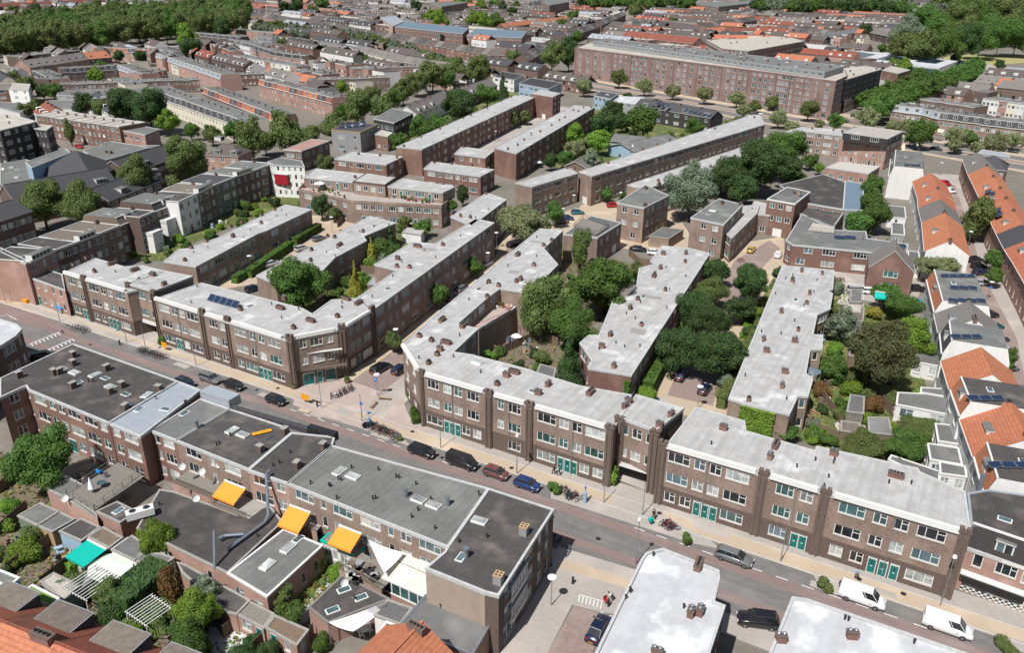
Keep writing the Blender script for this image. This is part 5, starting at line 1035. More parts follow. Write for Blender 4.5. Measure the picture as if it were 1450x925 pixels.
# open places: boulevard, tree belt, avenue, parks, side road
segmark((-120,800),(153,380),26);segmark((153,394),(330,180),26)
segmark(G(0,80),G(335,55),30);segmark(G(0,70),G(335,48),26);segmark(G(350,30),G(520,52),14);segmark(G(520,52),G(700,100),14)
segmark(G(755,100),G(800,66),14);segmark(G(800,66),G(900,20),12);segmark(G(1210,160),G(1300,110),14);segmark(G(1300,110),G(1390,85),26);segmark(G(1250,80),G(1450,50),45);segmark(G(1270,60),G(1450,70),35);segmark(G(1400,85),G(1450,80),25)
segmark(G(1075,14),G(1275,14),40);segmark(G(860,12),G(970,10),60)
ang=math.radians(-52);ca,sa=math.cos(ang),math.sin(ang);rw=random.Random(5)
WALLS=['brick_red','brick_pink','wall_brown','brick_dark','wall_cream','wall_white','wall_white','wall_grey','wall_pink'];RO_=['roof_grey','roof_sand','roof_grey','roof_black','tile_grey','zinc','tile_brown','tile_brown','tile_brown','tile_grey','tile_orange','roof_grey','tile_red','roof_sand','slate','tile_brown','slate','tile_brown','tile_grey','roof_grey']
nfar=0
for bi in range(-70,110):
    for seg in range(-60,60):
        rf=rw.choice(RO_);wl=rw.choice(WALLS);hh=rw.choice([6,6.5,7,8,9]);flat=rf.startswith('roof');gap=rw.random()<.12
        for k in range(8):
            u=(seg*8.6+k)*7.5;v=bi*27
            x=u*ca-v*sa;y=u*sa+v*ca
            d=math.hypot(x,y)
            if gap or y<(430 if x>-110 else 330) or d<(480 if x>-110 else 400) or d>2350 or abs(x)>y*.78+40: continue
            if k==7 and rw.random()<.6: continue
            if (int(x//8),int(y//8)) in occ: continue
            q=P(x,y,0)
            if q[0]<-60 or q[0]>1510 or (q[1]>128 and 190<q[0]<430): continue
            nfar+=1;w=7.4;dp=11
            def L_(a,b,c): return (x+a*ca-b*sa,y+a*sa+b*ca,c)
            FAR.face([L_(0,0,0),L_(w,0,0),L_(w,0,hh),L_(0,0,hh)],wl)
            if k in(0,7) or rw.random()<.3 or flat: FAR.face([L_(w,0,0),L_(w,dp,0),L_(w,dp,hh),L_(w,0,hh)],wl);FAR.face([L_(0,dp,0),L_(0,0,0),L_(0,0,hh),L_(0,dp,hh)],wl)
            if flat:
                FAR.face([L_(0,0,hh),L_(w,0,hh),L_(w,dp,hh),L_(0,dp,hh)],rf)
                if rw.random()<.5: FAR.face([L_(0,-.05,hh-.4),L_(w,-.05,hh-.4),L_(w,-.05,hh+.1),L_(0,-.05,hh+.1)],'white')
            else:
                z=hh+3.6;FAR.face([L_(0,-.3,hh-.1),L_(w,-.3,hh-.1),L_(w,dp/2,z),L_(0,dp/2,z)],rf);FAR.face([L_(w,dp+.3,hh-.1),L_(0,dp+.3,hh-.1),L_(0,dp/2,z),L_(w,dp/2,z)],rf)
                if k in(0,7): FAR.face([L_(w,0,hh),L_(w,dp,hh),L_(w,dp/2,z)],wl);FAR.face([L_(0,dp,hh),L_(0,0,hh),L_(0,dp/2,z)],wl)
                if rw.random()<.6:
                    a=2.2;b=5;FAR.face([L_(a,.8,hh+.5),L_(b,.8,hh+.5),L_(b,.8,hh+1.9),L_(a,.8,hh+1.9)],'white');FAR.face([L_(a,.8,hh+1.9),L_(b,.8,hh+1.9),L_(b,3,hh+1.95),L_(a,3,hh+1.95)],'white')
            for s in range(2):
                for xx in(1.2,4.6): FAR.face([L_(xx,-.04,s*3+1),L_(xx+1.6,-.04,s*3+1),L_(xx+1.6,-.04,s*3+2.5),L_(xx,-.04,s*3+2.5)],rw.choice(['glass_dark','glass_curtain','white','glass_blue']))
            if rw.random()<.5:
                z=hh+(0 if flat else 3);c=MB();FAR.face([L_(w-1.2,dp/2-.5,z),L_(w-.2,dp/2-.5,z),L_(w-.2,dp/2-.5,z+1.4),L_(w-1.2,dp/2-.5,z+1.4)],'brick_dark');FAR.face([L_(w-.2,dp/2-.5,z),L_(w-.2,dp/2+.5,z),L_(w-.2,dp/2+.5,z+1.4),L_(w-.2,dp/2-.5,z+1.4)],'brick_dark')
print('far houses',nfar,len(FAR.f))
tag(ob('distant_houses',FAR.mesh('distant_houses')),'mass of brown, red and orange roofed houses filling the town out to the horizon','houses',kind='stuff')
# ============================================================ ground, streets, gardens
def sheet(n,poly,z,m):
    b=MB();b.face([(p[0],p[1],z) for p in ccw(poly)],m);o=ob(n,b.mesh(n));return tag(o,kind='structure')
def raised(n,poly,z,m,z0=-.05):
    b=MB();b.prism(ccw(poly),z0,z,'kerb',m);return tag(ob(n,b.mesh(n)),kind='structure')
sheet('ground',[(-4500,-300),(4500,-300),(4500,9000),(-4500,9000)],0,'ground')
def offl(pl,d):
    n=len(pl);o=[]
    for i in range(n):
        e=[];
        if i>0: e.append((Vector(pl[i])-Vector(pl[i-1])).normalized())
        if i<n-1: e.append((Vector(pl[i+1])-Vector(pl[i])).normalized())
        nn=sum((Vector((q.y,-q.x)) for q in e),Vector((0,0))).normalized();k=nn.dot(Vector((e[0].y,-e[0].x)));p=Vector(pl[i])+nn*(d/k);o.append((p.x,p.y))
    return o
def strip(n,pl,a,b,z,m,hi=False): return (raised if hi else sheet)(n,offl(pl,a)+offl(pl,b)[::-1],z,m)
BL=[(-190,205),(-91,151.7),(-36.7,121.3),(-14,108.1),(51.2,71.25),(130,26.7)]
strip('road',BL,4.0,18.6,.012,'asphalt')
strip('pavement',BL,-1.5,1.5,.10,'pavement',True);strip('kerb_line',BL,1.5,1.64,.112,'kerb',True);strip('cycle_path',BL,1.64,3.95,.10,'pave_tan',True);strip('kerb_line',BL,3.95,4.12,.116,'kerb',True)
strip('cycle_lane',BL,6.75,8.4,.022,'asphalt_red');strip('cycle_lane',BL,12.1,13.5,.022,'asphalt_red')
strip('pavement',BL,15.6,18.7,.10,'pavement',True)
# raised pavements in the parking strip, with trees, bikes and lamp posts
for nme,pl,m in (('pavement',[(30,428),(30,436),(180,486),(262,515),(300,527),(300,521),(180,480)],'pavement'),('pavement',[(418,560),(500,588),(560,607),(580,632),(500,603),(415,574)],'pave_pink'),('forecourt',[(424,549),(490,538),(540,556),(506,588),(424,560)],'pave_pink'),('forecourt',[(560,566),(570,566),(584,602),(600,608),(590,615),(540,597)],'pave_pink'),
 ('pavement',[(780,688),(858,712),(960,742),(1000,762),(1020,778),(980,770),(900,744),(780,706)],'pavement'),('pavement',[(1150,812),(1190,822),(1195,836),(1160,832)],'pavement'),('pavement',[(1410,900),(1470,915),(1470,930),(1415,915)],'pavement'),('driveway',[(866,687),(925,705),(950,745),(868,716)],'pavement')):
    raised(nme,GL(pl),.108+.004*R_.random(),m)
for k,(a,b) in enumerate([(18,30),(37,39.5)]): pass
for s in list(range(-60,74,3)):   # dashed parking line
    dx,dy=math.cos(RZM),math.sin(RZM);x=-14+dx*s-dy*0;y=108.1+dy*s
    if s<-22: continue
    for of in(6.6,): 
        px_,py_=x+of*dy*-1*-1,y
        px_=x+of*math.sin(RZM);py_=y-of*math.cos(RZM);b=MB();b.box(-.7,-.06,.026,.7,.06,.03,'paint')
        if not(14<s<38): tag(ob('road_marking',b.mesh('road_marking'),None,(px_,py_,0),RZM),kind='structure')
def line(pl,w=.12,z=.03,m='paint',n='road_marking'):
    b=MB();q=GL(pl)
    for i in range(len(q)-1):
        a,c=Vector(q[i]),Vector(q[i+1]);t=(c-a).normalized();o=Vector((-t.y,t.x))*w/2;b.face([(*(a-o),z),(*(c-o),z),(*(c+o),z),(*(a+o),z)],m)
    return tag(ob(n,b.mesh(n)),kind='structure')
# zebra edges at the left junction
for a,b in(((41,488),(90,468)),((55,501),(105,479))):
    line([a,b],.22)
    for k in range(9):
        t=(k+.5)/9;x=a[0]+(b[0]-a[0])*t;y=a[1]+(b[1]-a[1])*t;line([(x,y),(x+3.5,y+3.2)],.2)
line([(0,449),(12,445)]);line([(14,452),(22,450)]);line([(12,447),(24,453)],.15)
# side road at the left junction
sheet('road',GL([(-40,455),(0,432),(60,462),(110,482),(60,505),(20,540),(-60,560)]),.016,'asphalt');sheet('cycle_lane',GL([(-20,425),(0,428),(60,448),(88,463),(130,484),(118,487),(84,470),(50,456),(-20,436)]),.03,'asphalt_red')
# side street
WL=[G(489,463,9.2),G(527,440,9.2),G(700,315.5,9.2),G(717,283,9.2)];WLx=[(WL[0][0]-6,WL[0][1]-13)]+WL
strip('pavement',WLx,0,2.1,.10,'pave_tan',True);strip('road',WLx,2.1,9.0,.02,'brick_road');strip('pavement',WLx,9.0,14.5,.09,'pavement',True)
# bottom side street
a1,a2=G(784,722.6,8.1),G(706,845,8.1);ux,uy=a2[0]-a1[0],a2[1]-a1[1];L=math.hypot(ux,uy);ux/=L;uy/=L
BS=[(a1[0]+ux*70,a1[1]+uy*70),(a1[0]-ux*1.0,a1[1]-uy*1.0)]
strip('pavement',BS,0,4.6,.10,'pavement',True);strip('road',BS,4.6,14.5,.02,'asphalt');strip('pavement',BS,9.6,16,.10,'pavement',True)
raised('pavement',GL([(790,775),(912,812),(880,872),(852,868),(812,858),(800,850),(770,840)]),.112,'pavement')
raised('cycle_path',GL([(798,793),(905,826),(899,838),(790,806)]),.118,'pave_tan')
sheet('road',GL([(812,860),(853,871),(840,925),(835,950),(765,950),(776,925)]),.125,'brick_road')
for k in range(7): x=821+k*5.2;line([(x,845+k*1.6),(x-2,854+k*1.6)],.12,.13)
line([(820,844),(856,854)],.12,.13)
# boulevard
BV=[(-330,1000),(-60,712),(41,561),(153,394),(185,346),(300,190)]
strip('pavement',BV,0,7,.10,'pave_tan',True);strip('road',BV,7,32,.02,'asphalt')
for a,b,m in((14.5,16.2,'pave_tan'),(16.2,20.5,'brick_road'),(20.5,22,'pave_tan'),(31,35,'pave_tan')): strip('median' if m=='pave_tan' else 'tram_lane',BV,a,b,.045,m)
strip('pavement',[(160,420),(187,370),(222,322)],-6,3,.1,'pave_tan',True)
# far streets
for pl,m,w in(([(1205,172),(1240,150),(1262,135)],'brick_road',7),([(740,112),(775,95),(792,66),(850,38),(905,18)],'brick_road',8),([(330,22),(420,38),(520,55),(640,86),(700,104),(760,112)],'pave_tan',12),([(330,30),(300,60),(250,64),(0,100)],'pavement',8)):
    q=GL(pl)
    if q[0][0]>q[-1][0]: q=q[::-1]
    strip('road' if m=='brick_road' else 'avenue',q,-w/2,w/2,.05,m)
sheet('park_lawn',GL([(1325,86),(1340,78),(1400,76),(1460,80),(1460,88),(1400,92)]),.04,'dry_grass');sheet('playground',GL([(1340,105),(1355,84),(1395,88),(1425,100),(1400,115),(1370,112)]),.06,'pavement')
sheet('park_lawn',GL([(868,12),(880,8),(965,10),(960,20),(880,20)]),.04,'dry_grass')
# lanes in the blocks
for n_,pl,m in(('lane',[(1316,245),(1368,248),(1400,330),(1430,400),(1475,470),(1520,700),(1440,680),(1400,500),(1352,360),(1335,300)],'pavement'),('square',[(776,325),(800,300),(850,280),(885,288),(950,290),(985,345),(980,362),(880,352)],'pave_tan'),('lane',[(838,268),(1085,190),(1092,200),(890,264)],'pavement'),
 ('lane',[(597,252),(757,148),(812,152),(700,240)],'pavement'),('lane',[(275,402),(441,305),(524,308),(363,402),(300,412)],'pave_tan'),('courtyard',[(893,572),(1004,375),(1040,345),(1110,335),(1112,380),(1031,590),(985,592)],'pave_tan'),('lane',[(1105,378),(1120,362),(1300,382),(1310,400),(1290,440),(1180,415)],'pavement')):
    sheet(n_,GL(pl),.014+.003*R_.random(),m)
for n_,pl,m in(('road',[(1326,262),(1352,262),(1375,330),(1392,390),(1440,480),(1480,680),(1450,680),(1405,480),(1372,390),(1350,330)],'brick_road'),('road',[(945,560),(978,480),(1012,420),(1040,370),(1090,340),(1105,352),(1060,400),(1030,470),(1010,575)],'brick_road'),('driveway',[(920,560),(945,565),(960,592),(905,580)],'pavement')):
    sheet(n_,GL(pl),.034,m)
sheet('driveway',[G(877,592,9.95),G(929,611,9.95),G(968,579,9.95),G(901,560,9.95)],.03,'pavement');sheet('driveway',[G(181,402,9.9),G(217,413,9.9),G(273,392,9.9),G(232,384,9.9)],.03,'pavement')
# gardens
GARD=[('behind the front row',[(752,418),(795,345),(905,378),(825,482),(836,524),(760,526),(668,503),(705,450)],'soil'),
('in the right courtyard',[(1178,388),(1232,436),(1292,440),(1300,500),(1342,690),(1156,632),(1056,598),(1118,588),(1145,560)],'grass'),
('below the long left row',[(120,366),(385,250),(422,270),(440,296),(403,290),(253,353),(235,370)],'grass'),
('in the bottom left backyards',[(0,640),(66,690),(135,735),(200,790),(260,810),(420,905),(430,960),(230,960),(225,920),(0,830)],'soil'),
('between the middle strips',[(460,385),(520,345),(562,318),(622,298),(640,308),(585,342),(530,374),(505,424),(470,424),(430,440),(392,405)],'grass'),
('in the upper courtyard',[(775,235),(842,155),(870,148),(1010,172),(1060,165),(1060,172),(838,245)],'grass'),
('beside the parking lane',[(288,394),(377,330),(398,330),(300,402)],'grass'),('around the limes',[(560,205),(600,170),(728,118),(735,134),(600,190),(575,207)],'grass'),
('under the courtyard trees',[(894,540),(1004,365),(1015,372),(945,500),(915,565)],'grass'),('along the large right strip',[(1008,560),(1050,470),(1100,385),(1106,378),(1034,575)],'grass'),
('by the conservatory',[(395,760),(452,780),(500,810),(440,860),(380,850)],'grass')]
for d,pl,m in GARD: sheet('garden_soil' if m=='soil' else 'lawn',GL(pl),.02+.004*R_.random(),m)
for pl in([(228,880),(300,880),(330,925),(260,940)],[(1180,600),(1225,590),(1240,610),(1200,630)],[(120,800),(165,800),(150,840),(112,845)],[(1185,430),(1200,400),(1225,404),(1222,440)],[(370,870),(440,850),(437,880),(380,905)]): sheet('patio',GL(pl),.05,'tiles_patio')
sheet('patio',GL([(318,892),(352,892),(375,906),(340,940),(300,925)]),.055,'roof_bright')
# patches, covers and stains of the street surface
pr=random.Random(4)
dx,dy=math.cos(RZM),math.sin(RZM)
for k in range(46):
    s=pr.uniform(-100,75);of=pr.choice([2.2,3,5.2,5.8,9,10,11,12.6,16.5]);x=-14+dx*s+of*dy;y=108.1+dy*s-of*dx
    if s<-20: x-=0;y+=.02*abs(s)
    b=MB()
    if k%2: b.box(-pr.uniform(.6,2.6),-pr.uniform(.3,.9),.030 if 4.2<of<15 else .114,pr.uniform(.6,2.6),pr.uniform(.3,.9),.034 if 4.2<of<15 else .119,'asphalt' if of>8 or of==5.2 else 'pavement');nm='surface_patch'
    else: b.tube((0,0,.03),(0,0,.036 if 4.2<of<15 else .121),.33,'metal_dark',12);nm='manhole_cover'
    tag(ob(nm,b.mesh(nm),None,(x,y,0),RZM),kind='structure')
# ============================================================ foliage
def crownmesh(seed,n,size,shape,mt,core=True):
    r=random.Random(seed);m=MB();vs=m.v;fs=m.f;ms=m.m;a=m.mi(mt)
    blobs=[]
    if shape in('round','willow','wide'):
        nb=22 if shape!='wide' else 24
        for k in range(nb):
            th=r.uniform(0,2*math.pi);ph=math.asin(r.uniform(-.55,1));q=r.uniform(.45,.80);br=r.uniform(.16,.36)
            blobs.append((q*math.cos(ph)*math.cos(th),q*math.cos(ph)*math.sin(th),q*math.sin(ph),br))
        blobs.append((0,0,.1,.62));blobs.append((0,0,-.25,.5));blobs.append((.3,.1,0,.4));blobs.append((-.25,-.2,.1,.42))
    elif shape=='cone':
        for k in range(16):
            z=-.9+1.8*k/15;w=(1-(k/15))*.75+.08;th=r.uniform(0,6.28);blobs.append((w*.45*math.cos(th),w*.45*math.sin(th),z,w*.62))
    elif shape=='egg':
        for k in range(14):
            z=-.75+1.5*k/13;w=math.sqrt(max(0,1-(z/.98)**2))*.7+.1;th=r.uniform(0,6.28);blobs.append((w*.4*math.cos(th),w*.4*math.sin(th),z,w*.62))
    elif shape=='bush':
        for k in range(7): th=r.uniform(0,6.28);q=r.uniform(.2,.55);blobs.append((q*math.cos(th),q*math.sin(th),r.uniform(-.3,.3),r.uniform(.35,.55)))
    W_=[b[3]**2 for b in blobs]
    for k in range(n):
        b=r.choices(blobs,W_)[0];th=r.uniform(0,6.28);cz=r.uniform(-1,1);s=math.sqrt(1-cz*cz);rr=b[3]*(r.uniform(.72,1.08));nx,ny,nz=s*math.cos(th),s*math.sin(th),cz
        x,y,z=b[0]+nx*rr,b[1]+ny*rr,b[2]+nz*rr
        if any((x-c[0])**2+(y-c[1])**2+(z-c[2])**2<(c[3]*.62)**2 for c in blobs): 
            if r.random()<.85: continue
        if shape=='willow': z-=r.random()*.25*(abs(x)+abs(y))
        nx+=r.uniform(-.8,.8);ny+=r.uniform(-.8,.8);nz+=r.uniform(-.5,.9);N=Vector((nx,ny,nz)).normalized();u=N.orthogonal().normalized();v=N.cross(u);an=r.uniform(0,6.28);c_,s_=math.cos(an),math.sin(an);u,v=u*c_+v*s_,v*c_-u*s_
        e=size*r.uniform(.6,1.25);p=Vector((x,y,z));i=len(vs)
        vs.extend([tuple(p-u*e),tuple(p-v*e*.55+N*e*.15),tuple(p+u*e),tuple(p+v*e*.55+N*e*.15)]);fs.append((i,i+1,i+2,i+3));ms.append(a)
    if core:
        for b in blobs:
            q=b[3]*.66;i=len(vs);nn=6
            vs.append((b[0],b[1],b[2]+q));
            for zz,rr in((.5,.87),(-.3,.95)):
                for t in range(nn): vs.append((b[0]+q*rr*math.cos(t*6.283/nn),b[1]+q*rr*math.sin(t*6.283/nn),b[2]+q*zz))
            vs.append((b[0],b[1],b[2]-q))
            for t in range(nn):
                j=(t+1)%nn;fs.append((i,i+1+t,i+1+j));fs.append((i+1+t,i+1+nn+t,i+1+nn+j,i+1+j));fs.append((i+1+nn+t,i+1+2*nn,i+1+nn+j));ms.extend([a,a,a])
    return m.mesh('crown')
CM={}
LOD={'near':(21000,.036),'mid':(5600,.062),'far':(1700,.125)}
def crown(shape,mt,lod,k):
    key=(shape,mt,lod,k)
    if key not in CM: n,s=LOD[lod];CM[key]=crownmesh(hash(shape)%97+k*13 if 0 else sum(map(ord,shape+mt))+k*13,n,s,shape,mt)
    return CM[key]
TR={}
def trunkmesh(k):
    if k not in TR:
        r=random.Random(k);m=MB();m.tube((0,0,0),(0,0,.62),.045,'bark',8,.028)
        for q in range(5):
            th=q*1.26+r.random();m.tube((0,0,.38+.05*q),(.3*math.cos(th),.3*math.sin(th),.62+.07*q),.018,'bark',5,.006)
        m.tube((0,0,.62),(.04,.02,.9),.028,'bark',6,.01);TR[k]=m.mesh('trunk')
    return TR[k]
KD={'green':('leaf_green','round'),'dark':('leaf_dark','round'),'lime':('leaf_lime','round'),'olive':('leaf_olive','round'),'grey':('leaf_grey','round'),'cream':('leaf_cream','wide'),'willow':('leaf_olive','willow'),'conifer':('leaf_dark','cone'),'ycone':('leaf_yellow','cone'),'yegg':('leaf_brown','egg'),'egg':('leaf_green','egg'),'copper':('leaf_copper','round'),'brown':('leaf_brown','bush'),'yellow':('leaf_yellow','bush'),'bushg':('leaf_green','bush'),'bushl':('leaf_lime','bush'),'bushd':('leaf_dark','bush'),'busho':('leaf_olive','bush'),'bushgr':('leaf_grey','bush')}
tk=0
def tree(px,py,r,kind,label,ry=None,group=None,name=None,zc=None):
    global tk;tk+=1
    mt,sh=KD[kind];bush='bush' in sh;ry=ry or r;R=3.
    if not bush and py<232: r*=1.15;ry*=1.12
    if px<1030 and 925<px and 365<py<530: px+=5;r*=.95
    for _ in range(6):
        RZ=R*ry/r;z=zc if zc else (RZ*.8 if bush else (RZ*1.02+.3 if sh in('cone',) else RZ+max(.9,R*.32)));x,y=G(px,py,z);dep=y*ct-(z-HC)*st;R=r*dep/F
    RZ=R*ry/r;lod='near' if r>23 else('mid' if r>11 else 'far')
    nm=name or ('shrub' if bush else {'cone':'conifer'}.get(sh,'leafy_tree'))
    t=thing(nm,label,'shrub' if bush else 'tree',(x,y,0),R_.uniform(0,6.28),group);H=z+RZ*.5
    if not bush: ob('trunk',trunkmesh(tk%3),t,sc=(H*.9 if H<9 else 8.5,)*2+(H,))
    else:
        ob('stem',trunkmesh(tk%3),t,sc=(H*.6,H*.6,H))
    kf=1.16 if lod=='near' else 1.2;c=ob('crown',crown(sh,mt,lod,tk%3 if lod!='near' else tk%2),t,(0,0,z),0,(R*kf,R*kf*R_.uniform(.9,1.08),RZ*kf*.97));return t
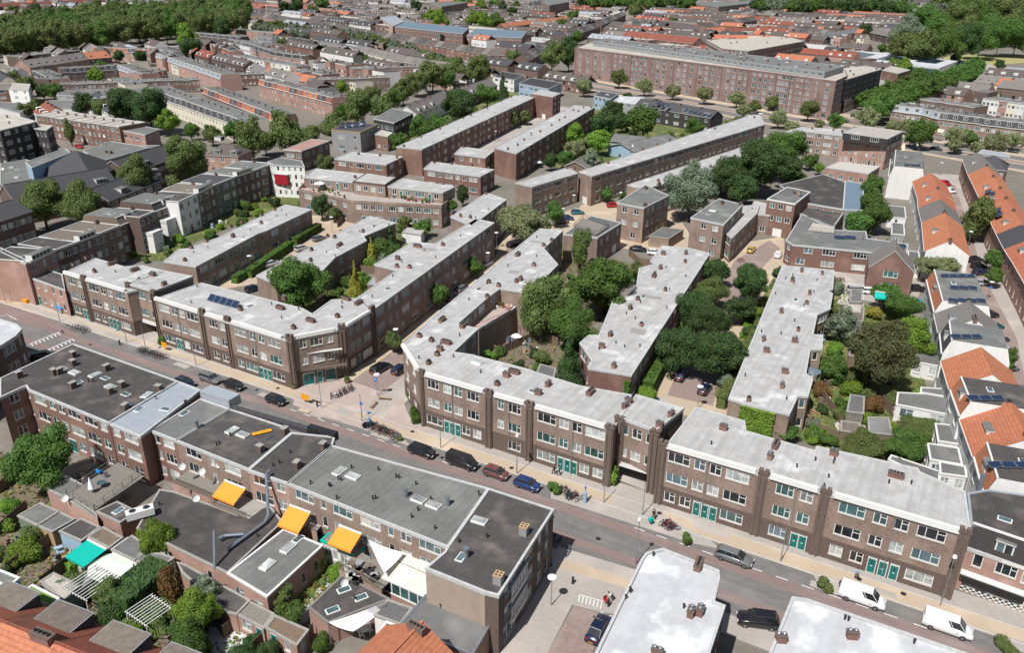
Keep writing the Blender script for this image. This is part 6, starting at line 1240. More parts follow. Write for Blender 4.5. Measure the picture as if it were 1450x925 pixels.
# ------------------------------------------------------------ trees one by one
for a in [(58,650,42,'green','spreading green tree in the left backyard below the brown-roofed terrace'),
(222,765,25,'lime','young light green tree beside the silver cooling unit',30),(242,832,18,'yegg','rust-yellow columnar conifer among the bottom gardens',34),(276,868,33,'lime','bright green dome-shaped tree at the bottom left'),
(288,842,22,'grey','grey-green bushy tree touching the black roof strip'),(266,910,30,'green','green tree at the bottom edge below the bright dome'),(156,838,20,'olive','rounded olive-green tree beside the white parasol',24),(188,822,16,'lime','pergola vine tree by the white slatted pergola',12),
(398,842,17,'olive','untidy olive shrub tree on the corner of the grey flat roof',17),(412,870,20,'green','green shrub tree over the corrugated outhouse',16),(458,912,15,'bushg','round bush against the brick garden wall at the bottom'),
(426,402,40,'green','large full green tree in front of the two-storey strip',40),(502,396,12,'ycone','yellow-gold conifer behind the left front row',26),(526,357,10,'ycone','smaller yellow-green conifer in the middle garden',20),(545,352,18,'bushg','row of green garden bushes beside the small conifer'),(552,335,12,'conifer','dark slim conifer in the middle garden',18),
(620,418,16,'green','street tree against the dark wing, nearer one'),(673,378,13,'green','street tree against the dark wing, farther one'),(556,482,13,'olive','small olive street tree by the corner bar'),(455,292,13,'dark','dark garden tree left of the middle gateway',17),(473,302,9,'olive','thin olive tree in front of the middle gateway'),(600,322,11,'green','small green tree in front of the right gallery'),(572,315,10,'olive','reddish-green small tree by the gallery wall'),(632,292,16,'green','bushy tree at the right end of the gallery flats'),(655,275,8,'dark','narrow ivy tree on the red brick house',14),
(740,316,38,'cream','wide cream-flowering tree beside the small square',28),(787,302,13,'green','dark round street tree next to the blue car',17),(775,430,36,'willow','drooping dark green tree behind the side street wing',48),(812,462,34,'green','broad green tree in the garden behind the front row',36),(852,402,46,'green','big bright green tree in the middle of the courtyard',40),(806,512,27,'conifer','dark broad conifer right behind the front row',42),(822,352,13,'olive','thin birch-like tree by the cage roof house',34),(905,385,14,'olive','yellowish bush tree beside the strip of flats'),
(977,268,33,'grey','large silver-leaved tree beside the dark-roofed house',38),(1036,248,28,'dark','dark tree right of the silver one',28),(1078,232,40,'dark','largest dark tree in the upper courtyard group',38),(1108,216,27,'green','dark green tree at the right end of the upper group',30),(1052,268,20,'dark','low dark tree under the upper group'),(1118,240,22,'dark','shaded tree below the gallery flats'),(1148,228,9,'green','small tree in front of the gallery balconies'),(1132,255,10,'green','small tree left of the black hall roof'),(1160,238,7,'lime','light shrub tree by the pink annex'),(1150,95,6,'green','tree behind the second office block'),(1120,180,9,'cream','extra pale boulevard tree between office and diagonal block'),(1160,176,7,'cream','small pale boulevard tree before the office corner'),(1068,150,8,'olive','small boulevard tree above the diagonal block end'),(1290,196,7,'green','low garden tree at the mansard terrace'),(1375,196,9,'green','garden tree between two pale boulevard trees'),(300,190,12,'olive','tree beside the hipped brown house, left'),(270,185,10,'green','small tree at the end of the cream terrace, right'),(330,185,12,'green','lime tree left of the first tall one'),(425,205,13,'olive','lime tree behind the pink roofed house'),(525,135,13,'olive','lime tree in the upper left group, small one'),(490,160,12,'green','lime tree beside the tall one, left'),(558,140,13,'green','lime tree between the rows, dark green'),(630,112,13,'green','lime tree in the diagonal row, filler'),(662,104,12,'olive','lime tree in the diagonal row, near its end'),
(1008,384,20,'dark','first dark courtyard tree below the square brick house'),(1002,412,26,'olive','second courtyard tree beside the light strip, slightly olive',22),(978,438,34,'dark','wide dark courtyard tree leaning over the light strip',30),(962,492,38,'dark','dark courtyard tree nearest the gateway, left one',34),(1018,500,38,'dark','dark courtyard tree nearest the gateway, right one',36),(1000,455,28,'dark','dark courtyard tree in the middle of the left group'),(1064,400,29,'dark','round courtyard tree in front of the large right strip',28),(1050,438,22,'dark','lower courtyard tree left of the large right strip',18),
(1247,505,44,'copper','very large dark coppery tree in the right courtyard',47),(1290,480,30,'lime','bright green tree behind the big coppery one',30),(1255,418,18,'green','green tree under the gable house'),(1278,432,24,'green','dark green tree right of the gable house',20),(1238,444,11,'yellow','yellow flowering bush under the gable house'),(1192,462,20,'grey','grey-green tree next to the large right strip',24),(1178,520,19,'green','green tree by the dry garden',18),(1165,552,14,'brown','rust-brown shrub beside the strip'),(1238,575,15,'brown','rust-brown shrub beside the small sheds',17),
(1222,628,32,'olive','wide green tree behind the longest front block, left one',18),(1283,632,30,'green','feathery green tree behind the longest front block, right one',20),(1268,566,14,'busho','green shrub right of the rust-brown one'),(1300,605,28,'busho','long bushes beside the timber edged white roof',10),(1345,700,9,'bushl','leafy shrub at the far right behind the front block'),(1110,612,18,'green','green shrub tree below the ivy wall',12),
(1232,270,18,'green','green tree behind the blue metal roof',22),(1240,300,24,'green','green tree in the yard of the school, right one',26),(1215,318,19,'green','green tree in the yard of the school, left one',18),(1330,376,30,'cream','pale blossoming tree between the right row houses',15),(1388,308,22,'willow','grey-green willow in the right lane',30),(1412,368,15,'green','upper green tree in the right lane'),(1408,392,12,'green','middle green tree in the right lane'),(1424,508,15,'green','green tree by the parked cars at the right edge',16),(1372,258,9,'green','small tree beside the white van in the lane'),
(866,674,10,'bushl','green climbing shrub on the gateway pier',18),(785,692,9,'bushg','round shrub in the kerb bed by the bicycles',11),(974,764,9,'bushg','small round shrub on the pavement near the estate car'),(1169,829,11,'busho','low flowering shrub behind the white van',8),(1428,915,16,'busho','low green planting at the right edge of the street',9),(583,560,6,'bushg','climbing ivy high on the slanting corner wall',10),(588,588,8,'bushg','climbing ivy at the foot of the slanting corner wall',16),(232,482,8,'bushg','flowering shrub beside the left gateway',8),(566,622,5,'busho','tiny planted bed at the end of the bike rack',4),(190,448,7,'green','small ornamental tree by the left gateway',11),
(58,286,31,'olive','round tree in front of the slate school, left one',32),(116,287,27,'olive','round tree in front of the slate school, second from left',32),(148,282,15,'olive','small tree between the round school trees'),(193,250,28,'olive','tall tree beside the school wing',32),(264,224,25,'olive','tree at the right end of the school wing',28),(246,256,10,'olive','low growth under the school wing tree'),(310,224,10,'olive','small tree by the hipped brown house'),
(118,147,12,'dark','small dark tree behind the tan-roofed terrace',14),(178,148,22,'dark','left of the two big dark trees beyond the terrace',24),(210,152,24,'dark','right of the two big dark trees beyond the terrace',26),(145,152,12,'olive','sparse tree between the workshops'),(238,172,14,'lime','light green tree at the end of the cream terrace'),(98,186,6,'olive','slim tree in front of the tan-roofed terrace',16),(142,192,8,'olive','round tree in front of the tan-roofed terrace'),
(356,196,17,'olive','lime tree left of the stair house',26),(402,186,20,'olive','second lime tree from the left in the middle row',26),(375,200,14,'olive','lime tree between the two tall left ones'),(440,190,11,'olive','thin tree by the red brick corner'),(472,178,16,'olive','lime tree beside the solar panel house'),(506,150,17,'olive','tall lime tree behind the solar panel house',25),(540,150,14,'olive','lime tree right of the tall one'),(570,128,15,'olive','lime tree in the diagonal row, first'),(590,116,14,'olive','lime tree in the diagonal row, second'),(612,106,17,'olive','lime tree in the diagonal row, third'),(645,98,15,'olive','lime tree in the diagonal row, fourth'),(680,96,14,'olive','last lime tree in the diagonal row, beside the square',18),
(652,150,24,'dark','large dark tree among the limes'),(690,134,13,'green','mid-green tree behind the upper strip'),(712,123,10,'conifer','dark conical tree by the brick head house',17),(600,182,16,'green','green tree beside the longest strip, left'),(622,178,14,'green','green tree beside the longest strip, right'),(565,200,12,'green','small green tree at the red end wall'),(460,232,13,'olive','tree above the terrace flats'),(548,205,7,'brown','red-leaved maple by the small brick house'),
(868,158,14,'dark','dark round tree in the upper courtyard'),(852,176,16,'dark','dark tree below the round one in the upper courtyard'),(882,172,11,'dark','dark small tree beside the round one'),(912,172,20,'green','green tree in front of the black shingled row'),(985,180,12,'green','green tree at the right end of the black row'),(848,200,14,'lime','light green bushy tree in the upper courtyard'),(812,192,12,'lime','light green tree beside the upper strip',14),(815,212,14,'cream','cream-green tree in the upper courtyard'),(800,224,10,'green','small tree beside the parasol'),(780,228,10,'dark','shrubby tree by the red awning'),(835,226,9,'grey','blue-grey conifer by the pavilion',12),(925,150,8,'olive','small tree on the boulevard side'),(888,140,7,'dark','garden tree behind the white-roofed house'),
(770,320,9,'olive','street shrub tree beside the cream tree'),(860,275,9,'green','small street tree in front of the diagonal block'),(883,278,7,'green','tiny tree by the silver tree'),(690,178,8,'green','small street tree between the upper strips, left'),(725,168,9,'olive','small street tree between the upper strips, middle'),(743,165,8,'olive','small street tree between the upper strips, right'),
(782,78,13,'olive','tree on the square left of the tall dark one',17),(806,74,12,'dark','tall dark tree at the corner of the office block',20),(728,82,10,'olive','tree in front of the blue awnings'),
(827,122,10,'cream','first pale boulevard tree from the left'),(788,110,9,'cream','pale tree at the boulevard crossing'),(752,103,8,'cream','pale small tree near the slate houses'),(877,110,10,'olive','second boulevard tree in front of the office block'),(913,121,10,'cream','third boulevard tree in front of the office block'),(953,128,9,'cream','fourth boulevard tree in front of the office block'),(998,133,10,'cream','fifth boulevard tree in front of the office block'),(1044,139,9,'cream','sixth boulevard tree in front of the office block'),(1053,156,8,'cream','low boulevard tree by the diagonal block'),(1093,145,8,'olive','seventh boulevard tree'),(1103,166,11,'cream','pale boulevard tree near the black car'),(1146,154,12,'olive','boulevard tree at the office corner'),(1185,172,10,'green','bushy tree at the side road junction'),(1228,165,13,'cream','pale tree on the junction island'),
(1306,188,15,'green','dark round tree in front of the mansard houses',18),(1266,180,10,'cream','pale tree at the left end of the mansard terrace'),(1286,178,9,'cream','second pale tree of the mansard terrace'),(1353,190,12,'cream','pale tree in front of the lime awning'),(1352,205,9,'cream','low pale tree by the silver car'),(1410,202,14,'cream','wide pale tree on the boulevard, right'),(1386,208,9,'cream','small pale tree by the lane entrance'),(1436,198,10,'cream','pale tree at the right edge of the boulevard'),(1415,142,5,'conifer','slim conifer in front of the white houses',10),
(265,50,13,'lime','light green top tree in the left distance'),(268,68,14,'dark','dark tree under the light green one'),(313,38,12,'dark','dark tree at the right end of the belt'),(168,79,7,'dark','small dark tree behind orange mansards'),(198,80,8,'dark','second small dark tree behind orange mansards'),(52,110,8,'olive','small tree at the left pink terrace'),(38,120,9,'olive','small tree in front of the white gable house',12),(20,108,7,'olive','tree at the left edge by the white gable'),(60,128,9,'dark','tree by the white cubic house'),(75,128,10,'green','tree beside the long red terrace'),(35,156,9,'olive','tree by the workshop roofs'),(50,150,10,'olive','second tree by the workshop roofs'),
(438,68,8,'dark','dark tree between the white terraces'),(460,72,8,'dark','dark round tree in front of the cream terrace'),(508,82,7,'green','small green tree by the black sheds'),(518,84,6,'green','smaller green tree by the black sheds'),(345,97,7,'green','bush between the white and red terraces'),(350,100,6,'green','low bush beside the red terrace'),(420,7,9,'dark','dark pair of trees on the left skyline, taller'),(402,10,8,'dark','dark pair of trees on the left skyline, lower'),(443,14,6,'green','light tree on the left skyline'),(455,6,8,'green','round tree on the left skyline'),(590,8,7,'dark','skyline tree left of the red tower'),
(610,24,9,'lime','yellow-green tree behind the modern school, left'),(625,28,11,'lime','yellow-green tree behind the modern school, second'),(600,26,7,'olive','olive tree behind the modern school'),(672,27,10,'lime','light tree behind the modern school, middle'),(688,30,10,'lime','light tree behind the modern school, right'),(705,30,10,'green','green tree behind the modern school, far right'),(652,6,8,'lime','bright tree in front of the red tower'),(682,6,7,'lime','second bright tree by the red tower'),(700,5,6,'lime','third bright tree by the red tower'),(812,22,7,'green','tree by the bright orange terrace'),(795,34,7,'green','garden tree behind the orange terrace'),(818,52,7,'green','small green tree by the dark street terrace'),(634,22,3,'conifer','tiny dark conifer by the ridge terrace',6),(1226,42,8,'dark','round dark tree on the grey terraces'),(1272,72,8,'cream','pale tree below the big trees'),(1265,92,8,'lime','light tree in front of the white pavilion, left'),(1282,94,9,'lime','light tree in front of the white pavilion, right'),(1262,112,8,'lime','green tree by the red end pavilion'),(1250,68,6,'green','small tree by the brown houses'),(1323,76,6,'dark','clipped dark tree on the playground, left'),(1352,82,6,'dark','clipped dark tree on the playground, second'),(1383,87,6,'dark','clipped dark tree on the playground, third'),(1416,91,6,'dark','clipped dark tree on the playground, right'),(900,14,9,'olive','willow-like tree in the far park'),
]: tree(*a[:5],**({'ry':a[5]} if len(a)>5 else {}))
# big wood at the upper right
for i,(x,y,r,k) in enumerate([(1285,48,22,'grey'),(1278,64,18,'olive'),(1302,66,20,'olive'),(1322,70,15,'green'),(1318,36,24,'green'),(1340,58,22,'green'),(1352,30,24,'olive'),(1366,55,22,'dark'),(1378,24,24,'green'),(1392,50,22,'green'),(1405,22,24,'olive'),(1418,46,22,'green'),(1430,20,22,'olive'),(1442,48,20,'green'),(1455,22,22,'olive'),(1300,22,14,'green'),(1338,8,18,'olive'),(1370,3,16,'olive'),(1410,2,16,'green'),(1445,0,14,'olive'),(1295,34,16,'grey'),(1328,18,15,'grey'),(1458,58,16,'green')]):
    tree(x,y,r,k,['tall park tree in the big wood at the upper right, silver-leaved','tall park tree in the big wood at the upper right, green-leaved'][0 if k=='grey' else 1],group='big park trees at the upper right')
for i in range(12):
    t=i/11;tree(1240+t*140+R_.uniform(-3,3),152-t*52+R_.uniform(-4,4),17-t*3,'green','dense dark green avenue tree in the row along the side road beyond the mansard houses',group='avenue trees beside the slate wing')
for i in range(9):
    t=i/8;tree(1222+t*80,142-t*36,9,'green','low shrub in the strip under the side road avenue trees',group='low trees beside the slate wing')
# tree belt at the upper left
for r_ in range(4):
    for i in range(25):
        t=i/24;x=-12+t*350;yb=81-t*40;d=r_*7.5-t*3
        tree(x+R_.uniform(-4,4),yb-20+t*5-d+R_.uniform(-2,2),16-t*4+R_.uniform(-1,2),R_.choice(['olive','olive','green','olive']),'tall pale green tree in the dense belt crossing the upper left',ry=19-t*5,group='trees of the upper left belt')
for i in range(34):
    t=i/33;x=350+t*300;y=30+t*42 if t<.6 else 55.2+(t-.6)*98
    tree(x+R_.uniform(-2,2),y+R_.uniform(-2,2),5.5+t*3.5,R_.choice(['grey','olive','grey']),'grey-green street tree in the long avenue row running to the square',group='avenue trees in the left distance')
for i in range(18):
    t=i/17;tree(360+t*150+R_.uniform(-2,2),38+t*20+R_.uniform(-2,2),5,'grey','grey-green tree on the near side of the long avenue',group='near side trees of the long avenue')
for i in range(34):
    t=i/33;tree(1072+t*215+R_.uniform(-2,2),9-(1-t)*2+R_.uniform(-2,3),9,R_.choice(['dark','green','grey','dark']),'dark park tree on the right skyline behind the red roofed rows',group='skyline trees on the right')
for i in range(20):
    t=i/19;tree(826+t*150,4+R_.uniform(-3,3),8,R_.choice(['dark','green']),'park tree on the skyline above the office block',group='skyline trees of the far park')
for i in range(90):
    if i%3==0:
        x,y=R_.uniform(0,560),R_.uniform(95,215);g=G(x,y)
        if 190<x<420 and 115<y<225: continue
        if (int(g[0]//8),int(g[1]//8)) in occ: continue
        tree(x,y-3,R_.uniform(6,10),R_.choice(['green','dark','olive','lime']),'garden tree between the terraces of the left distance',group='garden trees in the left distance');continue
    x=R_.uniform(0,1450);y=R_.uniform(-3,20) if i%2 else R_.uniform(15,110)
    g=G(x,y)
    if (int(g[0]//8),int(g[1]//8)) in occ and y>10: continue
    tree(x,y-2,R_.uniform(4,7),R_.choice(['green','dark','olive']),'small garden tree between the distant terraces',group='garden trees between the distant terraces')
# shrubs in the gardens
sw=random.Random(9)
def inblk(x,y,pad=0): return any(inside((x,y),f) for f in FP if abs(f[0][0]-x)<140 and abs(f[0][1]-y)<160)
cnt=0
for (d,pl,m),n in zip(GARD,[26,46,40,44,26,34,8,16,16,14,6]):
    xs=[p[0] for p in pl];ys=[p[1] for p in pl];k=0;tries=0
    while k<n and tries<n*20:
        tries+=1;x=sw.uniform(min(xs),max(xs));y=sw.uniform(min(ys),max(ys))
        if not inside((x,y),pl): continue
        g=G(x,y)
        if inblk(*g): continue
        s=(y+60)/900;tree(x,y,max(3.2,sw.uniform(7,15)*s*1.5),sw.choice(['bushg','bushl','busho','bushl','bushd','busho','bushgr','bushl']),'leafy garden shrub growing '+d,group='garden shrubs '+d);k+=1
# hedges
def hedge(label,a,b,w,h,mt='leaf_green',nm='hedge',cat='hedge'):
    A=Vector(G(*a));B=Vector(G(*b));L=(B-A).length;r=random.Random(int(L*10));m=MB();n=int(L*w*90+L*h*150)
    m.box(.1,-w/2+.15,0,L-.1,w/2-.15,h-.15,mt)
    for k in range(n):
        f=r.random();x=r.uniform(0,L)
        if f<.45: p=Vector((x,r.uniform(-w/2,w/2),h+r.uniform(-.15,.12)));N=Vector((r.uniform(-.6,.6),r.uniform(-.6,.6),1))
        else: sg=r.choice([-1,1]);p=Vector((x,sg*(w/2+r.uniform(-.12,.1)),r.uniform(.1,h)));N=Vector((r.uniform(-.6,.6),sg,r.uniform(-.3,.8)))
        N.normalize();u=N.orthogonal().normalized();v=N.cross(u);e=r.uniform(.1,.2);m.face([p-u*e,p-v*e*.7,p+u*e,p+v*e*.7],mt)
    o=ob(nm,m.mesh(nm),None,(*A,0),math.atan2((B-A).y,(B-A).x));return tag(o,label,cat)
hedge('long clipped hedge in front of the low two-storey strip, near part',(352,394),(412,352),1.8,2.0);hedge('clipped hedge in front of the low two-storey strip, far part',(417,348),(452,326),1.8,2.0)
hedge('short hedge piece at the lower end of the parking lane',(332,402),(346,393),1.6,1.7)
hedge('tall dark hedge across the bottom left gardens',(170,880),(235,825),3.6,3.4,'leaf_dark');hedge('lower lighter hedge below the tall dark one',(175,905),(228,868),1.6,1.6,'leaf_olive')
hedge('hedge beside the courtyard entrance behind the gateway',(915,560),(945,500),2.2,2.4,'leaf_green');hedge('hedge along the left edge of the large right strip',(1020,580),(1075,465),1.4,2.2,'leaf_olive')
hedge('yellow-green ivy covering the end wall of the large right strip',(1049,572.5,6.3),(1098,584.5,6.3),.7,5.9,'leaf_lime','ivy','ivy');hedge('narrow ivy strip on the end wall of the middle strip',(885,531.5,6.3),(893,533.5,6.3),.5,5.2,'leaf_green','ivy','ivy')
hedge('small hedge at the upper left garden of the turquoise awning',(98,815),(138,792),1.2,1.4,'leaf_lime')
hedge('hedge on the narrow garden at the left edge',(12,800),(50,768),1.5,1.0,'leaf_olive')
# low ground cover
def cover(d,pl,n,mts,sz=.16):
    q=GL(pl);xs=[p[0] for p in q];ys=[p[1] for p in q];m=MB();r=random.Random(n);k=0
    while k<n:
        x=r.uniform(min(xs),max(xs));y=r.uniform(min(ys),max(ys))
        if not inside((x,y),q): k+=.3;continue
        if (k%7)<1 and inblk(x,y): k+=1;continue
        k+=1;z=r.uniform(.03,.3);N=Vector((r.uniform(-.7,.7),r.uniform(-.7,.7),1)).normalized();u=N.orthogonal().normalized();v=N.cross(u);e=sz*r.uniform(.6,1.6);p=Vector((x,y,z));m.face([p-u*e,p-v*e,p+u*e,p+v*e],r.choice(mts))
    tag(ob('ground_cover',m.mesh('ground_cover')),'low weeds and plants covering the gardens '+d,'plants',kind='stuff')
for (d,pl,m),n in zip(GARD,[5000,9000,5000,6000,4000,4000,1500,3000,3000,3000,1500]): cover(d,pl,n,['leaf_green','leaf_olive','leaf_lime','leaf_olive','leaf_brown','leaf_yellow'])
# ============================================================ vehicles
def carmesh(kind):
    """body, glass, roof; x forward"""
    S={'hatch':(3.9,.86,[(-1.95,.62,.3),(-1.9,.95,.28),(-1.2,.98,.22),(.75,.95,.22),(1.5,.82,.24),(1.9,.62,.3)],(-1.85,-1.45,.35,1.05,1.46)),
       'estate':(4.6,.9,[(-2.3,.6,.32),(-2.24,.95,.28),(-1.3,1.0,.22),(.9,.96,.22),(1.8,.82,.24),(2.25,.6,.3)],(-2.2,-1.8,.45,1.25,1.47)),
       'suv':(4.5,.93,[(-2.25,.7,.4),(-2.2,1.08,.34),(-1.3,1.12,.28),(.85,1.08,.28),(1.85,.98,.3),(2.22,.7,.36)],(-2.15,-1.8,.4,1.1,1.72)),
       'van':(5.0,.95,[(-2.5,.7,.35),(-2.48,1.15,.3),(-1.3,1.18,.26),(1.2,1.14,.26),(2.1,.95,.28),(2.48,.65,.34)],(-2.48,-2.4,1.0,1.75,1.92)),
       'sedan':(4.5,.88,[(-2.25,.6,.32),(-2.2,.93,.28),(-1.3,.98,.22),(.85,.94,.22),(1.8,.8,.24),(2.2,.6,.3)],(-1.75,-1.05,.35,1.15,1.43))}[kind]
    L,w,st_,(rb,rt,rf,wf,H)=S;m=MB();n=len(st_);R=[]
    for x,zt,zb in st_:
        k=1 if abs(x)<L*.42 else .88
        R.append([(x,-w*k*.9,zb),(x,-w*k,zb+.12),(x,-w*k,(zt+zb)/2+.05),(x,-w*k*.97,zt-.07),(x,-w*k*.86,zt),(x,0,zt+.03),(x,w*k*.86,zt),(x,w*k*.97,zt-.07),(x,w*k,(zt+zb)/2+.05),(x,w*k,zb+.12),(x,w*k*.9,zb)])
    i=len(m.v);a=m.mi('P')if 0 else m.mi('car_black')
    for r in R:m.v+=r
    q=11
    for s in range(n-1):
        for k in range(q): j=(k+1)%q;m.f.append((i+s*q+k,i+s*q+j,i+(s+1)*q+j,i+(s+1)*q+k)[::-1]);m.m.append(a)
    m.f.append(tuple(i+k for k in range(q)));m.m.append(a);m.f.append(tuple(i+(n-1)*q+k for k in range(q))[::-1]);m.m.append(a)
    zb=lambda x: next((st_[t][1]+(st_[t+1][1]-st_[t][1])*(x-st_[t][0])/(st_[t+1][0]-st_[t][0]) for t in range(n-1) if st_[t][0]<=x<=st_[t+1][0]),.9)
    wb,wt=w*.86,w*.7;B=[(rb,zb(rb)-.02),(wf,zb(wf)-.02)]
    bl,br=(rb,-wb,B[0][1]),(rb,wb,B[0][1]);fl,fr=(wf,-wb,B[1][1]),(wf,wb,B[1][1]);tl,tr=(rt,-wt,H-.04),(rt,wt,H-.04);ul,ur=(rf,-wt,H-.04),(rf,wt,H-.04)
    g=MB()
    for f in([bl,fl,ul,tl],[fr,br,tr,ur],[fl,fr,ur,ul],[br,bl,tl,tr]): g.face(f,'glass_dark')
    r=MB();r.face([tl,ul,(rf-.05,-wt+.06,H),(rt+.05,-wt+.06,H)],'car_black');r.face([ur,tr,(rt+.05,wt-.06,H),(rf-.05,wt-.06,H)],'car_black');r.face([ul,ur,(rf-.05,wt-.06,H),(rf-.05,-wt+.06,H)],'car_black');r.face([tr,tl,(rt+.05,-wt+.06,H),(rt+.05,wt-.06,H)],'car_black');r.face([(rt+.05,-wt+.06,H),(rf-.05,-wt+.06,H),(rf-.05,wt-.06,H),(rt+.05,wt-.06,H)],'car_black')
    for sg in(-1,1):   # pillars
        for t in([0,.36,.7,1] if kind!='van' else [0,.72,1]):
            xa,xb=rb+(wf-rb)*t,rt+(rf-rt)*t;za=B[0][1]+(B[1][1]-B[0][1])*t;r.tube((xa,sg*(wb+.004),za),(xb,sg*(wt+.01),H-.03),.035,'car_black',4)
        if kind=='van': 
            y=sg*(wb+.012);y2=sg*(wt+.012);q=[(rb+.05,y,B[0][1]),(rb+(wf-rb)*.66,y,B[0][1]+.0),(rt+(rf-rt)*.66,y2,H-.05),(rt+.05,y2,H-.05)];r.face(q if sg<0 else q[::-1],'car_black')
    wl=[];xw=L*.31
    return m,g,r,L,w,xw,st_,H
wm=MB();wm.tube((0,-.1,0),(0,.1,0),.32,'tyre',14);TY=wm.mesh('tyre');wm=MB();wm.tube((0,-.108,0),(0,.108,0),.2,'rim',10);RI=wm.mesh('rim')
CPR={}
def repl(mb,c,n,sm=True):
    me=mb.mesh(n,False)
    for i,s in enumerate(me.materials):
        if s.name=='car_black': me.materials[i]=MT[c]
    return me
def car(px,py,kind,col,head,label,z=.03,cat='car',near=None):
    g=G(px,py,.7);near=math.hypot(*g)<150 if near is None else near
    t=thing('parked_van' if kind=='van' else 'parked_car',label,'van' if kind=='van' else cat,(g[0],g[1],z),math.radians(head))
    if (kind,col) not in CPR:
        m,gl,r,L,w,xw,st_,H=carmesh(kind);hl=MB();hl.box(-.06,-.17,-.07,.05,.17,.07,'lamp_clear');tl=MB();tl.box(-.05,-.13,-.1,.06,.13,.1,'lamp_red');pl=MB();pl.box(-.02,-.25,-.06,.0,.25,.06,'sign_orange');mi=MB();mi.box(-.06,-.1,-.07,.08,.1,.07,'car_black')
        b=repl(m,col,'body');b.polygons.foreach_set('use_smooth',[True]*len(b.polygons))
        CPR[(kind,col)]=(b,gl.mesh('windows'),repl(r,col,'roof'),hl.mesh('headlight'),tl.mesh('tail_light'),pl.mesh('number_plate'),repl(mi,col,'mirror'),L,w,xw,st_)
    b,gm,rm,hl,tl,pl,mi,L,w,xw,st_=CPR[(kind,col)]
    ob('body',b,t);ob('windows',gm,t);ob('roof',rm,t)
    for x in(-xw,xw):
        for y in(-w+.1,w-.1):
            o=ob('wheel',TY,t,(x,y,.32));ob('rim',RI,o)
    for y in(-w*.62,w*.62): ob('headlight',hl,t,(L/2-.05,y,st_[-1][1]+.02));ob('tail_light',tl,t,(-L/2+.03,y,st_[0][1]+.22))
    if near:
        ob('number_plate',pl,t,(-L/2-.03,0,.5))
        for y in(-w-.08,w+.08): ob('mirror',mi,t,(L*.19,y,1.0))
    return t
for a in [(298,535,'estate','car_grey',-30,'grey estate car, leftmost of three parked in front of the left block'),(332,545,'hatch','car_black',-30,'small black hatchback behind the grey estate car'),(391,566,'hatch','car_black',-30,'black hatchback parked alone before the corner bar'),(262,541,'hatch','car_navy',-30,'dark car half hidden by the zinc-roofed house'),(62,503,'estate','car_black',30,'black car in the shade of the left corner house'),
(598,638,'estate','car_black',-30,'black estate car beside the planted bed at the bike rack'),(655,654,'van','car_black',-30,'black van parked between two cars in the main street'),(703,669,'hatch','car_brown',-30,'small brown car behind the black van'),(747,685,'hatch','car_blue',-30,'blue hatchback in the main street before the gateway'),(1040,788,'estate','car_grey',-30,'dark grey estate car in front of the longest block'),(1221,845,'van','car_white',-30,'white delivery van with people at its rear doors'),(1342,886,'van','car_white',-30,'white long minivan near the corner shop'),
(539,520,'estate','car_black',58,'black estate car at the mouth of the side street'),(848,889,'sedan','car_navy',62,'navy sedan on the brick paving at the bottom street'),(1073,878,'suv','car_black',170,'black pickup-like car between the two white roofs'),(567,522,'hatch','car_navy',60,'dark car tucked behind the angled corner'),
(818,300,'hatch','car_teal',10,'teal car on the small square'),(803,308,'hatch','car_blue',0,'bright blue car on the small square'),(796,313,'hatch','car_brown',20,'dark red car under the street tree on the small square'),(868,290,'hatch','car_red',20,'dark red car before the diagonal block'),(904,352,'sedan','car_black',-14,'black sedan beside the cage roof house yard'),(927,357,'hatch','car_white',-10,'white car partly behind the strip of flats'),(725,345,'hatch','car_black',60,'black car under the wide cream tree'),(1064,353,'hatch','car_gold',60,'golden yellow car on the brick lane of the school'),(1102,360,'hatch','car_white',65,'white car opposite the golden one'),(1181,410,'hatch','car_blue',-10,'blue car behind the large right strip'),(1214,410,'estate','car_silver',-8,'silver car behind the timber box shed'),(1232,412,'hatch','car_white',-8,'pale car next to the gable house'),(1298,408,'estate','car_black',-8,'black car beside the blue pool cover'),
(1336,260,'van','car_red',5,'bright red van at the top of the right lane'),(1343,271,'van','car_white',10,'white van below the red one'),(1346,299,'hatch','car_black',-70,'dark car beside the orange-roofed row'),(1350,313,'hatch','car_silver',-70,'grey car further down the lane'),(1381,367,'estate','car_black',15,'first of three dark cars in the right lane bays'),(1386,376,'hatch','car_black',15,'second of three dark cars in the right lane bays'),(1390,385,'estate','car_navy',15,'third of three dark cars in the right lane bays'),(1399,445,'suv','car_black',10,'black car at the bend of the right lane'),(1406,461,'estate','car_green',10,'dark green car at the bend of the right lane'),(1413,479,'estate','car_navy',12,'navy car below the green one'),(1416,491,'hatch','car_silver',12,'silver car below the navy one'),
(1122,176,'hatch','car_black',-50,'black car on the boulevard at the office corner'),(1208,163,'hatch','car_navy',50,'dark car in the side road by the slate wing'),(1199,171,'hatch','car_silver',50,'silver car in the side road by the slate wing'),(1233,152,'hatch','car_white',50,'white car in the side road by the slate wing'),(1326,210,'estate','car_black',-40,'black car in front of the mansard terrace'),(1359,214,'hatch','car_silver',-40,'silver car in front of the mansard terrace'),(1252,175,'hatch','car_grey',40,'grey car on the junction island'),(1423,212,'hatch','car_grey',-40,'grey car on the right stretch of the boulevard'),(1435,214,'hatch','car_black',-40,'black car on the right stretch of the boulevard'),(780,99,'hatch','car_white',-10,'white car on the far square'),(791,101,'hatch','car_red',-10,'red car on the far square'),(771,93,'hatch','car_black',50,'dark car on the far square'),(700,101,'hatch','car_navy',-20,'dark car under the blue awnings'),(891,133,'hatch','car_black',-50,'black car below the office block, left'),(812,116,'hatch','car_grey',-50,'grey car below the office block, far left'),(1010,160,'hatch','car_silver',-50,'silver car below the office block, middle'),
